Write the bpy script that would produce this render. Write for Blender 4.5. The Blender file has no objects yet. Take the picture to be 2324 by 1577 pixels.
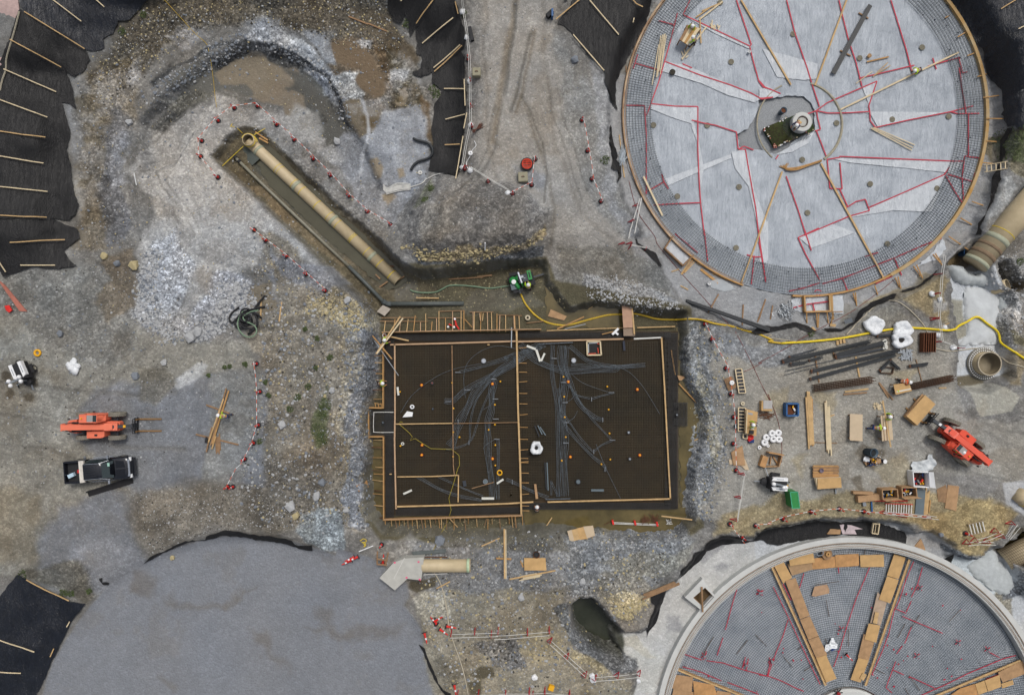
import bpy,math,random
from math import sin,cos,radians
import numpy as np
from mathutils import Vector,Matrix
V3=Vector
from mathutils.geometry import delaunay_2d_cdt
sc=bpy.context.scene
random.seed(7)
# -- camera, sky, sun, exposure
HC=60.0
SC=26.0
CX,CY=1162.0,788.5
cd=bpy.data.cameras.new('camera');cam=bpy.data.objects.new('camera',cd)
sc.collection.objects.link(cam);sc.camera=cam
cam.location=(0,0,HC);cam.rotation_euler=(0,0,0)
cd.sensor_fit='HORIZONTAL';cd.sensor_width=36.0
cd.lens=36.0*HC/(2324/SC)
cd.clip_start=0.5;cd.clip_end=6000
w=bpy.data.worlds.new('World');sc.world=w;w.use_nodes=True
wn=w.node_tree.nodes;wl=w.node_tree.links;bg=wn['Background']
sky=wn.new('ShaderNodeTexSky');sky.sky_type='NISHITA';sky.sun_disc=False
SUN_EL,SUN_AZ=62,25
sky.sun_elevation=radians(SUN_EL);sky.sun_rotation=radians(SUN_AZ)
sky.dust_density=6.0;sky.air_density=1.0;sky.ozone_density=1.0
hs=wn.new('ShaderNodeHueSaturation');hs.inputs['Saturation'].default_value=0.42
wl.new(sky.outputs[0],hs.inputs['Color']);wl.new(hs.outputs[0],bg.inputs['Color'])
bg.inputs['Strength'].default_value=0.105
sl=bpy.data.lights.new('sun','SUN');so=bpy.data.objects.new('sun',sl);sc.collection.objects.link(so)
sl.energy=1.25;sl.angle=radians(15);sl.color=(1,.95,.88)
az=radians(SUN_AZ);el=radians(SUN_EL)
sd_=V3((sin(az)*cos(el),cos(az)*cos(el),sin(el)))
so.rotation_euler=sd_.to_track_quat('Z','Y').to_euler();so.location=(0,0,90)
vs=sc.view_settings;vs.view_transform='Standard';vs.look='None';vs.gamma=1;vs.exposure=0.0
sc.cycles.use_denoising=True
sc.cycles.max_bounces=5
# -- coordinates
TX=dict(A=0,B=574.6,C=1149.3,D=1722.6,E=0,F=574.6,G=1149.3,I=1722.6,J=0,K=574.6,L=1149.3,M=1722.6)
TY=dict(A=0,B=0,C=0,D=0,E=521.2,F=521.2,G=521.2,I=521.2,J=1042.4,K=1042.4,L=1042.4,M=1042.4)
SPC={'V':(180,1380,390/2050),'U':(3060,1340,340/1986),'T':(0,1180,300/2150),'S':(1680,900,220/2168),'R':(2560,1500,360/2324),'Q':(2860,1480,360/2028),'P':(2460,1240,300/1820),'O':(2560,340,240/1892),'a':(2280,40,180/1577),'b':(2880,1320,240/1892),'c':(2640,1100,520/2324),'d':(3060,860,418/1498),'e':(660,1280,240/1352),'f':(1240,1060,200/1577),'g':(1720,1100,420/2324),'h':(3160,1740,318/1672)}
def px(t,x,y):
 if t=='':return x,y
 if t in SPC:
  a,b,s=SPC[t];return(a+x*s)/1.4966,(b+y*s)/1.4966
 return TX[t]+x*.33899,TY[t]+y*.33899
def PZ(u,v,z=0.0):
 k=(1-z/HC)/SC
 return V3(((u-CX)*k,(CY-v)*k,z))
def Wp(t,x,y,z=0.0):return PZ(*px(t,x,y),z)
def D(t,pts):return[px(t,*p)for p in pts]
def L(c):
 out=[]
 for v in c:
  v/=255.0
  out.append(v/12.92 if v<=.04045 else((v+.055)/1.055)**2.4)
 return out
 # -- noise
_tab={}
def vn(x,y,seed):
 if seed not in _tab:_tab[seed]=np.random.default_rng(seed).random((256,256))
 t=_tab[seed]
 xi=np.floor(x).astype(np.int64);yi=np.floor(y).astype(np.int64)
 fx=x-xi;fy=y-yi;fx=fx*fx*(3-2*fx);fy=fy*fy*(3-2*fy)
 a=t[yi&255,xi&255];b=t[yi&255,(xi+1)&255];c=t[(yi+1)&255,xi&255];d=t[(yi+1)&255,(xi+1)&255]
 return(a*(1-fx)+b*fx)*(1-fy)+(c*(1-fx)+d*fx)*fy
def fbm(x,y,size,octv=4,seed=0,gain=.5):
 s=0;a=1;n=0
 for o in range(octv):
  s=s+a*(vn(x/size*2**o+17.3*o,y/size*2**o+5.1*o,seed+o)-.5);n+=a;a*=gain
 return s/n*2
 # -- terrain grid
def axis(a,b,st):
 core=list(np.arange(a,b+st/2,st));out=[];d=st;p=b
 while p<1800:d*=1.35;p+=d;out.append(p)
 lo=[];d=st;p=a
 while p>-1800:d*=1.35;p-=d;lo.append(p)
 return np.array(lo[::-1]+core+out)
GX=axis(-52,52,.11);GY=axis(-37,37,.11)
XX,YY=np.meshgrid(GX,GY)
CP=[(-90,300,1.2),(0,300,1.0),(0,500,1),(20,60,1),(300,-60,1),(600,-80,0),(900,-80,0),(-90,600,.6),(170,200,-1.4),(190,350,-1.6),(190,500,-1.5),(230,130,-1.5),(330,40,-1.5),(300,300,-1.8),(400,150,-1.8),(600,60,-1.6),(800,60,-1.8),(930,160,-1.6),(930,300,-2),(920,400,-2),(850,250,-2),(800,400,-2.1),(700,350,-2.2),(500,450,-1.8),(560,250,-2.2),(350,450,-1.5),(400,600,-1.2),(450,700,-.9),(280,600,-1.1),(620,560,-1.2),(60,650,-.1),(60,800,0),(300,800,-.4),(300,950,-.1),(100,1100,0),(450,1000,0),(700,800,.2),(700,1050,.3),(800,900,.1),(740,600,-.6),(800,690,-.2),(1080,100,.2),(1090,250,.2),(1090,350,.2),(1200,200,0),(1160,350,0),(1000,450,.3),(1100,520,.5),(920,520,.1),(1250,400,0),(1350,500,0),(1350,200,0),(1300,60,.2),(1250,650,-1.4),(1400,620,-.4),(1500,600,-.4),(2324,100,1.8),(2324,240,1),(2250,60,.6),(2400,300,0),(2300,420,-.2),(1700,800,0),(1900,800,0),(2100,800,0),(1700,1000,0),(1900,1000,0),(2100,1000,0),(2250,1100,0),(1650,900,-.1),(1700,1150,0),(2000,1150,0),(2250,1170,0),(400,1180,.2),(600,1190,.2),(200,1250,0),(60,1250,.2),(20,1350,.8),(0,1450,.8),(120,1380,-.2),(150,1480,-.4),(500,1400,-.3),(800,1450,-.3),(560,1560,-.3),(560,1700,-.3),(1000,1300,-.4),(1200,1330,-.2),(1400,1280,-.1),(1500,1200,0),(1100,1450,0),(1250,1550,0),(1000,1500,0),(1400,1540,-.3)]
cg=2.0
cxs=np.arange(-120,121,cg);cys=np.arange(-90,91,cg);CXX,CYY=np.meshgrid(cxs,cys)
num=np.zeros_like(CXX);den=np.zeros_like(CXX)
for u,v,z in CP:
 p=PZ(u,v,z);d2=(CXX-p.x)**2+(CYY-p.y)**2
 k=1/(d2+1.2)**1.9+1e-9;num+=k*z;den+=k
CB=num/den
def bil(A,x0,y0,st,x,y):
 fx=np.clip((x-x0)/st,0,A.shape[1]-1.001);fy=np.clip((y-y0)/st,0,A.shape[0]-1.001)
 xi=fx.astype(int);yi=fy.astype(int);fx=fx-xi;fy=fy-yi;fx=fx*fx*(3-2*fx);fy=fy*fy*(3-2*fy)
 return(A[yi,xi]*(1-fx)+A[yi,xi+1]*fx)*(1-fy)+(A[yi+1,xi]*(1-fx)+A[yi+1,xi+1]*fx)*fy
ZZ=bil(CB,-120,-90,cg,XX,YY)
RG=np.full(XX.shape,.05)
COL=np.empty(XX.shape+(3,));COL[:]=(116,113,107)
WX=fbm(XX,YY,3.2,5,50,.6);WY=fbm(XX,YY,3.2,5,70,.6)
def ss(t):t=np.clip(t,0,1);return t*t*(3-2*t)
def sdist(poly,z=0,warp=0,margin=60):
 k=SC/(1-z/HC)
 us=GX*k+CX;vs_=CY-GY*k
 xs=[p[0]for p in poly];ys=[p[1]for p in poly]
 ci=np.where((us>min(xs)-margin)&(us<max(xs)+margin))[0];ri=np.where((vs_>min(ys)-margin)&(vs_<max(ys)+margin))[0]
 if len(ci)<2 or len(ri)<2:return None,None
 sl_=(slice(ri[0],ri[-1]+1),slice(ci[0],ci[-1]+1))
 U=XX[sl_]*k+CX+WX[sl_]*warp*SC;V=CY-YY[sl_]*k+WY[sl_]*warp*SC
 best=np.full(U.shape,1e9);ins=np.zeros(U.shape,bool)
 n=len(poly)
 for i in range(n):
  x0,y0=poly[i];x1,y1=poly[(i+1)%n]
  dx,dy=x1-x0,y1-y0;l2=dx*dx+dy*dy+1e-9
  t=np.clip(((U-x0)*dx+(V-y0)*dy)/l2,0,1)
  best=np.minimum(best,(U-x0-t*dx)**2+(V-y0-t*dy)**2)
  if y0!=y1:
   c=((y0>V)!=(y1>V))&(U<dx*(V-y0)/(y1-y0)+x0);ins^=c
 d=np.sqrt(best)/SC
 return sl_,np.where(ins,-d,d)
def level(poly,z,wd=.8,warp=.25,zz=None,rough=None,keep=0):
 s,d=sdist(poly,z if zz is None else zz,warp)
 if s is None:return
 m=ss(.5-d/wd)
 ZZ[s]=ZZ[s]*(1-m)+(z+keep*ZZ[s])*m
 if rough is not None:RG[s]=RG[s]*(1-m)+rough*m
def bump(poly,dz,wd=2,warp=.3,zz=0):
 s,d=sdist(poly,zz,warp,120)
 if s is not None:ZZ[s]+=dz*ss(-d/wd)
BRK=ss(.5+1.6*fbm(XX,YY,1.7,5,400,.65))
def paint(poly,col,a=1.0,soft=.6,warp=.8,z=0,rough=None,brk=.0):
 s,d=sdist(poly,z,warp,60+soft*13)
 if s is None:return
 m=(ss(.5-d/soft)*a)
 if brk:m=m*(1-brk+brk*BRK[s])
 COL[s]=COL[s]*(1-m[...,None])+np.array(col)*m[...,None]
 if rough is not None:RG[s]=RG[s]*(1-m)+rough*m
def stroke(pts,wpx,col,a=.6,soft=.5,warp=.3,z=0,dz=0):
 L_,R_=[],[]
 for i,p in enumerate(pts):
  q0=pts[max(i-1,0)];q1=pts[min(i+1,len(pts)-1)]
  dx,dy=q1[0]-q0[0],q1[1]-q0[1];l=math.hypot(dx,dy)or 1
  nx,ny=-dy/l*wpx/2,dx/l*wpx/2
  L_.append((p[0]+nx,p[1]+ny));R_.append((p[0]-nx,p[1]-ny))
 poly=L_+R_[::-1]
 paint(poly,col,a,soft,warp,z)
 if dz:bump(poly,dz,wpx/SC/2.2,warp,z)
def circ(cx,cy,r,n=72,a0=0,a1=360):return[(cx+r*cos(radians(a0+(a1-a0)*i/n)),cy+r*sin(radians(a0+(a1-a0)*i/n)))for i in range(n)]
LINERS=[('navy blue liner sheet at the top of the left bank, above the black sheets',D('A',[(170,-160),(1100,-160),(1010,0),(930,80),(860,150),(800,150),(765,230),(700,260),(700,325),(640,348),(585,340),(185,92),(140,40)]),-.9,'N'),('largest black liner sheet, draped down the left bank beneath the navy sheet',D('A',[(135,62),(180,95),(583,345),(607,400),(570,478),(505,515),(450,490),(485,570),(500,650),(515,735),(470,700),(420,685),(440,760),(470,850),(476,920),(455,1000),(480,1100),(490,1200),(510,1310),(535,1370),(515,1440),(470,1475),(360,1470),(-300,1465),(-300,900),(-60,560),(60,300)]),-.9,'B'),('short black liner sheet at the lower end of the left bank',D('A',[(-300,1470),(365,1472),(440,1505),(525,1532),(540,1600),(440,1675),(480,1740),(530,1783),(400,1802),(220,1790),(40,1857),(0,1800),(-300,1850)]),-.6,'B'),('black liner sheet on the bank between the haul road and the round pit',D('B',[(895,-160),(1345,-160),(1345,0),(1372,60),(1397,150),(1422,260),(1415,320),(1388,350),(1420,400),(1415,560),(1432,650),(1422,760),(1412,900),(1402,1000),(1396,1100),(1370,1182),(1300,1165),(1215,1150),(1175,1142),(1190,1060),(1205,980),(1195,870),(1205,770),(1217,700),(1257,640),(1262,600),(1200,560),(1195,490),(1130,520),(1075,512),(1070,490),(1110,480),(1135,410),(1130,375),(1095,370),(1100,290),(1085,210),(1095,180),(1050,260),(1045,180),(1020,100),(985,165),(940,140),(908,80)]),-.9,'B'),('black liner sheet with a torn tail, hung beside the top of the haul road',D('C',[(500,-160),(1060,-160),(975,0),(962,60),(935,150),(890,260),(840,340),(800,430),(762,480),(735,560),(732,640),(738,745),(702,690),(685,620),(657,560),(655,490),(600,420),(540,370),(470,270),(432,220),(385,178),(340,163),(365,120),(420,60)]),-.7,'B'),('glossy blue-black liner sheet in the top right corner beyond the round base',D('D',[(1130,-160),(1900,-160),(2000,860),(1774,862),(1640,864),(1618,770),(1608,640),(1565,590),(1520,500),(1500,430),(1480,340),(1440,290),(1400,200),(1330,150),(1280,100),(1190,70)]),0,'N'),('dark navy liner sheet in the bottom left corner beside the gravel pad',D('J',[(125,762),(190,790),(320,870),(485,942),(587,957),(540,1012),(480,1090),(440,1180),(400,1260),(358,1330),(332,1400),(292,1500),(246,1577),(200,1800),(-300,1800),(-300,1200),(0,925),(50,850)]),.2,'N'),('black liner ribbon curving under the long dark pipe below the round base',D('I',[(-60,690),(0,640),(100,650),(240,618),(330,650),(375,682),(340,690),(240,650),(100,680),(0,700)]),-.9,'B'),('black liner ribbon below the round base, ending near the dimension marks',D('I',[(420,658),(540,665),(620,618),(660,540),(760,478),(890,428),(905,428),(890,462),(790,500),(690,560),(640,620),(545,682),(430,675)]),-.9,'B'),('short pointed black liner ribbon climbing towards the big sloping pipe',D('I',[(940,408),(1050,378),(1120,318),(1190,266),(1150,315),(1080,375),(1000,408),(950,420)]),-.9,'B'),('black liner ribbon winding along the right edge of the round base',D('D',[(1640,868),(1655,880),(1640,940),(1608,985),(1628,1030),(1600,1110),(1602,1190),(1575,1290),(1540,1370),(1470,1500),(1470,1577),(1430,1577),(1445,1500),(1500,1440),(1530,1340),(1550,1200),(1585,1100),(1595,1010),(1590,950)]),-.9,'B'),('small ragged black liner scrap left of the round base near the worn mound',D('C',[(695,840),(715,960),(745,1050),(735,1080),(765,1100),(772,1180),(740,1228),(750,1160),(700,1130),(710,1060),(690,960)]),-.8,'B'),('black liner scrap below the red barrier pile, left of the round base',D('G',[(858,40),(880,92),(915,110),(960,140),(1000,155),(1015,190),(1040,252),(985,205),(950,165),(905,130),(870,95)]),-.9,'B'),('black liner strip bordering the left side of the lower round base',D('L',[(965,895),(1010,870),(1065,870),(1045,950),(1020,1020),(1000,1090),(960,1140),(935,1190),(940,1130),(965,1060),(1000,975),(970,955)]),-.9,'B'),('long black liner strip bending round the upper left of the lower round base',D('L',[(1130,810),(1165,770),(1172,730),(1235,680),(1258,620),(1330,598),(1345,560),(1380,530),(1470,510),(1560,528),(1640,545),(1700,480),(1774,452),(1774,548),(1700,540),(1560,560),(1440,570),(1340,612),(1290,680),(1200,760)]),-.9,'B'),('wide wrinkled black liner lying above the wall of the lower round base',D('M',[(-10,500),(70,462),(200,440),(380,402),(440,408),(540,415),(700,408),(800,420),(880,450),(960,480),(985,520),(975,565),(1010,600),(1110,640),(1240,715),(1282,728),(1287,622),(1250,650),(1200,690),(1110,655),(980,585),(860,545),(700,515),(560,500),(415,520),(260,545),(120,572),(50,560)]),-.9,'B'),('thin black liner edge along the upper rim of the gravel pad',D('J',[(968,697),(1010,650),(1100,610),(1150,585),(1250,540),(1380,535),(1390,510),(1450,490),(1500,472),(1600,478),(1700,500),(1774,512),(1774,535),(1660,520),(1500,505),(1400,535),(1260,552),(1100,622)]),-.1,'B'),('black liner edge between the gravel pad and the blue-grey rubble',D('K',[(0,505),(110,508),(200,520),(260,540),(290,570),(400,568),(405,606),(330,600),(230,562),(120,545),(0,530)]),-.1,'B'),('narrow black liner edge down the right side of the gravel pad',D('K',[(1112,1230),(1150,1260),(1172,1330),(1210,1410),(1245,1490),(1275,1535),(1325,1560),(1320,1700),(1290,1577),(1235,1500),(1190,1420),(1145,1300)]),-.2,'B'),('curl of black liner half buried in gravel near the dark sheet corner',D('J',[(668,790),(690,788),(690,815),(740,822),(735,838),(700,838),(672,806)]),0,'B'),]
# -- relief (plate outlines, each at its own height)
PIT=[(925,628),(1000,622),(1100,606),(1190,598),(1235,600),(1240,640),(1290,700),(1350,690),(1420,700),(1480,710),(1545,712),(1552,780),(1556,850),(1582,900),(1600,940),(1595,1000),(1572,1060),(1568,1130),(1572,1180),(1535,1210),(1450,1218),(1390,1210),(1290,1205),(1180,1200),(1100,1212),(1000,1205),(880,1200),(842,1160),(836,1050),(838,900),(838,780),(850,715),(880,690)]
TRENCH=[(485,357),(520,312),(552,286),(580,288),(598,298),(629,330),(663,366),(703,407),(744,444),(778,474),(812,502),(846,535),(868,552),(895,584),(914,602),(950,625),(1000,660),(900,740),(846,735),(839,704),(812,670),(778,642),(737,606),(700,564),(657,523),(620,490),(590,462),(549,419),(508,383)]
ZP,ZT=-2.5,-3.2
level([(880,20),(985,60),(1060,40),(1064,200),(1062,330),(1045,400),(1000,398),(950,460),(905,520),(800,560),(500,300),(700,100)],-2.1,4.0,.15,rough=.08)
bump([(895,505),(940,430),(1050,400),(1190,400),(1262,470),(1245,530),(1230,585),(1100,600),(960,600),(910,580)],1.5,2.6)
RING_IN=[(330,285),(400,215),(480,150),(560,118),(640,125),(710,165),(770,230),(810,310),(840,360),(870,430),(800,470),(700,380),(560,280),(450,300),(400,380),(350,400)]
level(RING_IN,-2.75,.9,.35,rough=.05)
paint(RING_IN,(118,115,108),.8,1,.5,-2.6)
level([(u+(46 if u>1500 else(-10 if u<860 else 0)),v+(34 if v>1150 else 0))for u,v in PIT],-1.0,2.6,.5,-.8)
level(PIT,ZP,.7,.3,-1.6,rough=.04)
level(TRENCH,-2.75,.6,.12,-2.2,rough=.05)
TR2=[(552,322),(585,302),(608,318),(655,368),(740,452),(805,510),(865,566),(905,604),(935,640),(900,672),(830,630),(750,560),(650,470),(575,392)]
level(TR2,ZT,.8,.15,-2.8,rough=.03)
POND=D('L',[(430,950),(480,905),(560,900),(640,985),(690,1055),(760,1130),(775,1200),(755,1280),(640,1240),(540,1180),(455,1090)])
level(D('L',[(740,1120),(860,1165),(940,1190),(980,1300),(870,1340),(740,1285)]),-1.6,.8,.15,-1.4,rough=.015)
level(POND,-3.2,.9,.15,-2,rough=.05)
T1C,T1R=(1825,261),411
Z1=-1.5
APR1=circ(1830,270,452,60)[0:]
APRON1=[p for p in circ(1832,272,450,60)]
level(APRON1,Z1,1.0,.3,-.8,rough=.02)
level(D('G',[(950,0),(860,60),(1020,200),(1060,300),(1110,380),(1190,500),(1600,690),(1774,640),(1774,0)]),Z1,1.0,.2,-.8,rough=.02)
level(D('I',[(0,640),(100,650),(240,620),(370,690),(540,665),(620,620),(680,520),(890,430),(1050,385),(1190,270),(1300,160),(1460,40),(1500,-300),(0,-300)]),Z1,.8,.1,-.8,rough=.02)
level(circ(1825,261,404,72),-3.0,.5,0,-1.5,rough=.0)
T2C,T2R=(1932,1665),449
Z2=-1.4
APRON2=D('L',[(900,1160),(960,1100),(1000,1000),(1060,900),(1130,820),(1170,750),(1250,670),(1290,620),(1360,560),(1440,520),(1560,540),(1760,500),(1760,2000),(700,2000),(860,1500),(860,1360),(740,1290),(700,1180)])
APRON2b=D('M',[(-20,490),(100,450),(400,400),(700,400),(960,440),(1020,500),(1130,480),(1260,560),(1290,640),(1430,670),(1560,590),(1660,640),(1774,900),(2000,1000),(2000,2300),(-20,2300)])
level(APRON2,Z2,.9,.15,-.7,rough=.02);level(APRON2b,Z2,.9,.15,-.7,rough=.02)
level(circ(1932,1665,430,72),-2.6,.5,0,-1.5,rough=0)
CORR=D('d',[(560,150),(600,330),(610,560),(660,900),(690,1130),(660,1500),(680,1640),(1000,1680),(1320,1500),(1300,1300),(1240,1100),(1210,800),(1340,640),(1300,500),(1100,420),(1030,150),(1150,-40),(900,-200),(620,60)])
level(CORR,-1.3,.7,.12,-.6,rough=.03)
HOLE=D('h',[(1050,625),(1180,470),(1330,400),(1420,300),(1560,300),(1900,420),(1900,700),(1600,850),(1600,950),(1200,700)])
level(HOLE,-2.8,.7,.1,-1.8)
level(D('d',[(560,150),(640,40),(760,-20),(860,60),(760,190),(640,160)]),-2.4,.6,.1,-1.5)
level(D('d',[(1050,180),(1150,120),(1240,280),(1380,430),(1300,480),(1110,370)]),-2.6,.6,.1,-1.7)
DISC=[p for p in circ(560,1690,476,60)]
level(DISC,-.45,1.6,.12,-.4,rough=.012)
level(D('K',[(560,590),(760,640),(860,700),(960,780),(1030,830),(1045,920),(1000,980),(900,1000),(500,900)]),-.4,1.2,.12,-.4,rough=.015)
# -- soil, gravel and rock colours, plus one painted ledge shadow
PT=lambda s,col,a=1,soft=.8,warp=.9,z=0,rough=None:paint(s,col,min(1,a*1.05),soft*.5,warp*1.15,z,rough,brk=(.1 if a<.97 and warp>.45 else 0))
BAS=[(30,-60),(1000,-60),(1060,60),(1062,330),(1040,400),(960,460),(900,530),(830,700),(740,650),(560,660),(460,780),(300,760),(170,620),(160,300)]
PT(BAS,(108,106,101),1,2,1,-1.6)
PT([(330,-20),(880,-20),(930,100),(960,250),(900,300),(850,150),(760,90),(600,50),(450,70),(350,150),(240,250),(180,200),(230,120)],(86,79,66),.95,2,1.6,-1.8,.12)
PT([(180,170),(330,120),(310,250),(250,400),(270,560),(180,560),(165,400)],(112,103,86),.8,1.5,1.5,-1.7,.09)
PT([(260,230),(300,260),(290,400),(310,520),(270,560),(240,480),(245,330)],(96,100,108),.7,1.5,1.2,-1.8,.1)
for s in([(300,150),(330,140),(325,175),(295,180)],[(375,80),(420,60),(470,90),(430,110)],[(260,330),(290,300),(300,400),(270,430)]):PT(s,(150,152,156),.6,1,1.2,-1.8)
PT([(760,80),(850,100),(880,180),(880,260),(830,300),(790,240),(755,160),(740,110)],(98,84,66),.95,.8,1.2,-2)
PT([(880,60),(930,110),(950,200),(960,260),(1000,330),(960,360),(905,230),(870,130)],(80,72,54),.85,1,1,-2)
PT([(590,70),(680,90),(740,140),(790,190),(830,300),(800,330),(760,230),(700,170),(620,125),(560,100)],(144,146,148),.95,.9,1.3,-2.2,.16)
PT([(480,200),(520,150),(600,125),(660,150),(700,200),(690,260),(620,230),(560,215)],(122,108,88),.95,.6,.8,-2.7,.01)
PT([(340,290),(400,215),(480,148),(560,112),(640,118),(700,150),(690,172),(600,135),(560,138),(500,180),(430,230),(365,300)],(62,63,62),.9,.6,.7,-2.5,.12)
PT([(380,230),(470,190),(490,210),(560,225),(480,215),(400,260)],(92,90,80),.8,.8,.6,-2.7)
PT([(640,200),(700,170),(780,240),(840,345),(800,390),(745,330),(700,265)],(80,78,71),.9,.7,1.1,-2.6)
PT([(640,225),(680,215),(700,270),(670,290),(640,265)],(112,100,82),.9,.5,.7,-2.7)
PT([(330,300),(470,215),(620,240),(720,285),(745,350),(690,330),(590,280),(500,330),(560,420),(700,540),(780,610),(740,650),(600,560),(560,640),(470,760),(330,740),(310,640),(350,500),(310,380)],(150,147,141),.95,1.4,1.1,-2,.05)
PT([(315,620),(350,560),(400,520),(430,610),(410,720),(450,760),(380,770),(305,720)],(156,156,156),.9,1,1,-1.2,.14)
PT([(490,620),(570,640),(590,700),(540,730),(480,765),(400,775),(450,700)],(150,151,154),.9,.8,1,-1.1,.15)
PT([(570,650),(640,640),(660,690),(600,720),(560,690)],(112,100,80),.9,.6,.6,-.9,.02)
PT([(620,600),(700,640),(720,660),(640,700),(600,620)],(118,122,130),.8,1,.8,-.8)
PT([(780,300),(900,310),(960,270),(1000,380),(960,430),(900,520),(820,470),(745,370)],(126,128,131),.95,1,1,-2.2,.05)
PT([(835,240),(940,270),(960,400),(930,300),(860,300)],(92,88,78),.6,1,1,-2.1)
for s in([(838,355),(868,380),(865,405),(850,395)],[(905,382),(920,390),(918,405),(906,400)],[(870,440),(895,435),(890,460),(868,455)],[(905,205),(920,200),(920,225),(905,225)]):PT(s,(134,116,88),.9,.4,.5,-2.2,.01)
PT([(560,60),(640,60),(760,60),(760,90),(660,90),(560,85)],(116,120,124),.5,1,1.2,-1.9)
ROAD=[(1070,-60),(1250,-60),(1262,150),(1330,300),(1380,450),(1490,600),(1530,680),(1400,668),(1300,640),(1255,560),(1262,470),(1100,420),(1068,330),(1066,150)]
PT(ROAD,(142,137,128),1,1.5,.8,0,.03)
PT([(1250,60),(1330,180),(1400,330),(1440,420),(1500,560),(1400,540),(1330,420),(1270,250)],(124,124,120),.8,1.2,1,0,.05)
PT([(1330,60),(1400,170),(1410,330),(1400,440),(1460,540),(1540,680),(1440,600),(1370,430),(1350,250)],(136,138,140),.75,1,.8,-.6)
PT([(905,540),(955,440),(1050,415),(1180,425),(1255,470),(1245,520),(1180,575),(1050,585),(930,595)],(114,110,104),.95,1.5,1,.3,.08)
PT([(950,470),(1060,420),(1040,540),(960,560)],(124,112,94),.5,2,1,.3)
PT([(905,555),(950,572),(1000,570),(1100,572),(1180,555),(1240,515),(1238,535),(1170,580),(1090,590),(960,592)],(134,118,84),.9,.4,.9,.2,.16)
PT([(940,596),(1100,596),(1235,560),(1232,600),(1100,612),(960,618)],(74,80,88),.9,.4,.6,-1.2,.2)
PT([(960,420),(980,400),(985,430),(965,465),(940,480)],(88,92,64),.7,.5,.5)
PT([(1170,380),(1240,400),(1240,430),(1180,420)],(118,122,128),.6,1,.6)
stroke([(1175,-20),(1160,60),(1150,130),(1135,190),(1128,240),(1118,330)],15,(112,98,78),.65,.5,.25,0,-.10)
stroke([(1212,70),(1195,150),(1178,220),(1165,260)],11,(110,98,80),.6,.5,.25,0,-.08)
stroke([(1105,0),(1098,120),(1105,300),(1125,400)],8,(122,112,98),.4,.5,.3,0,-.05)
stroke([(1230,-20),(1235,150),(1262,330),(1320,480),(1400,560)],9,(118,110,98),.45,.6,.4,0,-.05)
stroke([(1180,220),(1210,300),(1240,390),(1262,470),(1250,560)],6,(94,86,72),.5,.5,.3,0,-.05)
stroke([(1120,400),(1170,320),(1190,240)],10,(144,138,128),.5,.6,.4)
stroke([(1000,470),(1060,420),(1105,380),(1130,330)],5,(92,90,86),.5,.4,.3,0,-.04)
stroke([(1020,490),(1080,440),(1130,400)],5,(92,90,86),.4,.4,.3,0,-.04)
PT([(1270,560),(1400,560),(1500,600),(1540,690),(1420,680),(1280,650)],(112,108,98),.8,1.5,1,-.3,.06)
PT([(1400,570),(1500,590),(1530,660),(1460,650)],(104,104,100),.7,1,.7,-.4)
PT([(1330,630),(1420,630),(1530,680),(1540,705),(1440,700),(1330,670)],(142,143,144),.7,.8,1,-.5,.12)
A2=lambda t,pts,c,a=.95,w=.5,r=None,z=-2.2,sf=.5:paint(D(t,pts),c,a,sf,w,z,r)
A2('A',[(1000,1250),(1250,1080),(1440,1180),(1700,1480),(1774,1577),(1330,1620),(1150,1400)],(156,153,147),.8,.9,.04,-1.8,1)
A2('A',[(1130,590),(1240,500),(1400,430),(1480,480),(1640,370),(1790,390),(1790,620),(1640,640),(1500,600),(1400,625),(1250,610)],(94,92,84),.95,.5,.01,-2.7,.3)
A2('A',[(1080,600),(1150,530),(1250,470),(1350,430),(1450,345),(1600,320),(1790,375),(1790,335),(1650,295),(1500,310),(1380,370),(1280,440),(1180,490),(1060,570)],(62,64,65),.9,.5,.1,-2.5,.3)
A2('A',[(1460,490),(1600,395),(1700,358),(1790,372),(1790,640),(1700,615),(1640,555),(1480,575)],(122,109,88),1,.5,.004,-2.75,.2);A2('B',[(-10,372),(100,400),(205,455),(210,520),(120,560),(60,640),(-10,645)],(122,109,88),1,.5,.004,-2.75,.2)
A2('B',[(180,440),(330,520),(450,620),(560,760),(625,880),(545,960),(450,900),(505,800),(400,700),(330,640),(300,560)],(84,82,75),.95,.5,.01,-2.7,.3);A2('B',[(190,700),(250,600),(330,640),(322,740),(270,790),(200,765)],(118,105,86),1,.4,.004,-2.7,.2)
A2('B',[(200,240),(330,260),(450,370),(500,450),(400,440),(300,380),(210,340)],(154,156,156),.95,.6,.08,-2,.3);A2('B',[(50,235),(160,255),(155,320),(40,305)],(150,152,153),.9,.6,.08,-2,.3);A2('B',[(320,190),(450,200),(540,300),(560,420),(480,400),(420,300)],(126,130,134),.9,.6,.05,-2,.3)
A2('B',[(530,500),(600,460),(712,480),(700,545),(765,620),(740,665),(600,645),(540,600)],(162,162,158),.95,.6,.12,-2,.3);A2('B',[(895,480),(1025,478),(1000,545),(900,545)],(152,152,150),.9,.6,.1,-2,.3);A2('B',[(700,280),(800,290),(780,350),(720,340)],(140,141,142),.9,.7,.08,-2,.3)
stroke(D('B',[(0,335),(150,322),(300,400),(420,470),(520,520),(560,620),(600,740),(640,860)]),11,(58,60,63),.9,.25,.5,-2.3,-.25)  # shadow under the pale rock ledge, painted dark along a shallow groove
A2('B',[(600,60),(800,60),(900,100),(1000,200),(1110,400),(1060,480),(940,380),(820,260),(700,200)],(88,77,60),.9,.8,.04,-1.9,.5)
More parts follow.
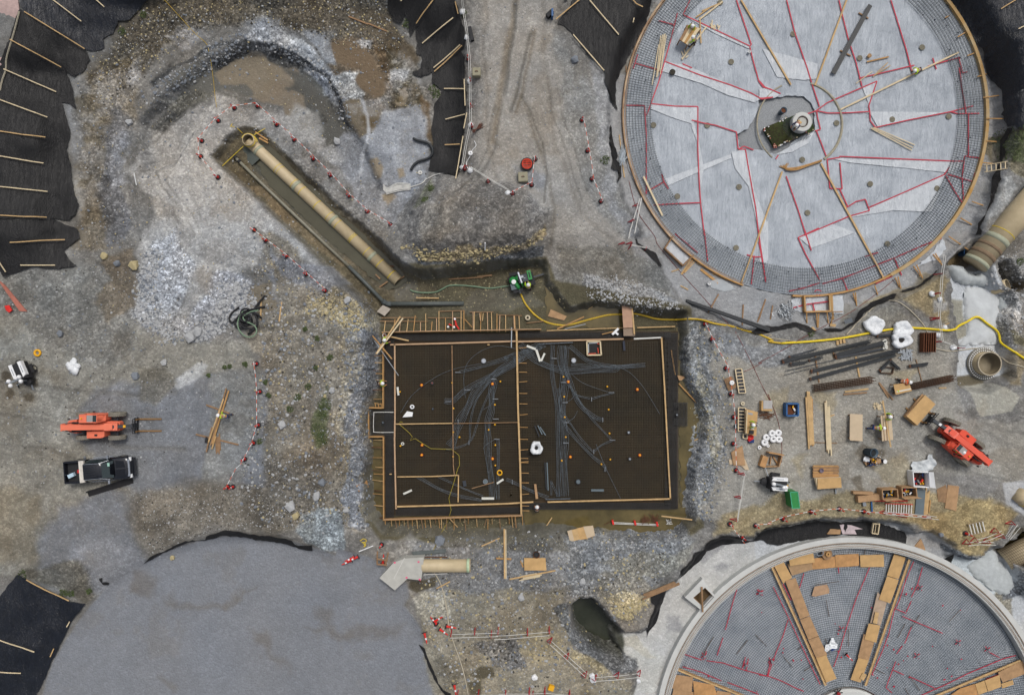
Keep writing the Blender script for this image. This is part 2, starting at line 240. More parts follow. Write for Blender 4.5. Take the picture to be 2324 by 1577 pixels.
A2('B',[(530,260),(640,280),(700,330),(800,400),(830,480),(890,560),(880,640),(820,650),(740,590),(690,530),(720,470),(650,440),(560,400)],(110,90,66),1,.5,.006,-2.1,.25);A2('B',[(1110,640),(1190,700),(1205,960),(1130,900),(1120,760)],(96,78,56),.9,.6,.03,-2,.4)
A2('B',[(600,680),(720,660),(860,760),(810,890),(700,930),(640,800)],(104,90,68),.9,.6,.008,-2.1,.3);A2('B',[(880,740),(1080,700),(1170,790),(1180,1000),(1150,1150),(1040,1230),(860,1220),(700,1180),(760,960)],(128,131,135),.95,.6,.03,-2.1,.5)
stroke(D('B',[(740,660),(770,780),(760,900),(730,1000),(700,1180)]),7,(164,165,166),.85,.2,.5,-2.1)
A2('B',[(430,1010),(520,970),(600,1080),(560,1110),(470,1070)],(150,151,150),.8,.7,.06,-2.1,.4);A2('B',[(240,700),(420,720),(470,860),(430,1000),(300,900),(200,820)],(146,143,136),.85,.7,.03,-2.1,.6)
paint(D('B',[(800,330),(1000,300),(1180,640),(1190,1000),(1040,1250),(700,1200),(760,900),(640,700),(900,640)]),(160,163,167),.45,.4,.6,-2.1,None,1.4)
paint(D('B',[(0,700),(430,1000),(700,1250),(900,1480),(760,1500),(400,1150),(0,900)]),(156,156,154),.4,.4,.6,-2.1,None,1.4)
paint(D('A',[(500,540),(900,380),(1000,500),(760,800),(700,1200),(880,1500),(540,1500),(470,900)]),(148,151,155),.45,.4,.6,-1.9,None,1.5)
for q in([(770,1060),(830,1050),(875,1110),(860,1190),(820,1180)],[(970,1130),(1010,1125),(1025,1180),(985,1200)],[(860,1300),(930,1290),(960,1330),(900,1380)],[(950,680),(1020,670),(1010,700),(960,705)]):A2('B',q,(142,124,96),.9,.3,.01,-2.1,.25)
def ruts(t,pts,gap=9,wd=4,z=0):
 for o in(-gap,gap):
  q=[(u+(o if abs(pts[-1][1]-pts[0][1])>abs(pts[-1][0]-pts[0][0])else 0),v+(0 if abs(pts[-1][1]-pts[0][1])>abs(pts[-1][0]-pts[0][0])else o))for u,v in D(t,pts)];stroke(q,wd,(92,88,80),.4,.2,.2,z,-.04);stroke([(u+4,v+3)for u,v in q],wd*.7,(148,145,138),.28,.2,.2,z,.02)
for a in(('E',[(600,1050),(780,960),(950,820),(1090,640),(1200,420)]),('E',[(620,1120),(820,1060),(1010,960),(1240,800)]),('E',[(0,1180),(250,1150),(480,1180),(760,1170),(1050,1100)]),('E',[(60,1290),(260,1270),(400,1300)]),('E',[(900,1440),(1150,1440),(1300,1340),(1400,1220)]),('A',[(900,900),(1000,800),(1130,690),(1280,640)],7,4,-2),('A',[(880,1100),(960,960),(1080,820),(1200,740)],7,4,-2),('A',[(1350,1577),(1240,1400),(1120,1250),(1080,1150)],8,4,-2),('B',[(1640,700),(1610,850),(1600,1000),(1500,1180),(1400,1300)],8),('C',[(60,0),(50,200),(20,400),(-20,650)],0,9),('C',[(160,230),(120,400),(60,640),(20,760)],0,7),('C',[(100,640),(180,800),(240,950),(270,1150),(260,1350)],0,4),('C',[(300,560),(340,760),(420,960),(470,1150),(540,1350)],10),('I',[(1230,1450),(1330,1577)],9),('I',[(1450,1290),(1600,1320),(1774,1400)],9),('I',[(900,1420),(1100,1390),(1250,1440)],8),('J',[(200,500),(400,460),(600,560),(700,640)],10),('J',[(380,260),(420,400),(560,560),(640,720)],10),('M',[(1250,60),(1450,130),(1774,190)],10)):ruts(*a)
for a in([(1480,850),(1560,880),(1660,960),(1720,1050)],):stroke(D('J',a),10,(98,92,86),.6,.4,.5,-.4)
for a in([(100,1390),(180,1400),(240,1440)],[(420,1060),(560,1110),(640,1190)],[(640,1180),(760,1200),(940,1160)],[(860,1060),(1000,1180),(1060,1250)],[(0,1180),(60,1280)],[(700,1330),(800,1340)]):stroke(D('K',a),11,(92,90,86),.55,.5,.8,-.4)
for a in([(1150,760),(1300,800),(1500,900),(1774,960)],[(1460,900),(1600,930),(1774,940)],[(1160,990),(1300,1000)],[(900,930),(960,960)],[(800,800),(900,760),(1000,740)],[(1120,1040),(1180,1050)],[(1100,1577),(1190,1500)]):stroke(D('J',a),14,(100,94,88),.5,.6,1.0,-.4)
PITC=[(p[0],p[1])for p in PIT]
PT([(870,700),(920,610),(1240,590),(1260,640),(1560,700),(1575,850),(1612,940),(1590,1100),(1590,1190),(1540,1225),(1300,1222),(1000,1222),(870,1215),(826,1160),(826,900),(830,750)],(86,79,56),.97,.5,.4,-1.9,.02)
PT([(950,640),(1240,610),(1250,650),(1200,660),(1080,700),(960,700)],(92,84,62),.6,1.2,.8,-2.4,.05)
PT([(1070,650),(1180,650),(1230,680),(1160,700),(1050,700)],(112,108,96),.5,1,.8,-2.4)
PT([(1380,1130),(1540,1130),(1560,1180),(1480,1200),(1370,1200),(1360,1160)],(112,96,58),.8,.6,.3,-2.4,.01)
PT([(1540,850),(1580,900),(1590,960),(1560,1050),(1550,950)],(104,90,56),.6,.6,.3,-2.4)
PT([(845,940),(865,1000),(862,1180),(840,1160)],(98,92,70),.7,.6,.5,-2.4)
PT([(1290,1150),(1360,1150),(1365,1200),(1290,1190)],(46,42,26),.8,.3,.1,-2.4)
PT(TRENCH,(92,82,60),1,.4,.2,-2.4)
PT([(556,330),(610,350),(700,430),(800,530),(880,600),(930,640),(900,660),(840,620),(760,560),(660,470),(580,390)],(80,79,68),.95,.4,.3,-3.2,.01)
PT([(560,420),(600,430),(700,520),(790,600),(770,610),(690,540),(590,450)],(124,102,70),.7,.5,.6,-3.0)
PT([(890,650),(940,640),(960,680),(900,690)],(104,98,84),.8,.6,.3,-3)
PT([(560,510),(640,540),(740,650),(830,700),(845,800),(836,1000),(828,1200),(700,1195),(600,1200),(540,1110),(592,1000),(590,800),(540,760),(640,700)],(118,110,95),.95,1,1,0,.07)
PT([(600,560),(700,600),(780,640),(740,680),(640,620)],(110,114,122),.8,1,1,-.6)
PT([(690,690),(740,660),(800,680),(832,710),(820,760),(790,740),(740,710),(700,720)],(148,136,106),.9,.7,1,.1,.14)
PT([(790,720),(832,760),(828,1000),(826,1190),(790,1190),(795,1050),(775,900),(780,780)],(120,124,130),.9,.7,1.2,0,.2)
PT([(780,700),(800,760),(790,900),(800,1000),(786,1100),(775,950),(765,800)],(146,136,110),.6,.5,1.2,0,.15)
PT([(735,900),(760,950),(750,1000),(720,1010),(715,960),(735,880)],(74,84,48),.7,.6,.7)
PT([(620,1010),(720,1010),(760,1100),(720,1160),(560,1150),(540,1110)],(98,90,78),.7,1.5,1,0,.08)
PT([(690,1160),(770,1160),(780,1240),(720,1250),(690,1200)],(124,136,142),.8,.6,1,0,.12)
PT([(-60,610),(180,610),(330,760),(560,770),(590,850),(300,1120),(160,1130),(90,1300),(-60,1300)],(127,124,113),.95,2,1,0,.04)
PT([(0,620),(180,580),(300,640),(300,780),(230,830),(90,760),(0,700)],(104,102,96),.7,2,1.3,-.3,.07)
PT([(210,600),(300,560),(310,680),(250,720),(225,660)],(104,88,66),.6,1,1.5,-.8)
PT([(200,880),(440,860),(590,840),(600,960),(590,1090),(300,1110),(150,1140),(95,1250),(130,1320),(200,1300),(330,1290),(300,1200),(310,1120),(160,990)],(110,113,118),.9,1.8,1.1,0,.03)
PT([(470,850),(590,840),(592,1000),(540,1110),(460,1090),(480,960)],(122,122,116),.7,.8,.5,0,.05)
PT([(390,870),(440,825),(460,830),(450,865),(400,885)],(160,161,160),.8,.5,.6)
PT([(300,830),(370,830),(400,870),(350,920),(310,910)],(104,98,84),.7,1,.7,0,.06)
PT([(290,1110),(460,1090),(560,1120),(690,1170),(680,1210),(560,1200),(480,1200),(340,1265),(300,1220)],(112,104,90),.85,3,1.1,.1,.055)
PT([(60,1280),(190,1270),(215,1350),(180,1370),(70,1300)],(96,90,76),.8,1,.8,.3,.08)
PT([(-20,1100),(90,1140),(90,1260),(-20,1280)],(128,116,92),.6,2,1,.1)
for a in([(-20,940),(120,960),(260,1010),(420,1020)],[(-20,1010),(100,1020),(250,1080)],[(-10,870),(120,880),(300,900),(400,890)],[(150,900),(230,830),(300,740),(360,700)],[(180,930),(260,860),(340,780)]):
 stroke(a,9,(96,92,84),.45,.5,.3,0,-.05)
stroke([(60,830),(110,840),(130,870)],16,(112,104,88),.5,1,.5)
for p in((10,860),(70,905),(80,870),(20,900)):PT(circ(*p,12,12),(82,74,60),.8,.5,.6)
PT(DISC,(116,119,124),1,.5,.15,-.4,.012)
PT(D('K',[(560,590),(760,640),(860,700),(960,780),(1030,830),(1045,920),(1000,980),(900,1000),(500,900)]),(116,119,124),1,.5,.15,-.4,.012)
PT(D('J',[(500,560),(700,520),(900,600),(1000,720),(900,860),(640,900),(600,760)]),(120,122,126),.9,1.5,.6,-.3)
for s in([(300,1290),(360,1310),(350,1350),(300,1340)],[(370,1350),(480,1360),(580,1350),(500,1375),(420,1370)],[(700,1420),(800,1440),(900,1430),(860,1460),(760,1450)],[(590,1480),(640,1500),(660,1520),(620,1505)],[(720,1380),(760,1390),(770,1450),(740,1420)],[(360,1550),(400,1545),(390,1570)],[(560,1440),(590,1440),(600,1480),(570,1470)]):
 PT(s,(104,98,92),.6,1.6,1.2,-.4)
PT(APRON1,(142,141,139),1,.5,.3,-1.2,.02)
PT(D('G',[(950,0),(860,60),(1020,200),(1060,300),(1110,380),(1190,500),(1600,690),(1774,640),(1774,0)]),(140,140,139),1,.5,.3,-1.2,.02)
PT(D('I',[(0,640),(100,650),(240,620),(370,690),(540,665),(620,620),(680,520),(890,430),(1050,385),(1190,270),(1300,160),(1460,40),(1500,-300),(0,-300)]),(140,140,139),1,.4,.1,-1.2,.02)
PT(D('C',[(700,0),(1060,0),(960,200),(860,380),(800,500),(760,480)]),(120,118,110),.8,.5,.8,-1,.07)
PT([(1560,740),(1650,760),(1800,790),(2150,740),(2190,950),(2400,950),(2400,1110),(2290,1150),(2150,1230),(2080,1190),(1700,1180),(1570,1180),(1600,950)],(142,137,125),.95,1.2,.8,0,.03)
PT([(1600,740),(1700,780),(1850,770),(1840,820),(1740,830),(1640,800)],(124,126,128),.8,1,.8,0,.08)
PT([(1565,740),(1600,760),(1630,900),(1650,1000),(1600,1180),(1575,1170),(1580,1050),(1600,940),(1560,840)],(122,126,128),.9,.8,1.1,0,.16)
PT([(1590,800),(1620,900),(1640,980),(1630,1080),(1610,1000),(1590,880)],(142,134,108),.6,.5,1.2,0,.12)
PT(D('I',[(750,480),(900,440),(1100,380),(1190,280),(1280,330),(1290,650),(1100,560),(900,480),(700,560)]),(146,128,88),.85,.8,1,0,.05)
PT(D('I',[(600,520),(750,480),(900,520),(1000,600),(700,680),(560,700)]),(124,120,108),.8,1,1)
PT(D('I',[(1170,480),(1280,500),(1270,560),(1180,560)]),(154,156,160),.7,.5,.6)
PT([(1640,1170),(1760,1130),(1900,1130),(2150,1120),(2290,1150),(2250,1220),(2180,1270),(2080,1200),(1960,1180),(1800,1190),(1700,1220),(1620,1230)],(144,126,86),.9,1,1,0,.05)
PT(D('M',[(940,380),(1250,330),(1580,240),(1700,400),(1500,640),(1400,660),(1300,560),(1100,470)]),(158,134,84),.9,.7,.8,0,.06)
for s in([(1740,900),(1790,890),(1800,930),(1750,940)],[(1850,900),(1900,890),(1890,960)],[(2010,840),(2080,830),(2060,880)],[(1990,1060),(2060,1030),(2080,1110),(2010,1110)],[(1790,1040),(1830,1040),(1810,1080)]):PT(s,(152,136,100),.6,1,1)
for s in([(1930,1040),(1960,1010),(2010,1030),(1990,1070)],[(1925,1090),(1950,1080),(1960,1130),(1940,1120)]):PT(s,(96,86,70),.7,.6,.9)
PT([(2090,1060),(2240,1080),(2324,1120),(2324,1180),(2250,1140),(2160,1120)],(118,114,108),.8,1,.8)
for a in([(2080,1010),(2150,1060),(2324,1100)],[(2170,930),(2250,970),(2360,990)],[(2200,960),(2290,1010),(2360,1030)],[(2120,1090),(2220,1110),(2324,1160)]):stroke(a,8,(110,106,98),.5,.4,.3,0,-.04)
WHT=D('d',[(570,160),(700,140),(800,220),(940,220),(1030,150),(1100,330),(1120,420),(1180,470),(1190,700),(1200,1100),(1280,1200),(1300,1340),(1220,1480),(900,1560),(690,1500),(700,1130),(650,850),(610,560),(610,340)])
PT(WHT,(180,184,186),1,.25,.2,-1.2,.012)
PT(D('d',[(610,560),(760,580),(760,760),(800,900),(780,1000),(690,1040),(650,850)]),(142,138,120),.9,.5,.3,-1.2,.005)
PT(D('d',[(595,740),(640,740),(680,850),(650,940),(610,900)]),(88,82,60),.9,.2,.2,-1.2)
PT(D('d',[(680,1500),(840,1480),(1000,1560),(1000,1640),(700,1640)]),(104,94,72),.95,.3,.2,-1.2,.0)
PT(D('I',[(1360,1050),(1560,1030),(1700,1100),(1640,1200),(1430,1245),(1400,1200)]),(152,148,132),.95,.3,.3,-.9,.02)
PT(D('d',[(1180,520),(1260,500),(1340,600),(1330,700),(1220,750),(1180,640)]),(160,164,162),.9,.3,.2,-1.2)
PT(D('d',[(560,150),(640,20),(900,-80),(830,100),(760,190),(640,160)]),(118,96,60),.9,.3,.3,-2)
PT(D('d',[(1040,160),(1150,90),(1240,280),(1400,430),(1300,490),(1110,370)]),(104,84,52),.9,.3,.3,-2)
PT(D('d',[(1150,0),(1230,200),(1380,330),(1420,470),(1330,560),(1420,600),(1460,500),(1498,300),(1498,0)]),(118,118,116),.8,.5,.8,0,.15)
PT(D('d',[(1360,600),(1498,560),(1498,1000),(1400,1000),(1340,800)]),(166,166,164),.9,.5,.8,.2,.2)
PT(D('d',[(1240,800),(1340,760),(1400,1000),(1370,1200),(1260,1100)]),(116,118,118),.8,.4,.6,0,.12)
PT(D('d',[(1320,850),(1498,1000),(1498,1150),(1340,1080)]),(92,88,60),.7,.5,.6)
PT(D('d',[(1300,1180),(1498,1200),(1498,1577),(1330,1577),(1350,1400)]),(136,118,84),.8,.6,.8)
PT(D('D',[(1640,860),(1900,860),(1900,1250),(1700,1150),(1620,1080),(1600,960)]),(110,100,76),.9,.5,.8,0,.08)
PT(D('D',[(1650,880),(1774,870),(1774,1080),(1680,1060)]),(84,96,58),.7,.5,.8)
PT(D('D',[(1580,1200),(1700,1190),(1750,1260),(1650,1400),(1530,1480)]),(150,150,146),.8,.4,.5)
PT(APRON2,(172,171,166),1,.3,.3,-1.1,.02);PT(APRON2b,(172,174,174),1,.3,.2,-1.1,.02)
PT(D('h',[(380,760),(700,860),(860,800),(1000,660),(1180,680),(1230,850),(1500,1000),(1540,1200),(1480,1380),(1300,1577),(700,1300),(340,960)]),(172,180,182),.95,.4,.4,-1.2,.012)
PT(D('L',[(740,1190),(860,1180),(1000,1300),(940,1310),(860,1260),(780,1240)]),(168,150,112),.8,.4,.6,-1.2)
PT(D('L',[(680,1180),(760,1160),(900,1200),(1040,1300),(1000,1577),(880,1560),(860,1360),(740,1290)]),(178,178,170),.7,.6,.6,-1.2)
for s in(D('L',[(1380,720),(1440,700),(1500,720),(1400,770)]),D('L',[(1080,1050),(1180,1030),(1190,1130),(1090,1160)]),D('M',[(980,500),(1220,540),(1260,640),(1200,680),(1000,580)]),D('L',[(1240,600),(1500,560),(1300,700)])):PT(s,(140,140,140),.8,.8,.6,-1.2)
PT(D('M',[(1640,160),(1774,130),(1900,300),(1774,400),(1650,300)]),(166,168,170),.9,.4,.3,0,.02)
PT(D('M',[(1680,900),(1774,960),(1774,1190),(1700,1100),(1640,960)]),(128,116,92),.8,.5,.6,0,.1)
PT(HOLE,(72,60,40),.95,.3,.1,-2.4,.01)
PT(D('h',[(1330,400),(1460,270),(1672,330),(1672,520),(1500,400)]),(84,76,58),.8,.3,.4,-.4,.15)
PT(D('h',[(1560,1010),(1672,900),(1672,1577),(1400,1577),(1420,1360),(1560,1180)]),(100,102,104),.8,.4,.8,-.6,.15)
PT(D('h',[(240,560),(400,620),(560,740),(840,800),(900,730),(900,800),(700,860),(500,820),(280,660)]),(88,96,104),.9,.25,.5,-.7,.2)
PT([(950,1350),(1290,1330),(1300,1480),(1440,1560),(1440,1640),(1010,1640),(960,1500)],(132,124,104),.9,1,.9,0,.05)
PT([(880,1230),(1280,1230),(1300,1330),(960,1350),(930,1290)],(112,113,113),.9,1,.9,-.2,.07)
PT([(1280,1230),(1570,1190),(1590,1230),(1540,1290),(1480,1340),(1400,1370),(1300,1350)],(116,118,118),.9,.8,.9,0,.1)
PT(D('L',[(620,760),(900,780),(960,860),(980,960),(860,1090),(780,1100),(690,1040),(640,960)]),(128,124,112),.9,.5,.8,0,.1)
PT(D('L',[(680,960),(800,900),(960,950),(900,1040),(830,1100),(760,1080)]),(168,156,120),.8,.4,.8,0,.14)
PT(D('L',[(640,700),(900,640),(1150,640),(1300,560),(1200,700),(1100,780),(800,800)]),(132,128,112),.7,.6,.9)
PT(D('L',[(320,960),(420,950),(440,1100),(560,1200),(700,1260),(860,1350),(870,1420),(700,1420),(560,1330),(430,1200),(390,1100)]),(96,102,108),.85,.4,.7,-.6,.18)
PT(D('L',[(420,1250),(560,1330),(680,1420),(640,1450),(540,1400),(430,1340)]),(162,150,112),.8,.4,.7,0,.1)
PT(D('L',[(100,1150),(300,1100),(400,1250),(360,1330),(200,1350),(80,1290)]),(140,128,96),.6,.6,.7)
PT(D('L',[(0,1200),(60,1200),(120,1390),(0,1430)]),(92,92,92),.8,.5,.7,0,.16)
PT(D('K',[(1480,1240),(1774,1180),(1774,1420),(1600,1380)]),(108,109,110),.7,.5,.9,0,.16)
PT(D('K',[(1440,1440),(1520,1380),(1610,1400),(1620,1460),(1500,1470)]),(84,76,56),.9,.4,.4,0,0)
PT(D('K',[(1430,1490),(1520,1470),(1520,1577),(1440,1577)]),(88,80,58),.9,.4,.4,0,0)
PT(D('K',[(1040,930),(1300,900),(1360,1050),(1200,1100),(1080,1080)]),(148,144,128),.7,.6,.9,0,.08)
PT(D('K',[(900,560),(1060,500),(1110,540),(1060,640),(920,660)]),(132,130,124),.8,.6,.6,-.3)
PT(D('K',[(1310,600),(1440,590),(1460,790),(1340,800)]),(134,134,134),.9,.4,.5,-.6)
PT(D('K',[(1060,820),(1240,790),(1240,850),(1100,890),(1040,860)]),(78,70,52),.9,.4,.4,-.6,.01)
PT([(1000,1215),(1280,1210),(1290,1250),(1150,1240),(1000,1240)],(92,88,76),.7,.8,.6,-1)
PT(POND,(70,72,60),1,.5,.15,-2.4)
# -- mottling (soil, damp and dust in patches)
n1=fbm(XX,YY,9,4,11);n2=fbm(XX,YY,2.2,5,31,.65);n3=fbm(XX*.8+YY*.6,(YY*.8-XX*.6)*3,3,4,91,.6)
n4=fbm(XX,YY,.55,3,131,.7);n5=fbm(XX+40,YY,4.5,4,151,.55)
soilv=np.clip(RG/.05,.25,1.5)
bcx,bcy=PZ(600,400,-2).x,PZ(600,400,-2).y
rr_=np.hypot(XX-bcx,YY-bcy);th_=np.arctan2(YY-bcy,XX-bcx)
inb=ss((21-rr_)/6)*ss((rr_-4)/5)
n6=fbm(rr_*2.2,th_*3.0,1.6,4,171,.65)
br=1+np.clip(soilv,0,1.2)*(.05*n1+.15*n2+.12*n3*(1-inb)+.22*n6*inb+.12*n4)
mud=ss((fbm(XX,YY,3.1,5,181,.62)-.10)*4)
br*=1.03-.10*mud*np.clip(soilv,0,1)
tan_=np.clip(n5*1.5,-1,1)*np.clip(soilv,0,1.2)*.04+.02*mud
COL*=br[...,None]
COL[...,0]*=1+tan_;COL[...,2]*=1-tan_*1.3
COL*=np.array((1.02,1.04,1.07))
for lp in LINERS:
 s_,d_=sdist(lp[1],lp[2]);
 if s_ is not None:RG[s_]=np.where(d_<.2,.015,RG[s_])
 # -- relief detail
g1=fbm(XX,YY,1.1,4,201,.6);g2=fbm(XX,YY,.3,2,221,.6);g3=np.abs(fbm(XX,YY,.9,4,241,.6))
gy0,gx0=np.gradient(ZZ,GY,GX);slope=np.clip(np.hypot(gx0,gy0)*1.2-.5,0,1.6)
core=np.exp(-np.maximum(0,np.maximum(np.abs(XX)-60,np.abs(YY)-45))/30)
ZZ+=(RG*(g1*1.3+g2*1.2)+slope*(.22*g1+.22*(g3-.2)+.14*g2))*core
rk=np.clip(slope,0,1)[...,None]*np.clip(.5+g3*1.2,0,1)[...,None]*.45
COL[:]=COL*(1-rk)+np.array((118,121,125))*(1+.5*n2[...,None])*rk
gr_=COL.mean(-1,keepdims=True);COL[:]=gr_+(COL-gr_)*.72
COL[:]=np.clip(COL,12,225)
def hgt(x,y):
 i=int(np.clip(np.searchsorted(GX,x)-1,0,len(GX)-2));j=int(np.clip(np.searchsorted(GY,y)-1,0,len(GY)-2))
 fx=(x-GX[i])/(GX[i+1]-GX[i]);fy=(y-GY[j])/(GY[j+1]-GY[j])
 return float((ZZ[j,i]*(1-fx)+ZZ[j,i+1]*fx)*(1-fy)+(ZZ[j+1,i]*(1-fx)+ZZ[j+1,i+1]*fx)*fy)
def Gd(u,v,dz=0):
 z=-.5
 for _ in range(6):
  p=PZ(u,v,z+dz);z=.5*z+.5*hgt(p.x,p.y)
 p=PZ(u,v,z+dz);p.z=hgt(p.x,p.y)+dz
 return p
def Gt(t,x,y,dz=0):return Gd(*px(t,x,y),dz)
# -- materials
KA=1.0
_m={}
def M(name,c,rough=.8,var=.18,scale=3.0,metal=0.0,bumpd=0.0,spec=.35,stretch=None,c2=None,alpha=1.0,coat=0.0):
 if name in _m:return _m[name]
 m=bpy.data.materials.new(name);m.use_nodes=True;_m[name]=m
 nt=m.node_tree;n=nt.nodes;l=nt.links;b=n['Principled BSDF']
 tc=n.new('ShaderNodeTexCoord');mp=n.new('ShaderNodeMapping');l.new(tc.outputs['Object'],mp.inputs[0])
 if stretch:mp.inputs['Scale'].default_value=stretch
 nz=n.new('ShaderNodeTexNoise');nz.inputs['Scale'].default_value=scale;nz.inputs['Detail'].default_value=6;nz.inputs['Roughness'].default_value=.65
 l.new(mp.outputs[0],nz.inputs['Vector'])
 cr=n.new('ShaderNodeValToRGB');l.new(nz.outputs['Fac'],cr.inputs[0])
 base=L(c);alt=L(c2)if c2 else None
 cr.color_ramp.elements[0].position=.3;cr.color_ramp.elements[1].position=.7
 cr.color_ramp.elements[0].color=[max(0,v*(1-var))for v in base]+[1]
 cr.color_ramp.elements[1].color=([v for v in alt]if alt else[min(1,v*(1+var))for v in base])+[1]
 l.new(cr.outputs[0],b.inputs['Base Color'])
 b.inputs['Roughness'].default_value=rough;b.inputs['Metallic'].default_value=metal
 b.inputs['Specular IOR Level'].default_value=spec;b.inputs['Alpha'].default_value=alpha
 if coat:b.inputs['Coat Weight'].default_value=coat
 if bumpd:
  bp=n.new('ShaderNodeBump');bp.inputs['Strength'].default_value=.8;bp.inputs['Distance'].default_value=bumpd
  l.new(nz.outputs['Fac'],bp.inputs['Height']);l.new(bp.outputs[0],b.inputs['Normal'])
 return m
def ground_material():
 m=bpy.data.materials.new('soil_and_gravel');m.use_nodes=True;nt=m.node_tree;n=nt.nodes;l=nt.links;b=n['Principled BSDF']
 at=n.new('ShaderNodeAttribute');at.attribute_name='soil'
 tc=n.new('ShaderNodeTexCoord')
 def vor(s):
  v=n.new('ShaderNodeTexVoronoi');v.inputs['Scale'].default_value=s;v.feature='F1';l.new(tc.outputs['Object'],v.inputs['Vector']);return v
 v1=vor(6.2);v2=vor(13)
 nz=n.new('ShaderNodeTexNoise');nz.inputs['Scale'].default_value=5;nz.inputs['Detail'].default_value=8;nz.inputs['Roughness'].default_value=.7;l.new(tc.outputs['Object'],nz.inputs['Vector'])
 def sep(v):
  s=n.new('ShaderNodeSeparateColor');l.new(v.outputs['Color'],s.inputs[0]);return s.outputs[0]
 def math_(op,a,bb,cc=None):
  k=n.new('ShaderNodeMath');k.operation=op
  for i,x in enumerate((a,bb,cc)):
   if x is None:continue
   if isinstance(x,(int,float)):k.inputs[i].default_value=x
   else:l.new(x,k.inputs[i])
  return k.outputs[0]
 a=math_('POWER',sep(v1),3.0);a=math_('MULTIPLY',a,1.15);bq=math_('MULTIPLY',math_('SUBTRACT',sep(v2),.5),.5)
 t=math_('ADD',math_('SUBTRACT',a,.30),bq)
 t=math_('ADD',t,math_('MULTIPLY',math_('SUBTRACT',nz.outputs['Fac'],.5),.8))
 t=math_('MULTIPLY',t,at.outputs['Alpha']);t=math_('ADD',t,1.0)
 mx=n.new('ShaderNodeVectorMath');mx.operation='SCALE';l.new(at.outputs['Color'],mx.inputs[0]);l.new(t,mx.inputs['Scale'])
 l.new(mx.outputs[0],b.inputs['Base Color'])
 b.inputs['Roughness'].default_value=.92;b.inputs['Specular IOR Level'].default_value=.2
 h=math_('ADD',math_('MULTIPLY',v1.outputs['Distance'],-.6),nz.outputs['Fac'])
 bp=n.new('ShaderNodeBump');bp.inputs['Distance'].default_value=.07;bp.inputs['Strength'].default_value=.9
 l.new(h,bp.inputs['Height']);l.new(bp.outputs[0],b.inputs['Normal'])
 return m
def film_material(name,c,rough=.4,amp=.03,alpha=1.0,wr=(2.2,.5,1),var=.12,sc_=1.6,dark=None):
 m=M(name,c,rough,var,sc_,0,0,.5,None,dark,alpha)
 n=m.node_tree.nodes;l=m.node_tree.links;b=n['Principled BSDF'];tc=n['Texture Coordinate']
 hs_=[]
 for rot,s in((.6,wr),(2.0,wr)):
  mp=n.new('ShaderNodeMapping');mp.inputs['Scale'].default_value=s;mp.inputs['Rotation'].default_value=(0,0,rot);l.new(tc.outputs['Object'],mp.inputs[0])
  w_=n.new('ShaderNodeTexNoise');w_.inputs['Scale'].default_value=1.6;w_.inputs['Detail'].default_value=4;w_.inputs['Distortion'].default_value=1.4;l.new(mp.outputs[0],w_.inputs['Vector'])
  k=n.new('ShaderNodeMath');k.operation='PINGPONG';k.inputs[1].default_value=.09;l.new(w_.outputs['Fac'],k.inputs[0]);hs_.append(k.outputs[0])
 k=n.new('ShaderNodeMath');k.operation='ADD';l.new(hs_[0],k.inputs[0]);l.new(hs_[1],k.inputs[1])
 bp=n.new('ShaderNodeBump');bp.inputs['Distance'].default_value=amp*7;bp.inputs['Strength'].default_value=.8
 l.new(k.outputs[0],bp.inputs['Height']);l.new(bp.outputs[0],b.inputs['Normal'])
 return m
WOOD=M('raw_timber',(186,156,112),.8,.22,2,stretch=(1,1,1));WOODL=M('fresh_timber',(204,188,156),.8,.12,2)
WOODD=M('weathered_timber',(140,112,84),.85,.25,3);WOODO=M('form_timber',(172,134,86),.8,.25,2.5)
PLY=M('plywood_face',(186,152,104),.75,.16,1.4,bumpd=.0);PLYL=M('pale_plywood',(190,172,146),.75,.07,1.2);PLYD=M('weathered_plywood',(164,132,98),.8,.22,2)
PLYO=M('oiled_plywood',(176,134,88),.6,.25,1.6)
REB=M('dark_steel_bar',(62,68,74),.6,.25,6,.3);REBR=M('rusty_bar',(92,62,44),.85,.3,5);REBD=M('wet_rusty_bar',(50,40,30),.7,.45,.35,.1,c2=(80,52,32));REBG=M('coated_bar',(112,120,128),.45,.2,6,.5)
REBM=M('mat_bar',(82,88,92),.6,.25,1,.2)
RUST=M('rusted_steel',(96,58,38),.9,.35,8)
CONC=M('cast_concrete',(176,176,170),.85,.12,1.3,bumpd=.02);CONCW=M('pale_concrete',(190,192,190),.8,.08,1.0,bumpd=.01)
CONCY=M('old_concrete',(146,142,122),.9,.12,3)
PIPE=M('fibre_pipe',(182,166,134),.5,.08,1.0,spec=.4,c2=(196,180,148));PIPEI=M('pipe_inside',(122,112,92),.6,.25,1.0);COUP=M('pipe_coupling',(156,160,140),.6,.1,2)
YEL=M('yellow_paint',(204,180,54),.6,.08,4);YELH=M('yellow_hose',(196,164,48),.5,.12,3);YELC=M('yellow_cap',(226,168,32),.5,.06,4);ORC=M('orange_cap',(206,92,36),.5,.08,4)
RED=M('red_plastic',(206,42,36),.5,.12,4);REDT=M('red_tape',(176,36,60),.5,.12,3);ORT=M('orange_stripe',(204,88,56),.6,.1,4)
WHT_=M('white_plastic',(226,228,230),.5,.04,3);BAGW=film_material('white_bag',(222,226,230),.45,.02);CLR=M('clear_film',(196,204,210),.35,.1,2,alpha=.55)
BLK=M('black_rubber',(38,39,42),.7,.2,4);BLKP=M('black_poly_pipe',(40,44,48),.45,.15,4);DGR=M('dark_grey_metal',(60,64,70),.5,.2,4,.3)
GRN=M('green_paint',(44,130,66),.45,.1,2);GRNH=M('green_hose',(116,140,116),.5,.12,3);BLU=M('blue_paint',(42,88,138),.5,.15,3);BLUD=M('slate_blue_plastic',(62,82,98),.5,.12,3)
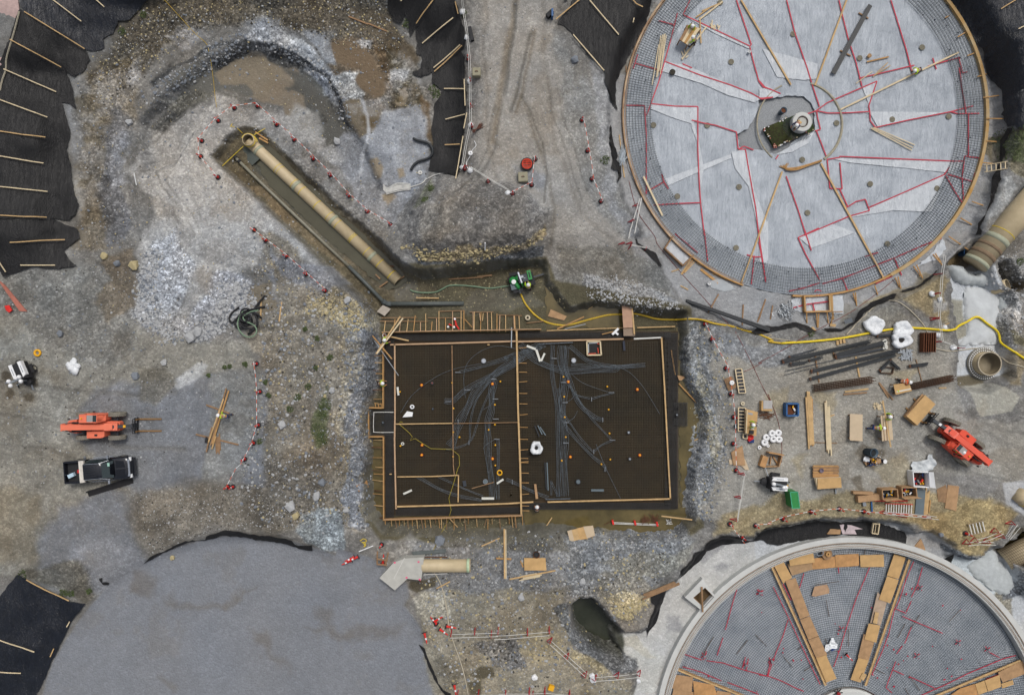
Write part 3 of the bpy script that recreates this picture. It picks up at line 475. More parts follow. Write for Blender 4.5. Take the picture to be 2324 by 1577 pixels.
ORG=M('orange_machine_paint',(216,82,58),.42,.07,1.5,coat=.2);ORGF=M('faded_orange_paint',(224,118,90),.5,.07,1.5)
TYRE=M('dusty_tyre',(126,122,112),.9,.2,5);TYRD=M('dark_tyre',(46,47,50),.85,.2,5);RIM=M('grey_rim',(150,146,132),.6,.1,3)
CAR=M('black_car_paint',(22,25,34),.18,.15,1,.3,coat=1.0);GLS=M('dark_glass',(34,48,50),.08,.1,1,spec=.7,coat=.6);CHR=M('polished_metal',(190,196,204),.22,.06,2,.7)
GRY=M('grey_metal',(146,152,158),.45,.1,3,.5);SLT=M('grey_board',(96,108,114),.7,.1,2);SKIN=M('skin',(176,128,98),.6,.05,3)
HVY=M('high_vis_fabric',(172,214,40),.8,.08,5);HVO=M('orange_fabric',(222,84,40),.8,.08,5);DEN=M('denim',(58,70,96),.85,.15,6);DRK=M('dark_fabric',(38,38,44),.85,.2,6);HAT=M('white_helmet',(232,234,236),.35,.03,3);BLF=M('blue_fabric',(36,58,108),.8,.15,5)
PVC=M('white_pipe',(200,200,196),.5,.06,3);ROPE=M('pale_hose',(176,168,150),.7,.12,4);REDH=M('red_cable',(120,52,46),.7,.15,4)
LINER=film_material('black_liner',(19,19,21),.6,.03,var=.25);LINERN=film_material('navy_liner',(19,24,34),.4,.035,var=.3)
MESHM=M('leaf_green',(66,78,44),.8,.35,6);STONE=M('pale_stone',(164,166,168),.9,.2,5);STONED=M('blue_grey_stone',(116,122,130),.9,.2,5);STONEY=M('ochre_stone',(170,158,122),.9,.2,5)
FILM=film_material('vapour_film',(154,163,174),.42,.03,var=.14,sc_=.6,dark=(180,188,197));FILML=film_material('film_overlap',(182,189,197),.4,.03,var=.06,dark=(200,206,212))
FILM2=film_material('film_under_mat',(162,172,183),.42,.02,var=.16,sc_=.6,dark=(184,190,198))
# -- mesh builder
Z3=V3((0,0,1))
class MB:
 def __init__(s):s.v=[];s.f=[]
 def add(s,vs,fs):
  o=len(s.v);s.v+=[tuple(v)for v in vs];s.f+=[tuple(i+o for i in f)for f in fs];return s
 def box(s,c,d,rz=0,top=None):
  c=V3(c);hx,hy,hz=d[0]/2,d[1]/2,d[2]/2;ca,sa=cos(rz),sin(rz);tx,ty=top or(1,1)
  vs=[]
  for z,kx,ky in((-hz,1,1),(hz,tx,ty)):
   for x,y in((-hx,-hy),(hx,-hy),(hx,hy),(-hx,hy)):
    x*=kx;y*=ky
    vs.append((c.x+x*ca-y*sa,c.y+x*sa+y*ca,c.z+z))
  return s.add(vs,[(3,2,1,0),(4,5,6,7),(0,1,5,4),(1,2,6,5),(2,3,7,6),(3,0,4,7)])
 def beam(s,a,b,w_,h_,up=Z3):
  a=V3(a);b=V3(b);d=(b-a)
  if d.length<1e-6:return s
  d.normalize();r=d.cross(up)
  if r.length<1e-4:r=d.cross(V3((1,0,0)))
  r.normalize();u=r.cross(d);r=r*w_/2;u=u*h_/2
  vs=[a-r-u,a+r-u,a+r+u,a-r+u,b-r-u,b+r-u,b+r+u,b-r+u]
  return s.add(vs,[(3,2,1,0),(4,5,6,7),(0,1,5,4),(1,2,6,5),(2,3,7,6),(3,0,4,7)])
 def tube(s,pts,r,n=8,cap=True,r1=None):
  pts=[V3(p)for p in pts];m=len(pts);rings=[]
  for i,p in enumerate(pts):
   d=(pts[min(i+1,m-1)]-pts[max(i-1,0)])
   if d.length<1e-7:d=V3((1,0,0))
   d.normalize();a=d.cross(Z3)
   if a.length<1e-3:a=d.cross(V3((0,1,0)))
   a.normalize();b=a.cross(d);rr=r if r1 is None else r+(r1-r)*i/(m-1)
   rings.append([p+a*rr*cos(2*math.pi*k/n)+b*rr*sin(2*math.pi*k/n)for k in range(n)])
  vs=[v for q in rings for v in q];fs=[]
  for i in range(m-1):
   for k in range(n):fs.append((i*n+k,i*n+(k+1)%n,(i+1)*n+(k+1)%n,(i+1)*n+k))
  if cap:fs.append(tuple(range(n))[::-1]);fs.append(tuple((m-1)*n+k for k in range(n)))
  return s.add(vs,fs)
 def lathe(s,c,prof,n=20,ax=None):
  c=V3(c);ax=V3(ax or(0,0,1)).normalized();a=ax.cross(V3((0,1,0))if abs(ax.y)<.9 else V3((1,0,0))).normalized();b=ax.cross(a)
  vs=[];fs=[]
  for r,h in prof:
   for k in range(n):t=2*math.pi*k/n;vs.append(c+ax*h+a*r*cos(t)+b*r*sin(t))
  for i in range(len(prof)-1):
   for k in range(n):fs.append((i*n+k,i*n+(k+1)%n,(i+1)*n+(k+1)%n,(i+1)*n+k))
  return s.add(vs,fs)
 def prism(s,poly,z0,z1):
  n=len(poly);vs=[(p[0],p[1],z0)for p in poly]+[(p[0],p[1],z1)for p in poly]
  return s.add(vs,[tuple(range(n))[::-1],tuple(range(n,2*n))]+[(i,(i+1)%n,n+(i+1)%n,n+i)for i in range(n)])
 def rock(s,c,r,rng,fl=.7):
  vs=[];
  for lat,n in((-.5,5),(.45,5)):
   for k in range(n):
    t=2*math.pi*(k+.5*(lat>0)+rng.uniform(-.25,.25))/n;q=r*rng.uniform(.75,1.15)
    vs.append((c[0]+q*cos(t),c[1]+q*sin(t),c[2]+r*fl*lat*rng.uniform(.8,1.3)))
  vs.append((c[0]+rng.uniform(-.3,.3)*r,c[1]+rng.uniform(-.3,.3)*r,c[2]+r*fl*rng.uniform(.7,1.0)))
  fs=[(k,(k+1)%5,5+k)for k in range(5)]+[((k+1)%5,5+(k+1)%5,5+k)for k in range(5)]+[(5+k,5+(k+1)%5,10)for k in range(5)]
  return s.add(vs,fs)
def link(name,mb,mat,smooth=False):
 me=bpy.data.meshes.new(name);me.from_pydata(mb.v,[],mb.f);me.materials.append(mat)
 if smooth:me.polygons.foreach_set('use_smooth',[True]*len(me.polygons))
 me.update();o=bpy.data.objects.new(name,me);sc.collection.objects.link(o);return o
def tag(o,label=None,cat=None,group=None,kind=None):
 if label:o['label']=label
 if cat:o['category']=cat
 if group:o['group']=group
 if kind:o['kind']=kind
 return o
def thing(name,label,cat,loc,rz=0,group=None):
 o=bpy.data.objects.new(name,None);sc.collection.objects.link(o);o.location=loc;o.rotation_euler=(0,0,rz);o.empty_display_size=.2
 return tag(o,label,cat,group)
def part(name,mb,mat,par,world=False,smooth=False,label=None,kind=None):
 if world:
  b=par
  while b.parent:b=b.parent
  l=b.location;ca,sa=cos(-b.rotation_euler[2]),sin(-b.rotation_euler[2])
  mb.v=[((x-l.x)*ca-(y-l.y)*sa,(x-l.x)*sa+(y-l.y)*ca,z-l.z)for x,y,z in mb.v]
 o=link(name,mb,mat,smooth);o.parent=par
 if label:o['label']=label
 if kind:o['kind']=kind
 return o
def solo(name,mb,mat,label,cat,group=None,smooth=False,kind=None):
 xs=[v[0]for v in mb.v];ys=[v[1]for v in mb.v];zs=[v[2]for v in mb.v]
 l=V3(((min(xs)+max(xs))/2,(min(ys)+max(ys))/2,min(zs)))
 mb.v=[(x-l.x,y-l.y,z-l.z)for x,y,z in mb.v]
 o=link(name,mb,mat,smooth);o.location=l
 return tag(o,label,cat,group,kind)
def root_at(name,label,cat,p,rz=0,group=None):return thing(name,label,cat,p,rz,group)
def copy_tree(o,par=None):
 c=o.copy();sc.collection.objects.link(c);c.parent=par
 for ch in list(o.children):copy_tree(ch,c)
 return c
ORD=['first','second','third','fourth','fifth','sixth','seventh','eighth','ninth','tenth','eleventh','twelfth','thirteenth','fourteenth','fifteenth','sixteenth','seventeenth','eighteenth','nineteenth','twentieth','twenty-first','twenty-second','twenty-third','twenty-fourth','twenty-fifth','twenty-sixth','twenty-seventh','twenty-eighth']
def cdt(poly,step,jitter=.25):
 P=[V3((p[0],p[1]))for p in poly];n=len(P);vs=[];
 for i in range(n):
  a=P[i];b=P[(i+1)%n];m=max(1,int((b-a).length/step))
  for k in range(m):vs.append(a+(b-a)*k/m)
 nb=len(vs);edges=[(i,(i+1)%nb)for i in range(nb)]
 xs=[p.x for p in P];ys=[p.y for p in P];rg=random.Random(3)
 y=min(ys)+step/2;r=0
 while y<max(ys):
  x=min(xs)+(step/2 if r%2 else 0)
  while x<max(xs):
   q=V3((x+rg.uniform(-jitter,jitter)*step,y+rg.uniform(-jitter,jitter)*step));ins=False
   for i in range(n):
    a=P[i];b=P[(i+1)%n]
    if(a.y>q.y)!=(b.y>q.y)and q.x<(b.x-a.x)*(q.y-a.y)/(b.y-a.y)+a.x:ins=not ins
   if ins:vs.append(q)
   x+=step
  y+=step;r+=1
 out=delaunay_2d_cdt(vs,edges,[list(range(nb))],1,1e-4)
 return[tuple(v)for v in out[0]],out[2]
def ragged(poly,amp,step=6,seed=1):
 rg=random.Random(seed);out=[]
 for i in range(len(poly)):
  a=poly[i];b=poly[(i+1)%len(poly)];d=math.hypot(b[0]-a[0],b[1]-a[1]);m=max(1,int(d/step))
  for k in range(m):
   t=k/m;out.append((a[0]+(b[0]-a[0])*t+rg.uniform(-amp,amp),a[1]+(b[1]-a[1])*t+rg.uniform(-amp,amp)))
 return out
def drape(poly_px,dz=.05,step=.35,wr=.06,rag=1.2,zfun=None,seed=1):
 """sheet lying on the ground inside a plate outline"""
 if rag:poly_px=ragged(poly_px,rag,7,seed)
 w_=[]
 for u,v in poly_px:
  p=Gd(u,v)if zfun is None else PZ(u,v,zfun)
  w_.append((p.x,p.y))
 vs,fs=cdt(w_,step);X=np.array([v[0]for v in vs]);Y=np.array([v[1]for v in vs])
 wv=wr*(2.4*fbm(X,Y*.45,1.3,3,300+seed)+1.5*np.maximum(0,.25-np.abs(fbm(X*.6+Y*.5,Y*.9,1.9,2,320+seed))))
 out=[]
 for i,(x,y)in enumerate(vs):
  z=max(hgt(x+a,y+b)for a,b in((0,0),(.1,0),(-.1,0),(0,.1),(0,-.1)))if zfun is None else zfun
  out.append((x,y,z+dz+abs(wv[i])))
 m=MB();m.v=out;m.f=[tuple(f)for f in fs];return m
def board(a,b,w_=.14,h_=.05):
 return MB().beam(a,b,w_,h_)
def gboard(t,x0,y0,x1,y1,w_=.14,h_=.05,dz=.05):
 """board on the ground between two plate points; rests above the highest ground under it"""
 a=Gt(t,x0,y0);b=Gt(t,x1,y1);lift=0
 for k in range(9):
  p=a.lerp(b,k/8);lift=max(lift,hgt(p.x,p.y)-p.z)
 a.z+=lift*.6+dz;b.z+=lift*.6+dz
 return MB().beam(a,b,w_,h_)
def smooth_path(pts,n=6):
 out=[]
 for i in range(len(pts)-1):
  p0=pts[max(i-1,0)];p1=pts[i];p2=pts[i+1];p3=pts[min(i+2,len(pts)-1)]
  for k in range(n):
   t=k/n;out.append(tuple(.5*((2*p1[j])+(-p0[j]+p2[j])*t+(2*p0[j]-5*p1[j]+4*p2[j]-p3[j])*t*t+(-p0[j]+3*p1[j]-3*p2[j]+p3[j])*t**3)for j in range(len(p1))))
 out.append(tuple(pts[-1]));return out
def gtube(t,pts,r,dz=None,n=6,sm=5):
 return MB().tube([Gt(t,*p,(r if dz is None else dz))for p in smooth_path(pts,sm)],r,n)
 # -- ground sheet
ny,nx=XX.shape
me=bpy.data.meshes.new('ground');nv=nx*ny
me.vertices.add(nv);co=np.stack([XX,YY,ZZ],-1).astype(np.float32).reshape(-1);me.vertices.foreach_set('co',co)
ii=np.arange(nv).reshape(ny,nx);q=np.stack([ii[:-1,:-1],ii[:-1,1:],ii[1:,1:],ii[1:,:-1]],-1).reshape(-1,4)
me.loops.add(len(q)*4);me.loops.foreach_set('vertex_index',q.reshape(-1).astype(np.int32))
me.polygons.add(len(q));me.polygons.foreach_set('loop_start',np.arange(0,len(q)*4,4,dtype=np.int32));me.polygons.foreach_set('loop_total',np.full(len(q),4,dtype=np.int32))
me.polygons.foreach_set('use_smooth',np.ones(len(q),bool))
me.update(calc_edges=True)
ca=me.color_attributes.new('soil','FLOAT_COLOR','POINT')
c=COL/255;lin=np.where(c<=.04045,c/12.92,((c+.055)/1.055)**2.4)
al=np.clip(.12+(RG-.01)/.11,.16,1.0)[...,None]
ca.data.foreach_set('color',np.concatenate([lin,al],-1).astype(np.float32).reshape(-1))
me.materials.append(ground_material())
go=bpy.data.objects.new('ground',me);sc.collection.objects.link(go);tag(go,kind='structure')
# -- standing water
WAT=M('muddy_water',(84,76,48),.14,.25,.5,spec=.4,c2=(108,96,62));WATG=M('green_pond_water',(42,48,36),.12,.2,.4,spec=.4,c2=(64,66,56));WATT=M('trench_water',(80,78,64),.16,.15,.5,spec=.4);WATB=M('tan_puddle_water',(120,104,82),.2,.1,.5,spec=.4)
def water(poly,z,mat,rag=3,seed=1):
 m=MB();P=[PZ(u,v,z)for u,v in ragged(poly,rag,9,seed)];vs,fs=cdt([(p.x,p.y)for p in P],1.5)
 m.v=[(x,y,z)for x,y in vs];m.f=[tuple(f)for f in fs]
 o=link('water',m,mat);tag(o,kind='structure');return o
water([(1535,730),(1552,740),(1556,860),(1592,900),(1610,945),(1592,1010),(1575,1060),(1570,1140),(1574,1184),(1535,1215),(1300,1210),(1190,1206),(1190,1150),(1545,1150)],ZP+.06,WAT)
water([(838,930),(866,930),(868,1195),(845,1160)],ZP+.05,WAT,3,2)
water([(1236,640),(1290,690),(1340,680),(1420,705),(1430,745),(1240,745)],ZP+.07,WAT,4,3)
water(POND,-2.75,WATG,2,6)
water([(545,300),(590,300),(700,410),(800,505),(905,600),(925,640),(880,660),(760,560),(610,420)],ZT+.10,WATT,3,7)
water(HOLE,-2.45,WAT,2,8)
# -- black liner sheets with their battens
BAT={0:('A',[((185,95),(583,340)),((355,0),(565,160)),((645,0),(715,62))]),1:('A',[((90,280),(432,465)),((45,475),(398,628)),((0,672),(350,802)),((0,885),(343,937)),((0,1050),(330,1108)),((0,1255),(345,1292)),((12,1447),(348,1465))]),2:('E',[((95,92),(458,73)),((160,242),(390,242)),((0,190),(62,287)),((8,40),(2,180))]),3:('B',[((1222,0),(1097,177)),((1342,140),(1135,303)),((1388,320),(1210,465)),((1400,328),(1215,490)),((1280,603),(1415,610)),((1290,808),(1420,780)),((1285,978),(1385,977)),((1408,925),(1360,1210)),((1415,545),(1422,725)),((1355,30),(1375,115)),((1433,770),(1413,875)),((1015,0),(995,30))]),4:('C',[((497,5),(330,143)),((553,15),(748,247)),((445,245),(650,485)),((830,0),(900,82)),((845,150),(835,187))]),5:('D',[((1722,0),(1600,75)),((1774,180),(1705,215))]),6:('J',[((195,795),(480,935)),((0,1190),(255,1272)),((0,1407),(163,1414)),((380,1252),(358,1305)),((485,1073),(465,1108))])}
for i,(lab,poly,z,k)in enumerate(LINERS):
 area=len(poly)>12
 mb=drape(poly,.10,.38 if i in(0,1,2,3,4,5,6)else.25,.10 if i<7 else.05,1.5 if i<7 else 1.2,None,i)
 cx=sum(v[0]for v in mb.v)/len(mb.v);cy=sum(v[1]for v in mb.v)/len(mb.v)
 r=thing('liner_sheet',lab,'liner',(cx,cy,min(v[2]for v in mb.v)),0,'black liner sheets lining the banks')
 part('membrane',mb,LINERN if k=='N' else LINER,r,True,True)
 if i in BAT:
  t,bs=BAT[i]
  for j,(a,b)in enumerate(bs):
   n=max(2,int(math.hypot(a[0]-b[0],a[1]-b[1])/70));m=MB();pts=[Gt(t,a[0]+(b[0]-a[0])*q/n,a[1]+(b[1]-a[1])*q/n)for q in range(n+1)]
   for p in pts:p.z=max(hgt(p.x+dx,p.y+dy)for dx in(-.25,0,.25)for dy in(-.25,0,.25))+.34
   for q in range(n):m.beam(pts[q],pts[q+1],.085,.05)
   part('batten',m,[WOODL,WOOD,WHT_][0 if(i*3+j)%3 else 1],r,True)
solo('edge_rope',MB().tube([Gt('A',x,y,.25)for x,y in smooth_path([(130,80),(110,160),(85,250),(60,330),(42,400),(38,470),(15,540),(0,610)],4)],.07,6),M('twisted_rope',(150,144,128),.9,.4,9),'thick pale rope running along the upper edge of the left bank liner','rope')
# -- ROUND BASE UNDER FILM (upper right)
def T1z(r,hub=False):return-2.05+(r/411)*.55
c1=PZ(T1C[0],T1C[1],-1.5);R1=411/SC*(1+1.5/HC)
def t1(u,v,dz=0):
 p=PZ(u,v,-1.7);r=min(1.02,math.hypot(p.x-c1.x,p.y-c1.y)/R1);z=-2.05+r*.55+dz
 p=PZ(u,v,z);p.z=z;return p
def t1t(t,x,y,dz=0):return t1(*px(t,x,y),dz)
film=thing('film_sheet','huge round sheet of pale grey vapour film covering the upper right base, red taped','film sheet',(c1.x,c1.y,-2.05))
HUB=D('D',[(0,665),(50,640),(150,650),(200,640),(300,650),(345,690),(370,740),(372,870),(300,905),(230,950),(170,1005),(100,1035),(30,1010),(-60,1000),(-130,980),(-150,900),(-70,860),(-40,800),(-10,740)])
outer=circ(1825,261,409,120)
def ring_mesh():
 n=160;inner=[t1(*p)for p in ragged(HUB,1.5,6,4)];
 cx_,cy_=sum(p.x for p in inner)/len(inner),sum(p.y for p in inner)/len(inner)
 def inner_r(a):
  best=2.0
  for i in range(len(inner)):
   p,q=inner[i],inner[(i+1)%len(inner)];dx,dy=cos(a),sin(a);ex,ey=q.x-p.x,q.y-p.y;den_=dx*ey-dy*ex
   if abs(den_)<1e-9:continue
   t=((p.x-cx_)*ey-(p.y-cy_)*ex)/den_;s_=((p.x-cx_)*dy-(p.y-cy_)*dx)/den_
   if t>0 and 0<=s_<=1:best=max(best,t)
  return best
 n=260;m=60;X=[];
 for i in range(n):
  a=2*math.pi*i/n;r0=inner_r(a);dx,dy=cos(a),sin(a)
  bx,by=cx_-c1.x,cy_-c1.y;B_=bx*dx+by*dy;C_=bx*bx+by*by-(R1-.12)**2;r1=-B_+math.sqrt(B_*B_-C_)
  for k in range(m+1):r=r0+(r1-r0)*k/m;X.append((cx_+dx*r,cy_+dy*r))
 X=np.array(X);wv=fbm(X[:,0],X[:,1]*.6,1.1,3,500,.6);wv2=np.abs(fbm(X[:,0]*.5+X[:,1]*.3,X[:,1]-.4*X[:,0],.9,3,520))
 z=-2.05+np.hypot(X[:,0]-c1.x,X[:,1]-c1.y)/R1*.55+.02*wv+.025*wv2
 f=[(i*(m+1)+k,i*(m+1)+k+1,((i+1)%n)*(m+1)+k+1,((i+1)%n)*(m+1)+k)for i in range(n)for k in range(m)]
 mb=MB();mb.v=[(x,y,zz)for(x,y),zz in zip(X.tolist(),z.tolist())];mb.f=f;return mb
part('film',ring_mesh(),FILM,film,True,True)
def flat_on_t1(poly,dz,step=.6):
 P=[t1(*p)for p in poly];vs,fs=cdt([(p.x,p.y)for p in P],step);m=MB()
 m.v=[(x,y,-2.05+math.hypot(x-c1.x,y-c1.y)/R1*.55+dz)for x,y in vs];m.f=[tuple(f)for f in fs];return m
for t,pl in[('C',[(1235,805),(1245,800),(1290,960),(1320,1130),(1300,1280),(1285,1130),(1280,960),(1240,860)]),('C',[(1505,1020),(1600,1000),(1620,1080),(1660,1280),(1740,1480),(1745,1577),(1690,1560),(1620,1250),(1530,1130)]),('C',[(965,700),(1160,710),(1280,718),(1280,805),(1235,830),(1110,790),(960,730)]),('C',[(1060,415),(1200,440),(1500,570),(1700,665),(1660,690),(1480,640),(1300,560),(1040,480)]),('C',[(1060,1200),(1500,1035),(1505,1060),(1080,1245)]),('D',[(590,1460),(740,1395),(1240,1175),(1200,1300),(1150,1420),(900,1410)]),('I',[(265,55),(480,-40),(640,20),(350,125)]),('D',[(20,330),(390,430),(385,530),(300,540),(120,520)]),('D',[(400,745),(740,750),(1280,755),(1100,790),(790,850),(740,760)]),('I',[(0,0),(60,-60),(60,200),(40,230),(0,220)]),('D',[(460,1060),(1000,1075),(1370,1085),(1280,1160),(1000,1130),(600,1090)]),('C',[(1150,90),(1300,160),(1500,250),(1640,310),(1620,330),(1400,230)]),('D',[(690,590),(790,545),(760,640),(735,710)]),('D',[(0,600),(60,580),(140,640),(100,660),(0,670)]),('D',[(160,1010),(300,930),(370,880),(330,960),(220,1020),(100,1040)])]:
 part('overlap_sheet',flat_on_t1(D(t,pl),.075),FILML,film,True,True)
def tape(t,pts,w_=.10,dz=.10,par=None,mat=None,f=t1t):
 m=MB();P=[f(t,x,y,dz)for x,y in pts]
 for a,b in zip(P[:-1],P[1:]):
  k=max(1,int((b-a).length/1.2))
  for i in range(k):m.beam(a.lerp(b,i/k)+V3((0,0,random.uniform(0,.004))),a.lerp(b,(i+1)/k),w_,.02)
 return part('tape_seam',m,mat or REDT,par or film,True)
for t,pts in[('C',[(1230,0),(1183,100),(1290,150),(1630,310),(1640,300),(1540,0)]),('C',[(1630,315),(1650,400),(1690,545),(1720,585),(1774,600)]),('C',[(1060,412),(1300,505),(1500,570),(1640,625),(1710,665),(1774,655)]),('C',[(1145,90),(1100,270),(1040,480),(1020,550),(940,770),(925,768),(925,708),(800,706)]),('C',[(865,425),(1000,465),(1045,485)]),('C',[(925,708),(937,900),(937,1300)]),('C',[(965,695),(1130,712),(1282,715),(1282,1000),(1290,1200),(1300,1355),(1325,1577)]),('C',[(985,1374),(1120,1365),(1300,1357)]),('C',[(1240,805),(1320,825),(1400,840),(1540,885),(1552,1000),(1600,1000),(1620,1120),(1670,1400),(1690,1577)]),('C',[(1555,1000),(1590,980),(1655,1005)]),('C',[(930,1290),(1055,1218),(1040,1165)]),('C',[(1055,1218),(1085,1265)]),('C',[(1178,428),(1243,457)]),('C',[(1020,140),(1130,170)]),('C',[(880,365),(850,460)]),('D',[(185,0),(240,220),(320,450),(360,580),(405,715)]),('D',[(320,765),(385,742),(455,690),(580,635),(790,545),(735,710),(742,748),(560,758),(460,758),(385,742),(395,800),(412,868),(375,878)]),('D',[(535,0),(560,110),(600,270),(650,420),(690,580)]),('D',[(742,748),(745,810),(780,855),(1000,805),(1280,750),(1435,710)]),('D',[(882,0),(920,120),(985,330),(1022,478),(1060,470)]),('D',[(670,525),(800,495),(1040,438)]),('D',[(1130,445),(1345,385),(1340,400),(1362,490),(1395,482)]),('D',[(1340,455),(1355,560),(1388,765)]),('D',[(1280,748),(1330,762),(1475,760)]),('D',[(1402,765),(1402,1050),(1475,1058)]),('D',[(1402,1050),(1378,1045),(1360,1190)]),('D',[(0,540),(40,585),(145,628)]),('D',[(0,660),(95,652)]),('D',[(385,878),(450,1045)]),('D',[(455,1068),(540,1055),(540,1048),(1300,1080),(1370,1080)]),('D',[(457,1068),(475,1262),(557,1265),(542,1090)]),('D',[(540,1265),(595,1385),(580,1388)]),('D',[(595,1385),(650,1350),(712,1335),(740,1410),(600,1450),(300,1577)]),('D',[(735,1390),(900,1320),(1240,1170),(1275,1120)]),('D',[(1250,1175),(1310,1280),(1372,1375),(1360,1190)]),('D',[(1265,1168),(1425,1215)]),('D',[(1445,1160),(1420,1270)]),('D',[(182,1180),(260,1400),(315,1577)]),('D',[(130,1040),(112,1065)]),('D',[(1163,390),(1188,465)]),('G',[(1325,0),(1335,100),(1348,215)]),('G',[(1130,28),(1210,95),(1280,155)]),('G',[(1688,0),(1700,100),(1738,350)]),('G',[(1660,175),(1640,365)]),('G',[(1610,168),(1660,183),(1712,182)]),('I',[(0,80),(45,350)]),('I',[(260,55),(400,-10)]),('I',[(262,55),(310,160),(405,335)]),('I',[(305,0),(350,140)]),('I',[(200,412),(300,390),(408,355)]),('I',[(425,362),(560,325),(740,255),(905,190),(1100,105),(1222,58)]),('I',[(560,330),(595,412)]),('I',[(905,190),(955,305)]),('I',[(708,180),(798,153)]),('I',[(780,362),(895,310)])]:
 tape(t,pts)
for p in D('C',[(985,838),(1145,1315),(1505,415),(1345,840),(1558,1252),(1432,18)])+D('D',[(520,825),(893,800),(1272,780),(745,1232),(1192,1262),(290,1070),(325,1425),(675,390),(1093,318),(230,228)])+D('G',[(1538,122)])+D('I',[(860,95)]):
 q=t1(*p,.1);part('puddle_spot',MB().lathe(q,[(0.0,0),(.13,.004),(.26,.0)],12),M('dirt_spot',(112,108,94),.8,.4,6),film,True)
hubc=t1t('D',190,830)
m=MB();m.lathe((hubc.x,hubc.y,-2.5),[(0,.3),(4.2,.33),(4.6,.2)],30);solo('gravel_bed',m,M('grey_gravel',(142,146,150),.95,.3,14,bumpd=.05),'bare grey gravel inside the torn middle of the film','gravel',smooth=True)
fp=thing('footing_frame','dark rectangular footing hole with green mesh beneath the round hub block','footing',t1t('D',205,885,-.1))
P=[t1t('D',x,y,.12)for x,y in((30,860),(260,765),(330,775),(372,872),(105,990))]
m=MB();m.prism([(p.x,p.y)for p in P][::-1],-2.1,P[0].z+.02);part('dark_bed',m,M('dark_green_mesh',(34,42,34),.9,.6,5,c2=(66,84,34)),fp,True)
m=MB()
for i in range(26):
 a=P[4].lerp(P[3],i/25);b=P[0].lerp(P[1],i/25);m.beam(a+V3((0,0,.05)),b+V3((0,0,.05)),.025,.02)
for i in range(12):
 a=P[0].lerp(P[4],i/11);b=P[1].lerp(P[3],i/11);m.beam(a+V3((0,0,.07)),b+V3((0,0,.07)),.025,.02)
part('bar_mat',m,REBD,fp,True)
rg=random.Random(5)
for i in range(40):
 k=rg.random();a,b=rg.choice([(P[0],P[4]),(P[4],P[3]),(P[0],P[1])]);q=a.lerp(b,k);q.x+=rg.uniform(-.1,.1);q.y+=rg.uniform(-.1,.1)
 part('end_cap',MB().lathe((q.x,q.y,q.z+.02),[(.0,.14),(.05,.14),(.055,.0)],6),[WHT_,M('pink_cap',(190,120,110)),WOODL][i%3],fp,True)
hb=thing('hub_block','round white ring block with a worker on top in the middle of the filmed base','concrete block',t1t('D',263,845,.05))
hp=t1t('D',262,838,0);hc=(hp.x,hp.y,-2.0)
part('ring',MB().lathe(hc,[(.86,0),(.88,.85),(.84,.92),(.52,.92),(.5,.80),(0,.80)],32),CONCW,hb,True)
part('inner_disc',MB().lathe((hc[0],hc[1],hc[2]+.81),[(0,.03),(.38,.03),(.4,0)],24),CONC,hb,True)
m=MB()
for i in range(40):
 a=2*math.pi*i/40;m.beam((hc[0]+.44*cos(a),hc[1]+.44*sin(a),-1.2),(hc[0]+.46*cos(a),hc[1]+.46*sin(a),-1.02),.03,.03)
part('dowel_ring',m,REBR,hb,True)
m=MB()
for i in range(30):
 a=radians(150+i*5.6);m.beam((hc[0]+.85*cos(a),hc[1]+.85*sin(a),-1.75),(hc[0]+1.5*cos(a),hc[1]+1.5*sin(a),-1.72),.025,.025)
part('radial_bars',m,REB,hb,True)
m=MB();pts=[t1(1815+96*cos(radians(a)),283+96*sin(radians(a)),.03)for a in range(-75,60,5)]
solo('sand_ridge',m.tube(pts,.12,6),M('damp_sand',(158,152,134),.95,.25,4),'curved ridge of damp sand on the film right of the hub','sand')
m=MB();pts=[t1(1815+97*cos(radians(a)),283+97*sin(radians(a)),.03)for a in range(130,250,5)]
solo('sand_ridge',m.tube(pts,.07,6),M('damp_sand',(158,152,134)),'thin curved ridge of sand on the film left of the hub','sand')
m=MB()
for k in range(9):
 o=random.uniform(-7,7);m.tube([t1t('D',x,y+o,.1+.02*k)for x,y in smooth_path([(135+8*k,1115-3*k),(180,1130),(250,1125+k),(330,1105),(420,1075)],3)],.035,5)
solo('lath_bundle',m,WOODO,'bundle of bent timber laths curving below the hub','lath')
mat_=thing('reinforcement_ring','wide ring of steel mesh round the rim of the filmed upper right base','steel mesh',(c1.x,c1.y,-1.6))
def inband(x,y):
 r=math.hypot(x-c1.x,y-c1.y)/R1;return.845<r<.985
mb=MB()
for k in range(9):
 r=R1*(.85+.0165*k);n=150
 for i in range(n):
  a0=2*math.pi*i/n;a1=2*math.pi*(i+1)/n;z=-2.05+r/R1*.55+.16
  mb.beam((c1.x+r*cos(a0),c1.y+r*sin(a0),z),(c1.x+r*cos(a1),c1.y+r*sin(a1),z),.03,.03)
part('hoop_bars',mb,REBM,mat_,True)
mb=MB();n=440
for i in range(n):
 a=2*math.pi*i/n;z=-2.05+.9*.55+.19
 mb.beam((c1.x+R1*.843*cos(a),c1.y+R1*.843*sin(a),z-.02),(c1.x+R1*.988*cos(a),c1.y+R1*.988*sin(a),z+.06),.026,.03)
part('cross_bars',mb,REBM,mat_,True)
mb=MB()
for i in range(90):
 a=2*math.pi*i/90;r=R1*(.848+.12*((i*37)%10)/10);mb.box((c1.x+r*cos(a),c1.y+r*sin(a),-1.32),(.09,.09,.08))
part('spacer_blocks',mb,M('dark_spacer',(54,60,70)),mat_,True)
fw=thing('formwork_ring','curved timber formwork round the filmed upper right base with braces outside','formwork',(c1.x,c1.y,-1.5))
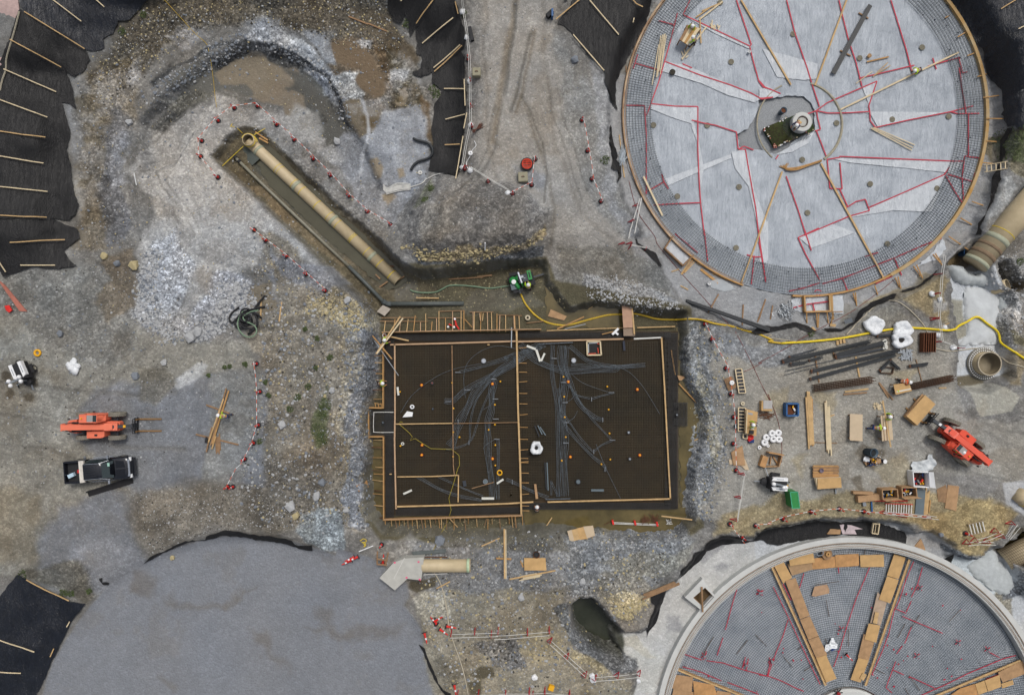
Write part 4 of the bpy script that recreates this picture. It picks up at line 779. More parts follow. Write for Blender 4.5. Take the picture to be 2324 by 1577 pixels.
def arcboard(c,r,a0,a1,z,w_,h_,n):
 m=MB()
 for i in range(n):
  t0=radians(a0+(a1-a0)*i/n);t1_=radians(a0+(a1-a0)*(i+1)/n);m.beam((c.x+r*cos(t0),c.y+r*sin(t0),z),(c.x+r*cos(t1_),c.y+r*sin(t1_),z),w_,h_)
 return m
part('form_panel',arcboard(c1,R1+.02,-62,60,-1.45,.28,.55,50),M('amber_form_board',(186,142,72),.7,.2,.8,c2=(176,160,128)),fw,True)
part('form_panel',arcboard(c1,R1+.02,60,230,-1.45,.16,.5,70),M('thin_form_board',(150,112,84),.8,.35,1.2,c2=(190,168,140)),fw,True)
part('form_panel',arcboard(c1,R1+.02,230,250,-1.45,.14,.5,10),WOODO,fw,True)
part('form_panel',arcboard(c1,R1+.02,266,298,-1.45,.16,.5,14),WOODO,fw,True)
part('inner_batten',arcboard(c1,R1-.16,60,250,-1.2,.05,.06,80),WOODD,fw,True)
mb=MB()
for i in range(150):
 a=radians(152+i*.62);r=R1+.12;mb.box((c1.x+r*cos(a),c1.y+r*sin(a),-1.35),(.06,.05,.35),a)
part('wedge_row',mb,WOODD,fw,True)
for t,x0,y0,x1,y1 in[('D',1245,122,1288,100),('D',1330,250,1402,205),('D',1395,375,1460,350),('D',1462,515,1525,497),('D',1500,655,1608,640),('D',1520,795,1640,795),('D',1520,945,1590,950),('D',1500,1090,1575,1098),('D',1425,1350,1500,1375),('D',1350,1460,1425,1505),('I',1270,45,1400,135),('I',1165,165,1230,240),('I',1055,235,1095,325),('I',1035,245,1080,310),('I',930,315,950,395),('I',912,320,940,385),('I',775,375,795,435),('I',645,420,655,510),('I',630,425,650,490),('I',1180,160,1275,290)]:
 a=Wp(t,x0,y0,-1.15);b=Gt(t,x1,y1,.06);part('brace',MB().beam(a,b,.09,.06),WOODO,fw,True)
def box_form(name,lab,pts,z0,z1,wd=.12,mat=WOODO,floor=None,cl=False):
 P_=[PZ(*p,z1)for p in pts];r=thing(name,lab,'formwork',(sum(p.x for p in P_)/len(P_),sum(p.y for p in P_)/len(P_),z0))
 for a,b in zip(P_,P_[1:]+(P_[:1]if cl else[])):
  a=V3((a.x,a.y,(z0+z1)/2));b=V3((b.x,b.y,(z0+z1)/2));part('form_board',MB().beam(a,b,wd,z1-z0),mat,r,True)
 if floor:part('bottom_sheet',MB().prism([(p.x,p.y)for p in P_][::-1],z0-.02,z0+.04),floor,r,True)
 return r
box_form('keyway_form','three sided timber keyway box holding film at the lower left rim of the upper base',D('G',[(1115,45),(1062,125),(1185,240),(1255,170)]),-1.5,-.95,.12,WOODD,FILML)
kf=box_form('keyway_form','rectangular timber keyway box with amber board at the bottom rim of the upper base',D('I',[(305,440),(312,550),(490,545),(485,440)]),-1.5,-.95,.14,WOODO,FILML)
a=Wp('I',480,440,-1.0);b=Wp('I',485,548,-1.0);part('amber_board',MB().beam(a,b,.34,.08),M('amber_form_board',(196,150,76)),kf,True)
for x0,y0,x1,y1 in((318,555,322,625),(385,560,392,655),(400,560,396,655),(455,555,465,625),(497,555,482,640),(490,555,500,600)):part('brace',MB().beam(Wp('I',x0,y0,-1.05),Gt('I',x1,y1,.05),.09,.06),WOODO,kf,True)
part('sill_board',MB().beam(Wp('I',310,552,-1.05),Wp('I',560,549,-1.05),.09,.06),WOODD,kf,True)
solo('film_scrap',drape(D('I',[(215,470),(300,440),(300,560),(240,540),(225,520)]),.06,.3,.03,1.5),FILML,'loose film flap left of the bottom keyway box','film sheet')
solo('film_scrap',drape(D('I',[(490,440),(560,440),(565,560),(500,575),(492,540)]),.06,.3,.03,1.5),FILML,'loose film flap right of the bottom keyway box','film sheet')
solo('film_scrap',drape(D('G',[(1370,340),(1440,330),(1540,400),(1460,415),(1370,390)]),.05,.3,.03,1.5),CLR,'clear film scrap beside the white bucket below the upper base','film sheet')
solo('film_scrap',drape(D('C',[(775,720),(795,780),(790,900),(800,990),(830,1110),(885,1190),(900,1270),(860,1230),(815,1130),(785,960),(772,820)]),.06,.3,.04,1.5),FILML,'long crumpled film edge spilling out on the left of the upper base','film sheet')
solo('film_scrap',drape(D('I',[(1230,60),(1250,130),(1190,200),(1090,235),(1010,285),(1150,160)]),.06,.3,.04,1.5),FILML,'film edge bulging out under the formwork at the lower right of the upper base','film sheet')
for x0,y0,x1,y1,n_ in(((370,478,470,478)+(1,)),((230,523,310,502)+(1,)),((320,500,370,490)+(1,)),((362,490,370,545)+(1,))):pass
m=MB()
for pts in([(228,523),(305,503)],[(318,500),(470,480)],[(360,490),(371,545)]):
 for a,b in zip(pts[:-1],pts[1:]):m.beam(Wp('I',*a,-1.3),Wp('I',*b,-1.3),.1,.02)
part('tape_seam',m,REDT,kf,True)
m=MB()
for a,b in zip(smooth_path([(372,415),(385,405),(400,405),(418,412)],3)[:-1],smooth_path([(372,415),(385,405),(400,405),(418,412)],3)[1:]):m.beam(t1t('I',*a,.3),t1t('I',*b,.3),.07,.02)
m.beam(t1t('I',388,432,.3),t1t('I',388,442,.3),.06,.02);m.beam(t1t('I',404,432,.3),t1t('I',408,442,.3),.06,.02)
part('paint_mark',m,REDT,mat_,True)
def onfilm(t,x0,y0,x1,y1,w_,h_,mat,name,lab,cat,group=None,dz=.14):
 return solo(name,MB().beam(t1t(t,x0,y0,dz),t1t(t,x1,y1,dz),w_,h_),mat,lab,cat,group)
sr='timber screed rails laid radially on the film'
onfilm('C',1570,0,1905,570,.14,.09,WOOD,'screed_rail','pale screed rail running from the top edge down to the upper left of the hub','rail',sr)
onfilm('D',587,0,375,573,.14,.09,WOOD,'screed_rail','yellowish screed rail running from the top edge down to the top of the hub','rail',sr)
onfilm('D',545,735,1335,352,.14,.09,WOODL,'screed_rail','palest screed rail rising right of the hub past the bending worker','rail',sr)
onfilm('D',155,1150,-120,1900,.14,.09,WOOD,'screed_rail','screed rail running down left from the bottom of the hub','rail',sr)
onfilm('D',415,1095,840,1872,.15,.09,WOOD,'screed_rail','screed rail running down right from the hub to the bottom rim','rail',sr)
m=MB()
for k in range(7):m.beam(t1t('D',745-9+3.2*k,30+2*k,.24+.03*(k%3)),t1t('D',485+4*k,488+2*k,.24+.03*(k%3)),.08,.06)
solo('bar_bundle',m,BLKP,'long dark bundle of bars lying on the film in the upper right base','bar bundle')
onfilm('D',667,88,732,126,.11,.09,WOODD,'bearer','short timber bearer under the top end of the dark bar bundle','bearer',dz=.1)
onfilm('D',543,340,615,376,.11,.09,WOODD,'bearer','short timber bearer under the lower end of the dark bar bundle','bearer',dz=.1)
onfilm('D',722,416,868,382,.12,.05,WOODO,'loose_board','amber board lying alone right of the dark bar bundle','board')
for k,(a,b)in enumerate([((650,560),(758,480)),((762,515),(862,420)),((770,508),(880,440))]):onfilm('D',*a,*b,.07,.05,WOODL if k==0 else WOOD,'loose_board',['whitish thin board crossing the red tape left of the bending worker','upper of two crossed thin boards below the amber board','lower of two crossed thin boards below the amber board'][k],'board')
for k,(a,b)in enumerate([((748,860),(1024,1007)),((758,857),(1030,990)),((768,855),(1043,972))]):onfilm('D',*a,*b,.07,.05,WOODL,'loose_board',['lowest of three pale boards fanned out right of the hub','middle of three pale boards fanned out right of the hub','topmost of three pale boards fanned out right of the hub'][k],'board')
onfilm('C',918,1183,1045,1445,.16,.06,WOODL,'loose_board','pale wide board laid on the steel mesh at the lower left rim','board',dz=.26)
for k,(a,b)in enumerate([((1033,240),(1005,520)),((1045,235),(1012,510)),((1055,232),(1020,480)),((1062,228),(1030,500)),((1070,240),(1035,470)),((1020,300),(975,570))]):onfilm('C',*a,*b,.07,.05,WOODL,'long_lath',f'{ORD[k]} lath from the left in the pale lath pile on the left rim mesh','lath','pale laths piled on the left rim',dz=.27+.01*k)
for k,(a,b,wd)in enumerate([((1447,12),(1290,135),.13),((1375,45),(1268,118),.11),((1295,118),(1303,292),.11),((1340,180),(1175,400),.13),((1440,20),(1310,75),.1)]):onfilm('C',*a,*b,wd,.05,WOODL if k in(0,3)else WOOD,'loose_board',['long pale board running up right from the cutting bench to the top edge','amber board behind the upper worker at the cutting bench','upright thin board just right of the cutting bench','long pale board slanting down left past the lower bench worker','short amber board beside the long pale board near the top edge'][k],'board')
m=MB();rg=random.Random(9)
for k in range(12):p=t1t('C',1395+rg.uniform(-28,28),188+rg.uniform(-18,18),.12+.03*rg.random());a=rg.uniform(0,3);m.beam(p,p+V3((cos(a),sin(a),0))*rg.uniform(.25,.6),.09,.04)
solo('offcut_pile',m,WOODL,'small pile of sawn offcuts on the red tape right of the cutting bench','offcuts')
m=MB()
for k in range(6):p=t1t('C',1195+rg.uniform(-14,14),372+rg.uniform(-18,18),.12);a=rg.uniform(0,3);m.beam(p,p+V3((cos(a),sin(a),0))*rg.uniform(.2,.4),.08,.04)
solo('offcut_pile',m,WOODL,'few offcuts at the lower end of the long slanting board','offcuts')
P=[t1t('C',x,y,.95)for x,y in((1210,170),(1300,195),(1212,303),(1160,270))]
bn=thing('work_bench','timber cutting bench with boards on top between two workers on the film','bench',t1t('C',1222,235))
part('bench_top',MB().prism([(p.x,p.y)for p in P][::-1],P[0].z-.06,P[0].z),WOOD,bn,True)
for k,mt in enumerate((WOODD,WOODL,WOODO,WOODL)):a=P[3].lerp(P[2],.12+.25*k);b=P[0].lerp(P[1],.12+.25*k);part('bench_board',MB().beam(a+V3((0,0,.03)),b+V3((0,0,.03)),.26,.05),mt,bn,True)
for p in P:part('leg',MB().beam((p.x,p.y,-1.7),(p.x,p.y,p.z-.06),.08,.08),WOODD,bn,True)
def bucket(p,r,h,mat,lab,inner=None,tilt=None,name='bucket',cat='bucket',lid=None):
 b=thing(name,lab,cat,p);ax=tilt or(0,0,1)
 part('shell',MB().lathe(p,[(0,0),(r*.82,0),(r,h),(r*1.06,h),(r*1.06,h-.04),(r*.93,h),(r*.78,.04),(0,.04)],18,ax),mat,b,True,True)
 A=V3(ax).normalized();q=p+A*(h*.78)
 if inner:part('contents',MB().lathe(q,[(0,.03),(r*.5,.05),(r*.88,0)],12,ax),inner,b,True)
 if lid:part('lid',MB().lathe(p+A*h,[(0,.03),(r*1.05,.03),(r*1.07,-.02)],18,ax),lid,b,True)
 return b
bucket(t1t('D',142,760,0),.28,.75,BLUD,'dark blue-grey bin on the gravel beside the hub',RUST,(.06,.05,1),'bin','bin')
bucket(t1t('C',1620,355,.03),.14,.3,WHT_,'small white bucket on the film beside the tape left of the long rail')
bucket(t1t('D',733,380,.08),.17,.22,PLY,'small plywood coloured tub on the film right of the dark bar bundle',PLYD,None,'tub','tub')
# -- SLAB IN THE MUDDY PIT
ZM=-2.15;ZF=-1.75
def pz(t,x,y,z):return Wp(t,x,y,z)
def grid_mat(x0,y0,x1,y1,z,sp,wd,holes=()):
 """bars over a plate rectangle given as world corners"""
 a=MB();b=MB();X0,X1=min(x0,x1),max(x0,x1);Y0,Y1=min(y0,y1),max(y0,y1)
 x=X0
 while x<X1:
  a.beam((x+random.uniform(-.015,.015),Y0,z),(x+random.uniform(-.015,.015),Y1,z),wd,.025);x+=sp
 y=Y0
 while y<Y1:
  b.beam((X0,y+random.uniform(-.015,.015),z+.03),(X1,y+random.uniform(-.015,.015),z+.03),wd,.025);y+=sp
 return a,b
MATD=M('slab_bar',(66,64,56),.6,.35,.4,.2,c2=(74,66,50))
MATE=M('slab_edge_bar',(60,60,60),.6,.3,.6,.25)
def mat_thing(lab,t0,p0,t1_,p1,sp=.15,layers=2,mt=None,wd=.022):
 a=pz(t0,*p0,ZM);b=pz(t1_,*p1,ZM);r=thing('reinforcement_mat',lab,'rebar mat',((a.x+b.x)/2,(a.y+b.y)/2,ZM-.2),0,'steel mats of the pit slab')
 for k in range(layers):
  u,v=grid_mat(a.x,a.y,b.x,b.y,ZM-.14*k,sp,wd);part('long_bars',u,mt or MATD,r,True);part('cross_bars',v,mt or MATD,r,True)
 return r
dk=M('damp_mud_slab',(48,44,33),.7,.3,.14,c2=(80,62,42),spec=.3)
a=pz('F',878,695,-2.42);b=pz('L',100,370,-2.42)
solo('mud_slab',MB().prism([(a.x,b.y),(b.x,b.y),(b.x,a.y),(a.x,a.y)],-2.52,-2.40),dk,'dark damp concrete floor beneath the left half of the pit mats','mud slab')
a2=pz('G',80,680,-2.42);b2=pz('L',1150,330,-2.42)
solo('mud_slab',MB().prism([(a2.x,b2.y),(b2.x,b2.y),(b2.x,a2.y),(a2.x,a2.y)],-2.52,-2.404),dk,'dark damp concrete floor beneath the right half of the pit mats','mud slab')
mat_thing('fine steel mat filling the left half of the pit slab','F',(952,770),'L',(85,290))
mat_thing('fine steel mat filling the right half of the pit slab','G',(90,745),'L',(1085,265))
for lab,p in(('dense steel strip along the top edge of the left slab',('F',(880,698),'G',(65,742))),('dense steel strip down the left edge of the left slab',('F',(880,742),'K',(945,395))),('dense steel strip along the bottom edge of the left slab',('K',(955,320),'L',(95,372))),('dense steel strip along the top edge of the right slab',('G',(78,682),'G',(1100,722))),('dense steel strip down the right edge of the right slab',('G',(1062,690),'L',(1150,330))),('dense steel strip along the bottom edge of the right slab',('L',(110,290),'L',(1100,332))),('small square steel mat sticking out right of the right slab',('G',(1120,1155),'G',(1215,1315))),('steel mat inside the keyway box left of the left slab',('F',(785,1205),'F',(940,1375)))):
 mat_thing(lab,*p,sp=.11,mt=MATE,wd=.02)
c0=pz('F',875,690,-2.4);fs=thing('slab_formwork','timber formwork round the left slab in the pit with rows of braces','formwork',(pz('F',1400,1100,-2.4).x,pz('F',1400,1300,-2.4).y,-2.5))
def fb(t0,a,t1_,b,wd=.10,h_=.62,z=-2.05,mt=None,nm='form_board'):part(nm,MB().beam(pz(t0,*a,z),pz(t1_,*b,z),wd,h_),mt or WOODO,fs,True)
fb('F',(868,688),'G',(232,668));fb('F',(873,690),'F',(873,1195));fb('F',(775,1190),'F',(868,1192));fb('F',(775,1186),'F',(777,1395));fb('F',(783,1383),'F',(872,1383));fb('F',(875,1385),'K',(877,398));fb('K',(872,400),'L',(108,372))
FSL=M('pinkish_form_timber',(178,148,118),.8,.15,2)
fb('F',(860,685),'G',(232,665),.06,.08,-1.68,FSL,'top_rail');fb('K',(875,401),'L',(108,374),.06,.08,-1.68,FSL,'top_rail')
BR=[('F',x,y0,x+dx,682)for x,y0,dx in((885,612,-8),(950,600,-12),(987,612,-8),(1038,600,-10),(1085,575,-12),(1120,620,0),(1155,562,0),(1198,615,-6),(1228,595,0),(1244,548,0),(1288,590,0),(1335,548,0),(1392,545,0),(1411,542,0),(1472,552,2),(1481,550,-2),(1525,555,-3),(1567,555,4),(1595,555,3),(1632,562,0),(1652,575,-4),(1690,572,0),(1750,575,4))]+[('G',50,575,53,662),('G',84,580,88,662),('F',1418,600,1465,652),('F',1515,560,1522,610),('F',1540,560,1535,610)]
for i,(t,x0,y0,x1,y1)in enumerate(BR):part('brace',MB().beam(pz(t,x0,y0,-2.35),pz(t,x1,y1,-1.8),.07,.06),[WOOD,WOODO,FSL][i%3],fs,True)
for t,x0,y0,x1,y1 in(('F',850,612,1170,615),('F',860,590,1095,588),('F',1170,590,1400,591),('F',1240,547,1415,542),('F',1450,552,1608,552),('F',1640,572,1774,573),('G',0,574,105,576)):part('waler',MB().beam(pz(t,x0,y0,-2.38),pz(t,x1,y1,-2.38),.07,.07),WOODD,fs,True)
LB=[('F',808,847,842),('F',810,890,890),('F',730,943,940),('F',808,962,964),('F',820,1005,1006),('F',722,1076,1071),('F',805,1135,1133),('F',718,1217,1217,773),('F',710,1279,1280,773),('F',705,1376,1370,773),('F',806,1408,1408),('F',768,1456,1457),('F',795,1525,1525),('K',820,52,53),('K',793,72,76),('K',808,97,98),('K',795,136,145),('K',810,208,211),('K',800,228,234),('K',800,305,312),('K',800,389,392)]
for i,q in enumerate(LB):
 x1=q[4]if len(q)>4 else 868
 part('brace',MB().beam(pz(q[0],q[1],q[2],-2.3),pz(q[0],x1,q[3],-1.8),.07 if i%2 else.045,.06),[WOODO,WOOD,REBR][i%3],fs,True)
for i,(x0,x1,y1)in enumerate(((883,887,492),(925,927,452),(952,965,497),(980,980,448),(1010,1012,440),(1035,1040,492),(1065,1066,450),(1095,1103,487),(1126,1142,502),(1150,1158,487),(1183,1195,486),(1220,1222,430),(1243,1250,470),(1260,1263,505),(1295,1295,482),(1345,1345,487),(1385,1385,420),(1415,1427,498),(1440,1440,430),(1495,1500,450),(1562,1548,445),(1572,1571,470),(1600,1600,432),(1650,1655,466),(1715,1716,422),(1733,1740,462),(1752,1765,492))):
 part('brace',MB().beam(pz('K',x0,398,-1.8),pz('K',x1,y1,-2.35),.07,.05),[WOODO,WOOD,WOODD][i%3],fs,True)
for x0,x1,y1 in((15,20,430),(36,42,445),(58,70,492),(108,109,442)):part('brace',MB().beam(pz('L',x0,378,-1.8),pz('L',x1,y1,-2.35),.07,.05),WOODO,fs,True)
part('brace',MB().beam(pz('K',1310,388,-1.8),pz('K',1368,452,-2.35),.08,.05),WOOD,fs,True)
for x in(815,835,855):part('cleat',MB().beam(pz('F',x,1160,-2.0),pz('F',x+6,1188,-2.0),.06,.05),WOODO,fs,True)
part('cleat',MB().beam(pz('F',812,1160,-1.95),pz('F',862,1170,-1.95),.06,.05),WOODO,fs,True)
def sb(lab,pts,mt=WOOD,wd=.13,z=-1.92,name='screed_board'):
 m=MB();P_=[pz(t,x,y,z)for t,x,y in pts]
 for a,b in zip(P_[:-1],P_[1:]):m.beam(a,b,wd,.1)
 return solo(name,m,mt,lab,'screed board','screed boards over the pit slab mats')
sb('long screed board across the top of the left slab mat',[('F',918,770),('F',1300,760),('G',70,746)],FSL)
sb('long screed board across the top of the right slab mat, right of the middle board',[('G',78,750),('G',785,731)],FSL)
sb('short whitish screed board at the top right corner of the right slab',[('G',853,731),('G',1036,722)],PVC)
sb('screed board down the right side of the right slab',[('G',1038,720),('G',1058,1050),('G',1085,1577),('L',1098,268)])
sb('long pale screed board along the bottom of the right slab',[('L',1102,263),('L',275,284)])
sb('pale screed board along the bottom of the left slab',[('L',180,284),('L',0,295),('K',1600,298),('K',958,315)])
sb('screed board down the left side of the left slab',[('F',948,763),('F',950,1220),('F',947,1400),('F',950,1577),('K',957,332)],FSL)
sb('broad pale board down the middle between the two slabs',[('G',68,672),('G',78,1200),('G',92,1577),('L',100,368)],WOOD,.16,-1.85)
sb('narrow brown screed board down the left slab mat',[('F',1331,775),('F',1340,1577),('K',1347,104)],WOODD,.08)
sb('pale thin screed board crossing the left slab mat at mid height',[('F',955,1301),('F',1340,1295)],WOOD,.09)
sb('brown thin screed board from the narrow upright board to the middle board',[('F',1345,1297),('F',1774,1289),('G',72,1285)],WOODD,.06)
sb('board running right from the bottom left corner panel of the left slab',[('K',965,116),('K',1200,113),('K',1375,105)],WOOD,.09)
sb('short upright board closing the bottom left panel of the left slab',[('K',1375,106),('K',1372,285)],WOOD,.10)
m=MB();P_=[pz('F',x,y,-1.95)for x,y in smooth_path([(940,1222),(820,1222),(808,1235),(806,1340),(820,1355),(942,1356)],4)];solo('white_edge_strip',m.tube(P_,.035,5),PVC,'thin white strip bent round inside the keyway box left of the slab','strip')
for i,(t,y)in enumerate([('G',v)for v in(793,893,953,1020,1095,1165,1240,1322,1402,1475,1530,1558)]+[('L',v)for v in(18,90,155,235,310,342)]):
 x0=82+i*1.0;solo('dowel_stub',MB().beam(pz(t,x0,y,-2.0),pz(t,x0+54,y+(-5 if i%3==0 else 1),-2.0),.05,.04),WOODO,f'{ORD[i]} timber stub from the top in the row right of the middle board','stub','timber stubs along the middle board')
for i,(t,x0,y0,x1,y1,w_,z,mt,lab)in enumerate([('F',985,580,822,832,.12,-1.3,WOOD,'left one of two long boards crossed over the top left slab corner'),('F',1003,592,828,830,.12,-1.22,WOODL,'right one of two long boards crossed over the top left slab corner'),('F',740,640,930,866,.10,-1.4,WOODO,'amber board leaning from the rock ledge across the slab corner'),('F',812,742,973,976,.06,-1.5,GRY,'thin grey bar leaning from the rock ledge over the slab corner'),('F',900,712,1042,743,.12,-1.8,WOOD,'pale notched board lying on the top left edge of the slab'),('K',1463,194,1611,152,.07,-1.9,WOODD,'brown stick lying beside the conduit ends in the left slab'),('G',340,665,520,583,.12,-2.3,WOODO,'orange-brown board leaning over the yellow hose above the slab'),('G',548,530,590,502,.12,-2.3,WOOD,'short board left of the plank bridge'),('G',640,700,715,683,.08,-1.9,WOODO,'short stick pointing at the white tee fitting'),('G',875,656,1130,648,.10,-2.2,WOOD,'pale board right of the plank bridge along the slab top'),('G',270,676,780,657,.08,-2.2,WOOD,'long pale rope-like board along the top of the right slab'),('G',1103,806,1130,972,.09,-2.2,WOODO,'brown board standing along the right pit edge'),('G',1155,1030,1275,1160,.10,-2.2,WOODO,'brown board slanting down the right pit edge'),('G',1258,1410,1312,1388,.10,-2.2,WOOD,'short board at the lower right pit edge'),('L',1038,378,1340,415,.11,-1.6,WOOD,'long pale board bridging the lower right pit corner'),('L',232,500,305,388,.09,-2.2,WOOD,'pale board leaning at the bottom of the pit below the middle board'),('G',35,655,33,790,.09,-1.75,GRY,'short grey upright bar crossing the top slab edge'),('F',1090,456,1243,459,.10,-2.35,WOOD,'short pale board lying below the green hose'),('F',1308,332,1540,318,.12,-2.35,WOODD,'long brown board lying in the mud below the rock cliff'),('F',1500,315,1600,305,.14,-2.3,WOODD,'shorter brown board on the end of the long one below the cliff'),('G',390,665,530,632,.05,-2.3,GRY,'twin thin grey bars lying above the top slab edge'),('G',135,625,250,612,.07,-2.35,WOODD,'reddish lath in the mud left of the plywood scrap'),('L',655,437,700,415,.05,-2.3,REBR,'rusty stick in the tan mud below the slab')]):
 solo('loose_board',MB().beam(pz(t,x0,y0,z),pz(t,x1,y1,z+(.0 if i>3 else.15)),w_,.05),mt,lab,'board')
def quad(t,pts,z,th,mt,name,lab,cat,group=None,ground=False):
 P_=[Gt(t,*p,z)if ground else pz(t,*p,z)for p in pts];zz=max(p.z for p in P_);m=MB();P2=[(p.x,p.y)for p in P_]
 ar=sum(P2[i][0]*P2[(i+1)%len(P2)][1]-P2[(i+1)%len(P2)][0]*P2[i][1]for i in range(len(P2)))
 m.prism(P2 if ar>0 else P2[::-1],zz-th,zz);return solo(name,m,mt,lab,cat,group)
br=thing('plank_bridge','pinkish plywood walkway bridging from the gravel onto the right slab','walkway',pz('G',815,610,-1.9))
def pp(par,nm,t,pts,z,th,mt):
 P2=[(pz(t,*p,z).x,pz(t,*p,z).y)for p in pts];ar=sum(P2[i][0]*P2[(i+1)%len(P2)][1]-P2[(i+1)%len(P2)][0]*P2[i][1]for i in range(len(P2)))
 return part(nm,MB().prism(P2 if ar>0 else P2[::-1],z-th,z),mt,par,True)
pp(br,'deck','G',[(773,511),(836,508),(846,655),(783,658)],-1.35,.06,M('pink_plywood',(176,142,120),.8,.12,2));pp(br,'deck','G',[(783,660),(856,658),(862,711),(784,712)],-1.5,.06,M('grey_plywood',(140,122,106),.8,.12,2));pp(br,'side_rail','G',[(836,510),(846,510),(862,700),(852,700)],-1.32,.1,WOOD)
quad('F',[(868,505),(922,530),(880,578),(828,548)],-2.2,.05,M('grey_board_face',(166,158,148),.8,.15,2),'plywood_sheet','grey plywood square at the pipe elbow above the slab corner','plywood')
quad('G',[(297,533),(405,580),(385,608),(278,580)],-2.25,.05,PLYD,'plywood_sheet','weathered plywood rectangle lying above the yellow hose','plywood')
quad('G',[(1145,975),(1205,985),(1170,1010),(1155,1008)],-2.0,.04,PLYD,'plywood_sheet','small plywood scrap on the right pit edge','plywood')
quad('L',[(185,165),(200,165),(213,262),(196,265)],-1.9,.04,PLYD,'plywood_strip','short brown plywood strip beside the middle board at the slab bottom','plywood')
bb=thing('plywood_stack','stepped stack of pale plywood lying across the lower pit edge','plywood',pz('L',500,490,-2.2))
for k,pts in enumerate([[(408,480),(440,470),(460,545),(425,547)],[(438,472),(475,462),(495,535),(455,543)],[(472,462),(520,450),(545,530),(492,537)],[(515,450),(580,443),(594,510),(540,528)]]):pp(bb,'sheet','L',pts,-.75+.03*k,.12,[PLYL,WOOD,PLY,PLYL][k])
for x,y in((420,530),(575,525)):part('leg',MB().beam(pz('L',x,y,-.85),pz('L',x+3,y+10,-2.4),.07,.07),WOOD,bb,True)
hf=thing('hatch_frame','square timber hatch frame with black opening in the right slab','hatch',pz('G',585,795,-2.1))
P_=[pz('G',x,y,-1.85)for x,y in((538,748),(628,748),(635,838),(542,840))]
for a,b in zip(P_,P_[1:]+P_[:1]):part('frame_board',MB().beam(a,b,.12,.1),WOODL,hf,True)
pp(hf,'opening','G',[(552,765),(612,765),(615,828),(553,828)],-1.99,.05,M('black_opening',(14,15,18),.6,.1))
for a,b in(((553,760),(612,757)),((549,765),(550,825))):part('lining',MB().beam(pz('G',*a,-1.9),pz('G',*b,-1.9),.09,.06),GRY,hf,True)
for a,b in(((608,762),(622,765)),((600,828),(550,832)),((612,790),(616,828))):part('lining',MB().beam(pz('G',*a,-1.88),pz('G',*b,-1.88),.09,.06),M('red_orange_board',(178,70,52)),hf,True)
CD=[[('G',230,770),('G',60,878),('F',1774,868),('F',1610,975),('F',1500,1080),('F',1440,1180),('F',1380,1290),('F',1345,1400),('F',1315,1450)],[('G',262,776),('G',0,852),('F',1700,862),('F',1550,912),('F',1380,952)],[('G',100,840),('F',1774,882),('F',1620,962),('F',1430,1072),('F',1335,1142),('F',1280,1150)],[('F',1612,1000),('F',1600,1090),('F',1592,1200),('F',1572,1300),('F',1568,1400),('F',1582,1577),('K',1605,268)],[('F',1580,1020),('F',1500,1130),('F',1457,1270),('F',1450,1410)],[('F',1600,1050),('F',1532,1200),('F',1500,1300),('F',1450,1420),('F',1340,1465),('F',1290,1470)],[('F',1774,812),('F',1600,880),('F',1350,932),('F',1200,1000),('F',1060,1112),('F',988,1225)],[('F',1774,800),('F',1640,778),('F',1530,810),('F',1440,885),('F',1410,985),('F',1420,1125)],[('F',1610,1000),('F',1612,1090),('F',1600,1160),('F',1540,1205)],[('F',1630,1395),('F',1560,1440),('F',1540,1470)],[('F',1640,1400),('F',1640,1577),('K',1640,268)],[('G',310,772),('G',305,900),('G',322,1080),('G',345,1250),('G',346,1577),('L',350,250)],[('G',372,775),('G',370,900),('G',388,1000),('G',376,1200),('G',386,1400),('G',386,1577),('L',386,246)],[('G',400,780),('G',400,900),('G',420,1000),('G',480,1150),('G',580,1250),('G',640,1270)],[('G',400,950),('G',450,1090),('G',560,1130)],[('G',570,1132),('G',640,1112),('G',722,1090)],[('G',350,1060),('G',372,1250),('G',440,1370),('G',560,1500),('G',650,1577),('L',662,82)],[('G',385,1000),('G',460,1100),('G',560,1250),('G',650,1350),('G',702,1402)],[('G',712,1410),('G',640,1440),('G',590,1482)],[('G',360,1200),('G',430,1300),('G',500,1400),('G',582,1490)],[('G',90,770),('G',200,870),('G',330,932),('G',480,944),('G',700,934),('G',742,914)],[('G',422,780),('G',520,860),('G',640,908),('G',740,915),('G',930,908)],[('G',432,905),('G',700,918),('G',882,905)],[('G',740,915),('G',830,960),('G',920,1060),('G',1026,1232)],[('G',440,970),('G',520,1030),('G',690,1090)],[('G',600,1435),('G',650,1560),('L',700,130),('L',764,260)],[('K',1100,115),('K',1230,190),('K',1400,250),('K',1530,272)],[('K',1240,115),('K',1400,190),('K',1540,246)],[('L',0,132),('L',100,180),('L',282,256)],[('G',376,1046),('G',360,1110),('G',352,1160)],[('G',470,1082),('G',440,1130),('G',395,1158)],[('G',476,1212),('G',450,1260),('G',400,1290)],[('L',300,150),('L',345,246)],[('L',300,140),('L',300,240)]]
CN=[7,3,5,6,2,2,1,1,1,1,3,4,7,4,2,2,3,2,2,2,6,4,3,1,1,1,3,2,3,1,1,1,2,2]
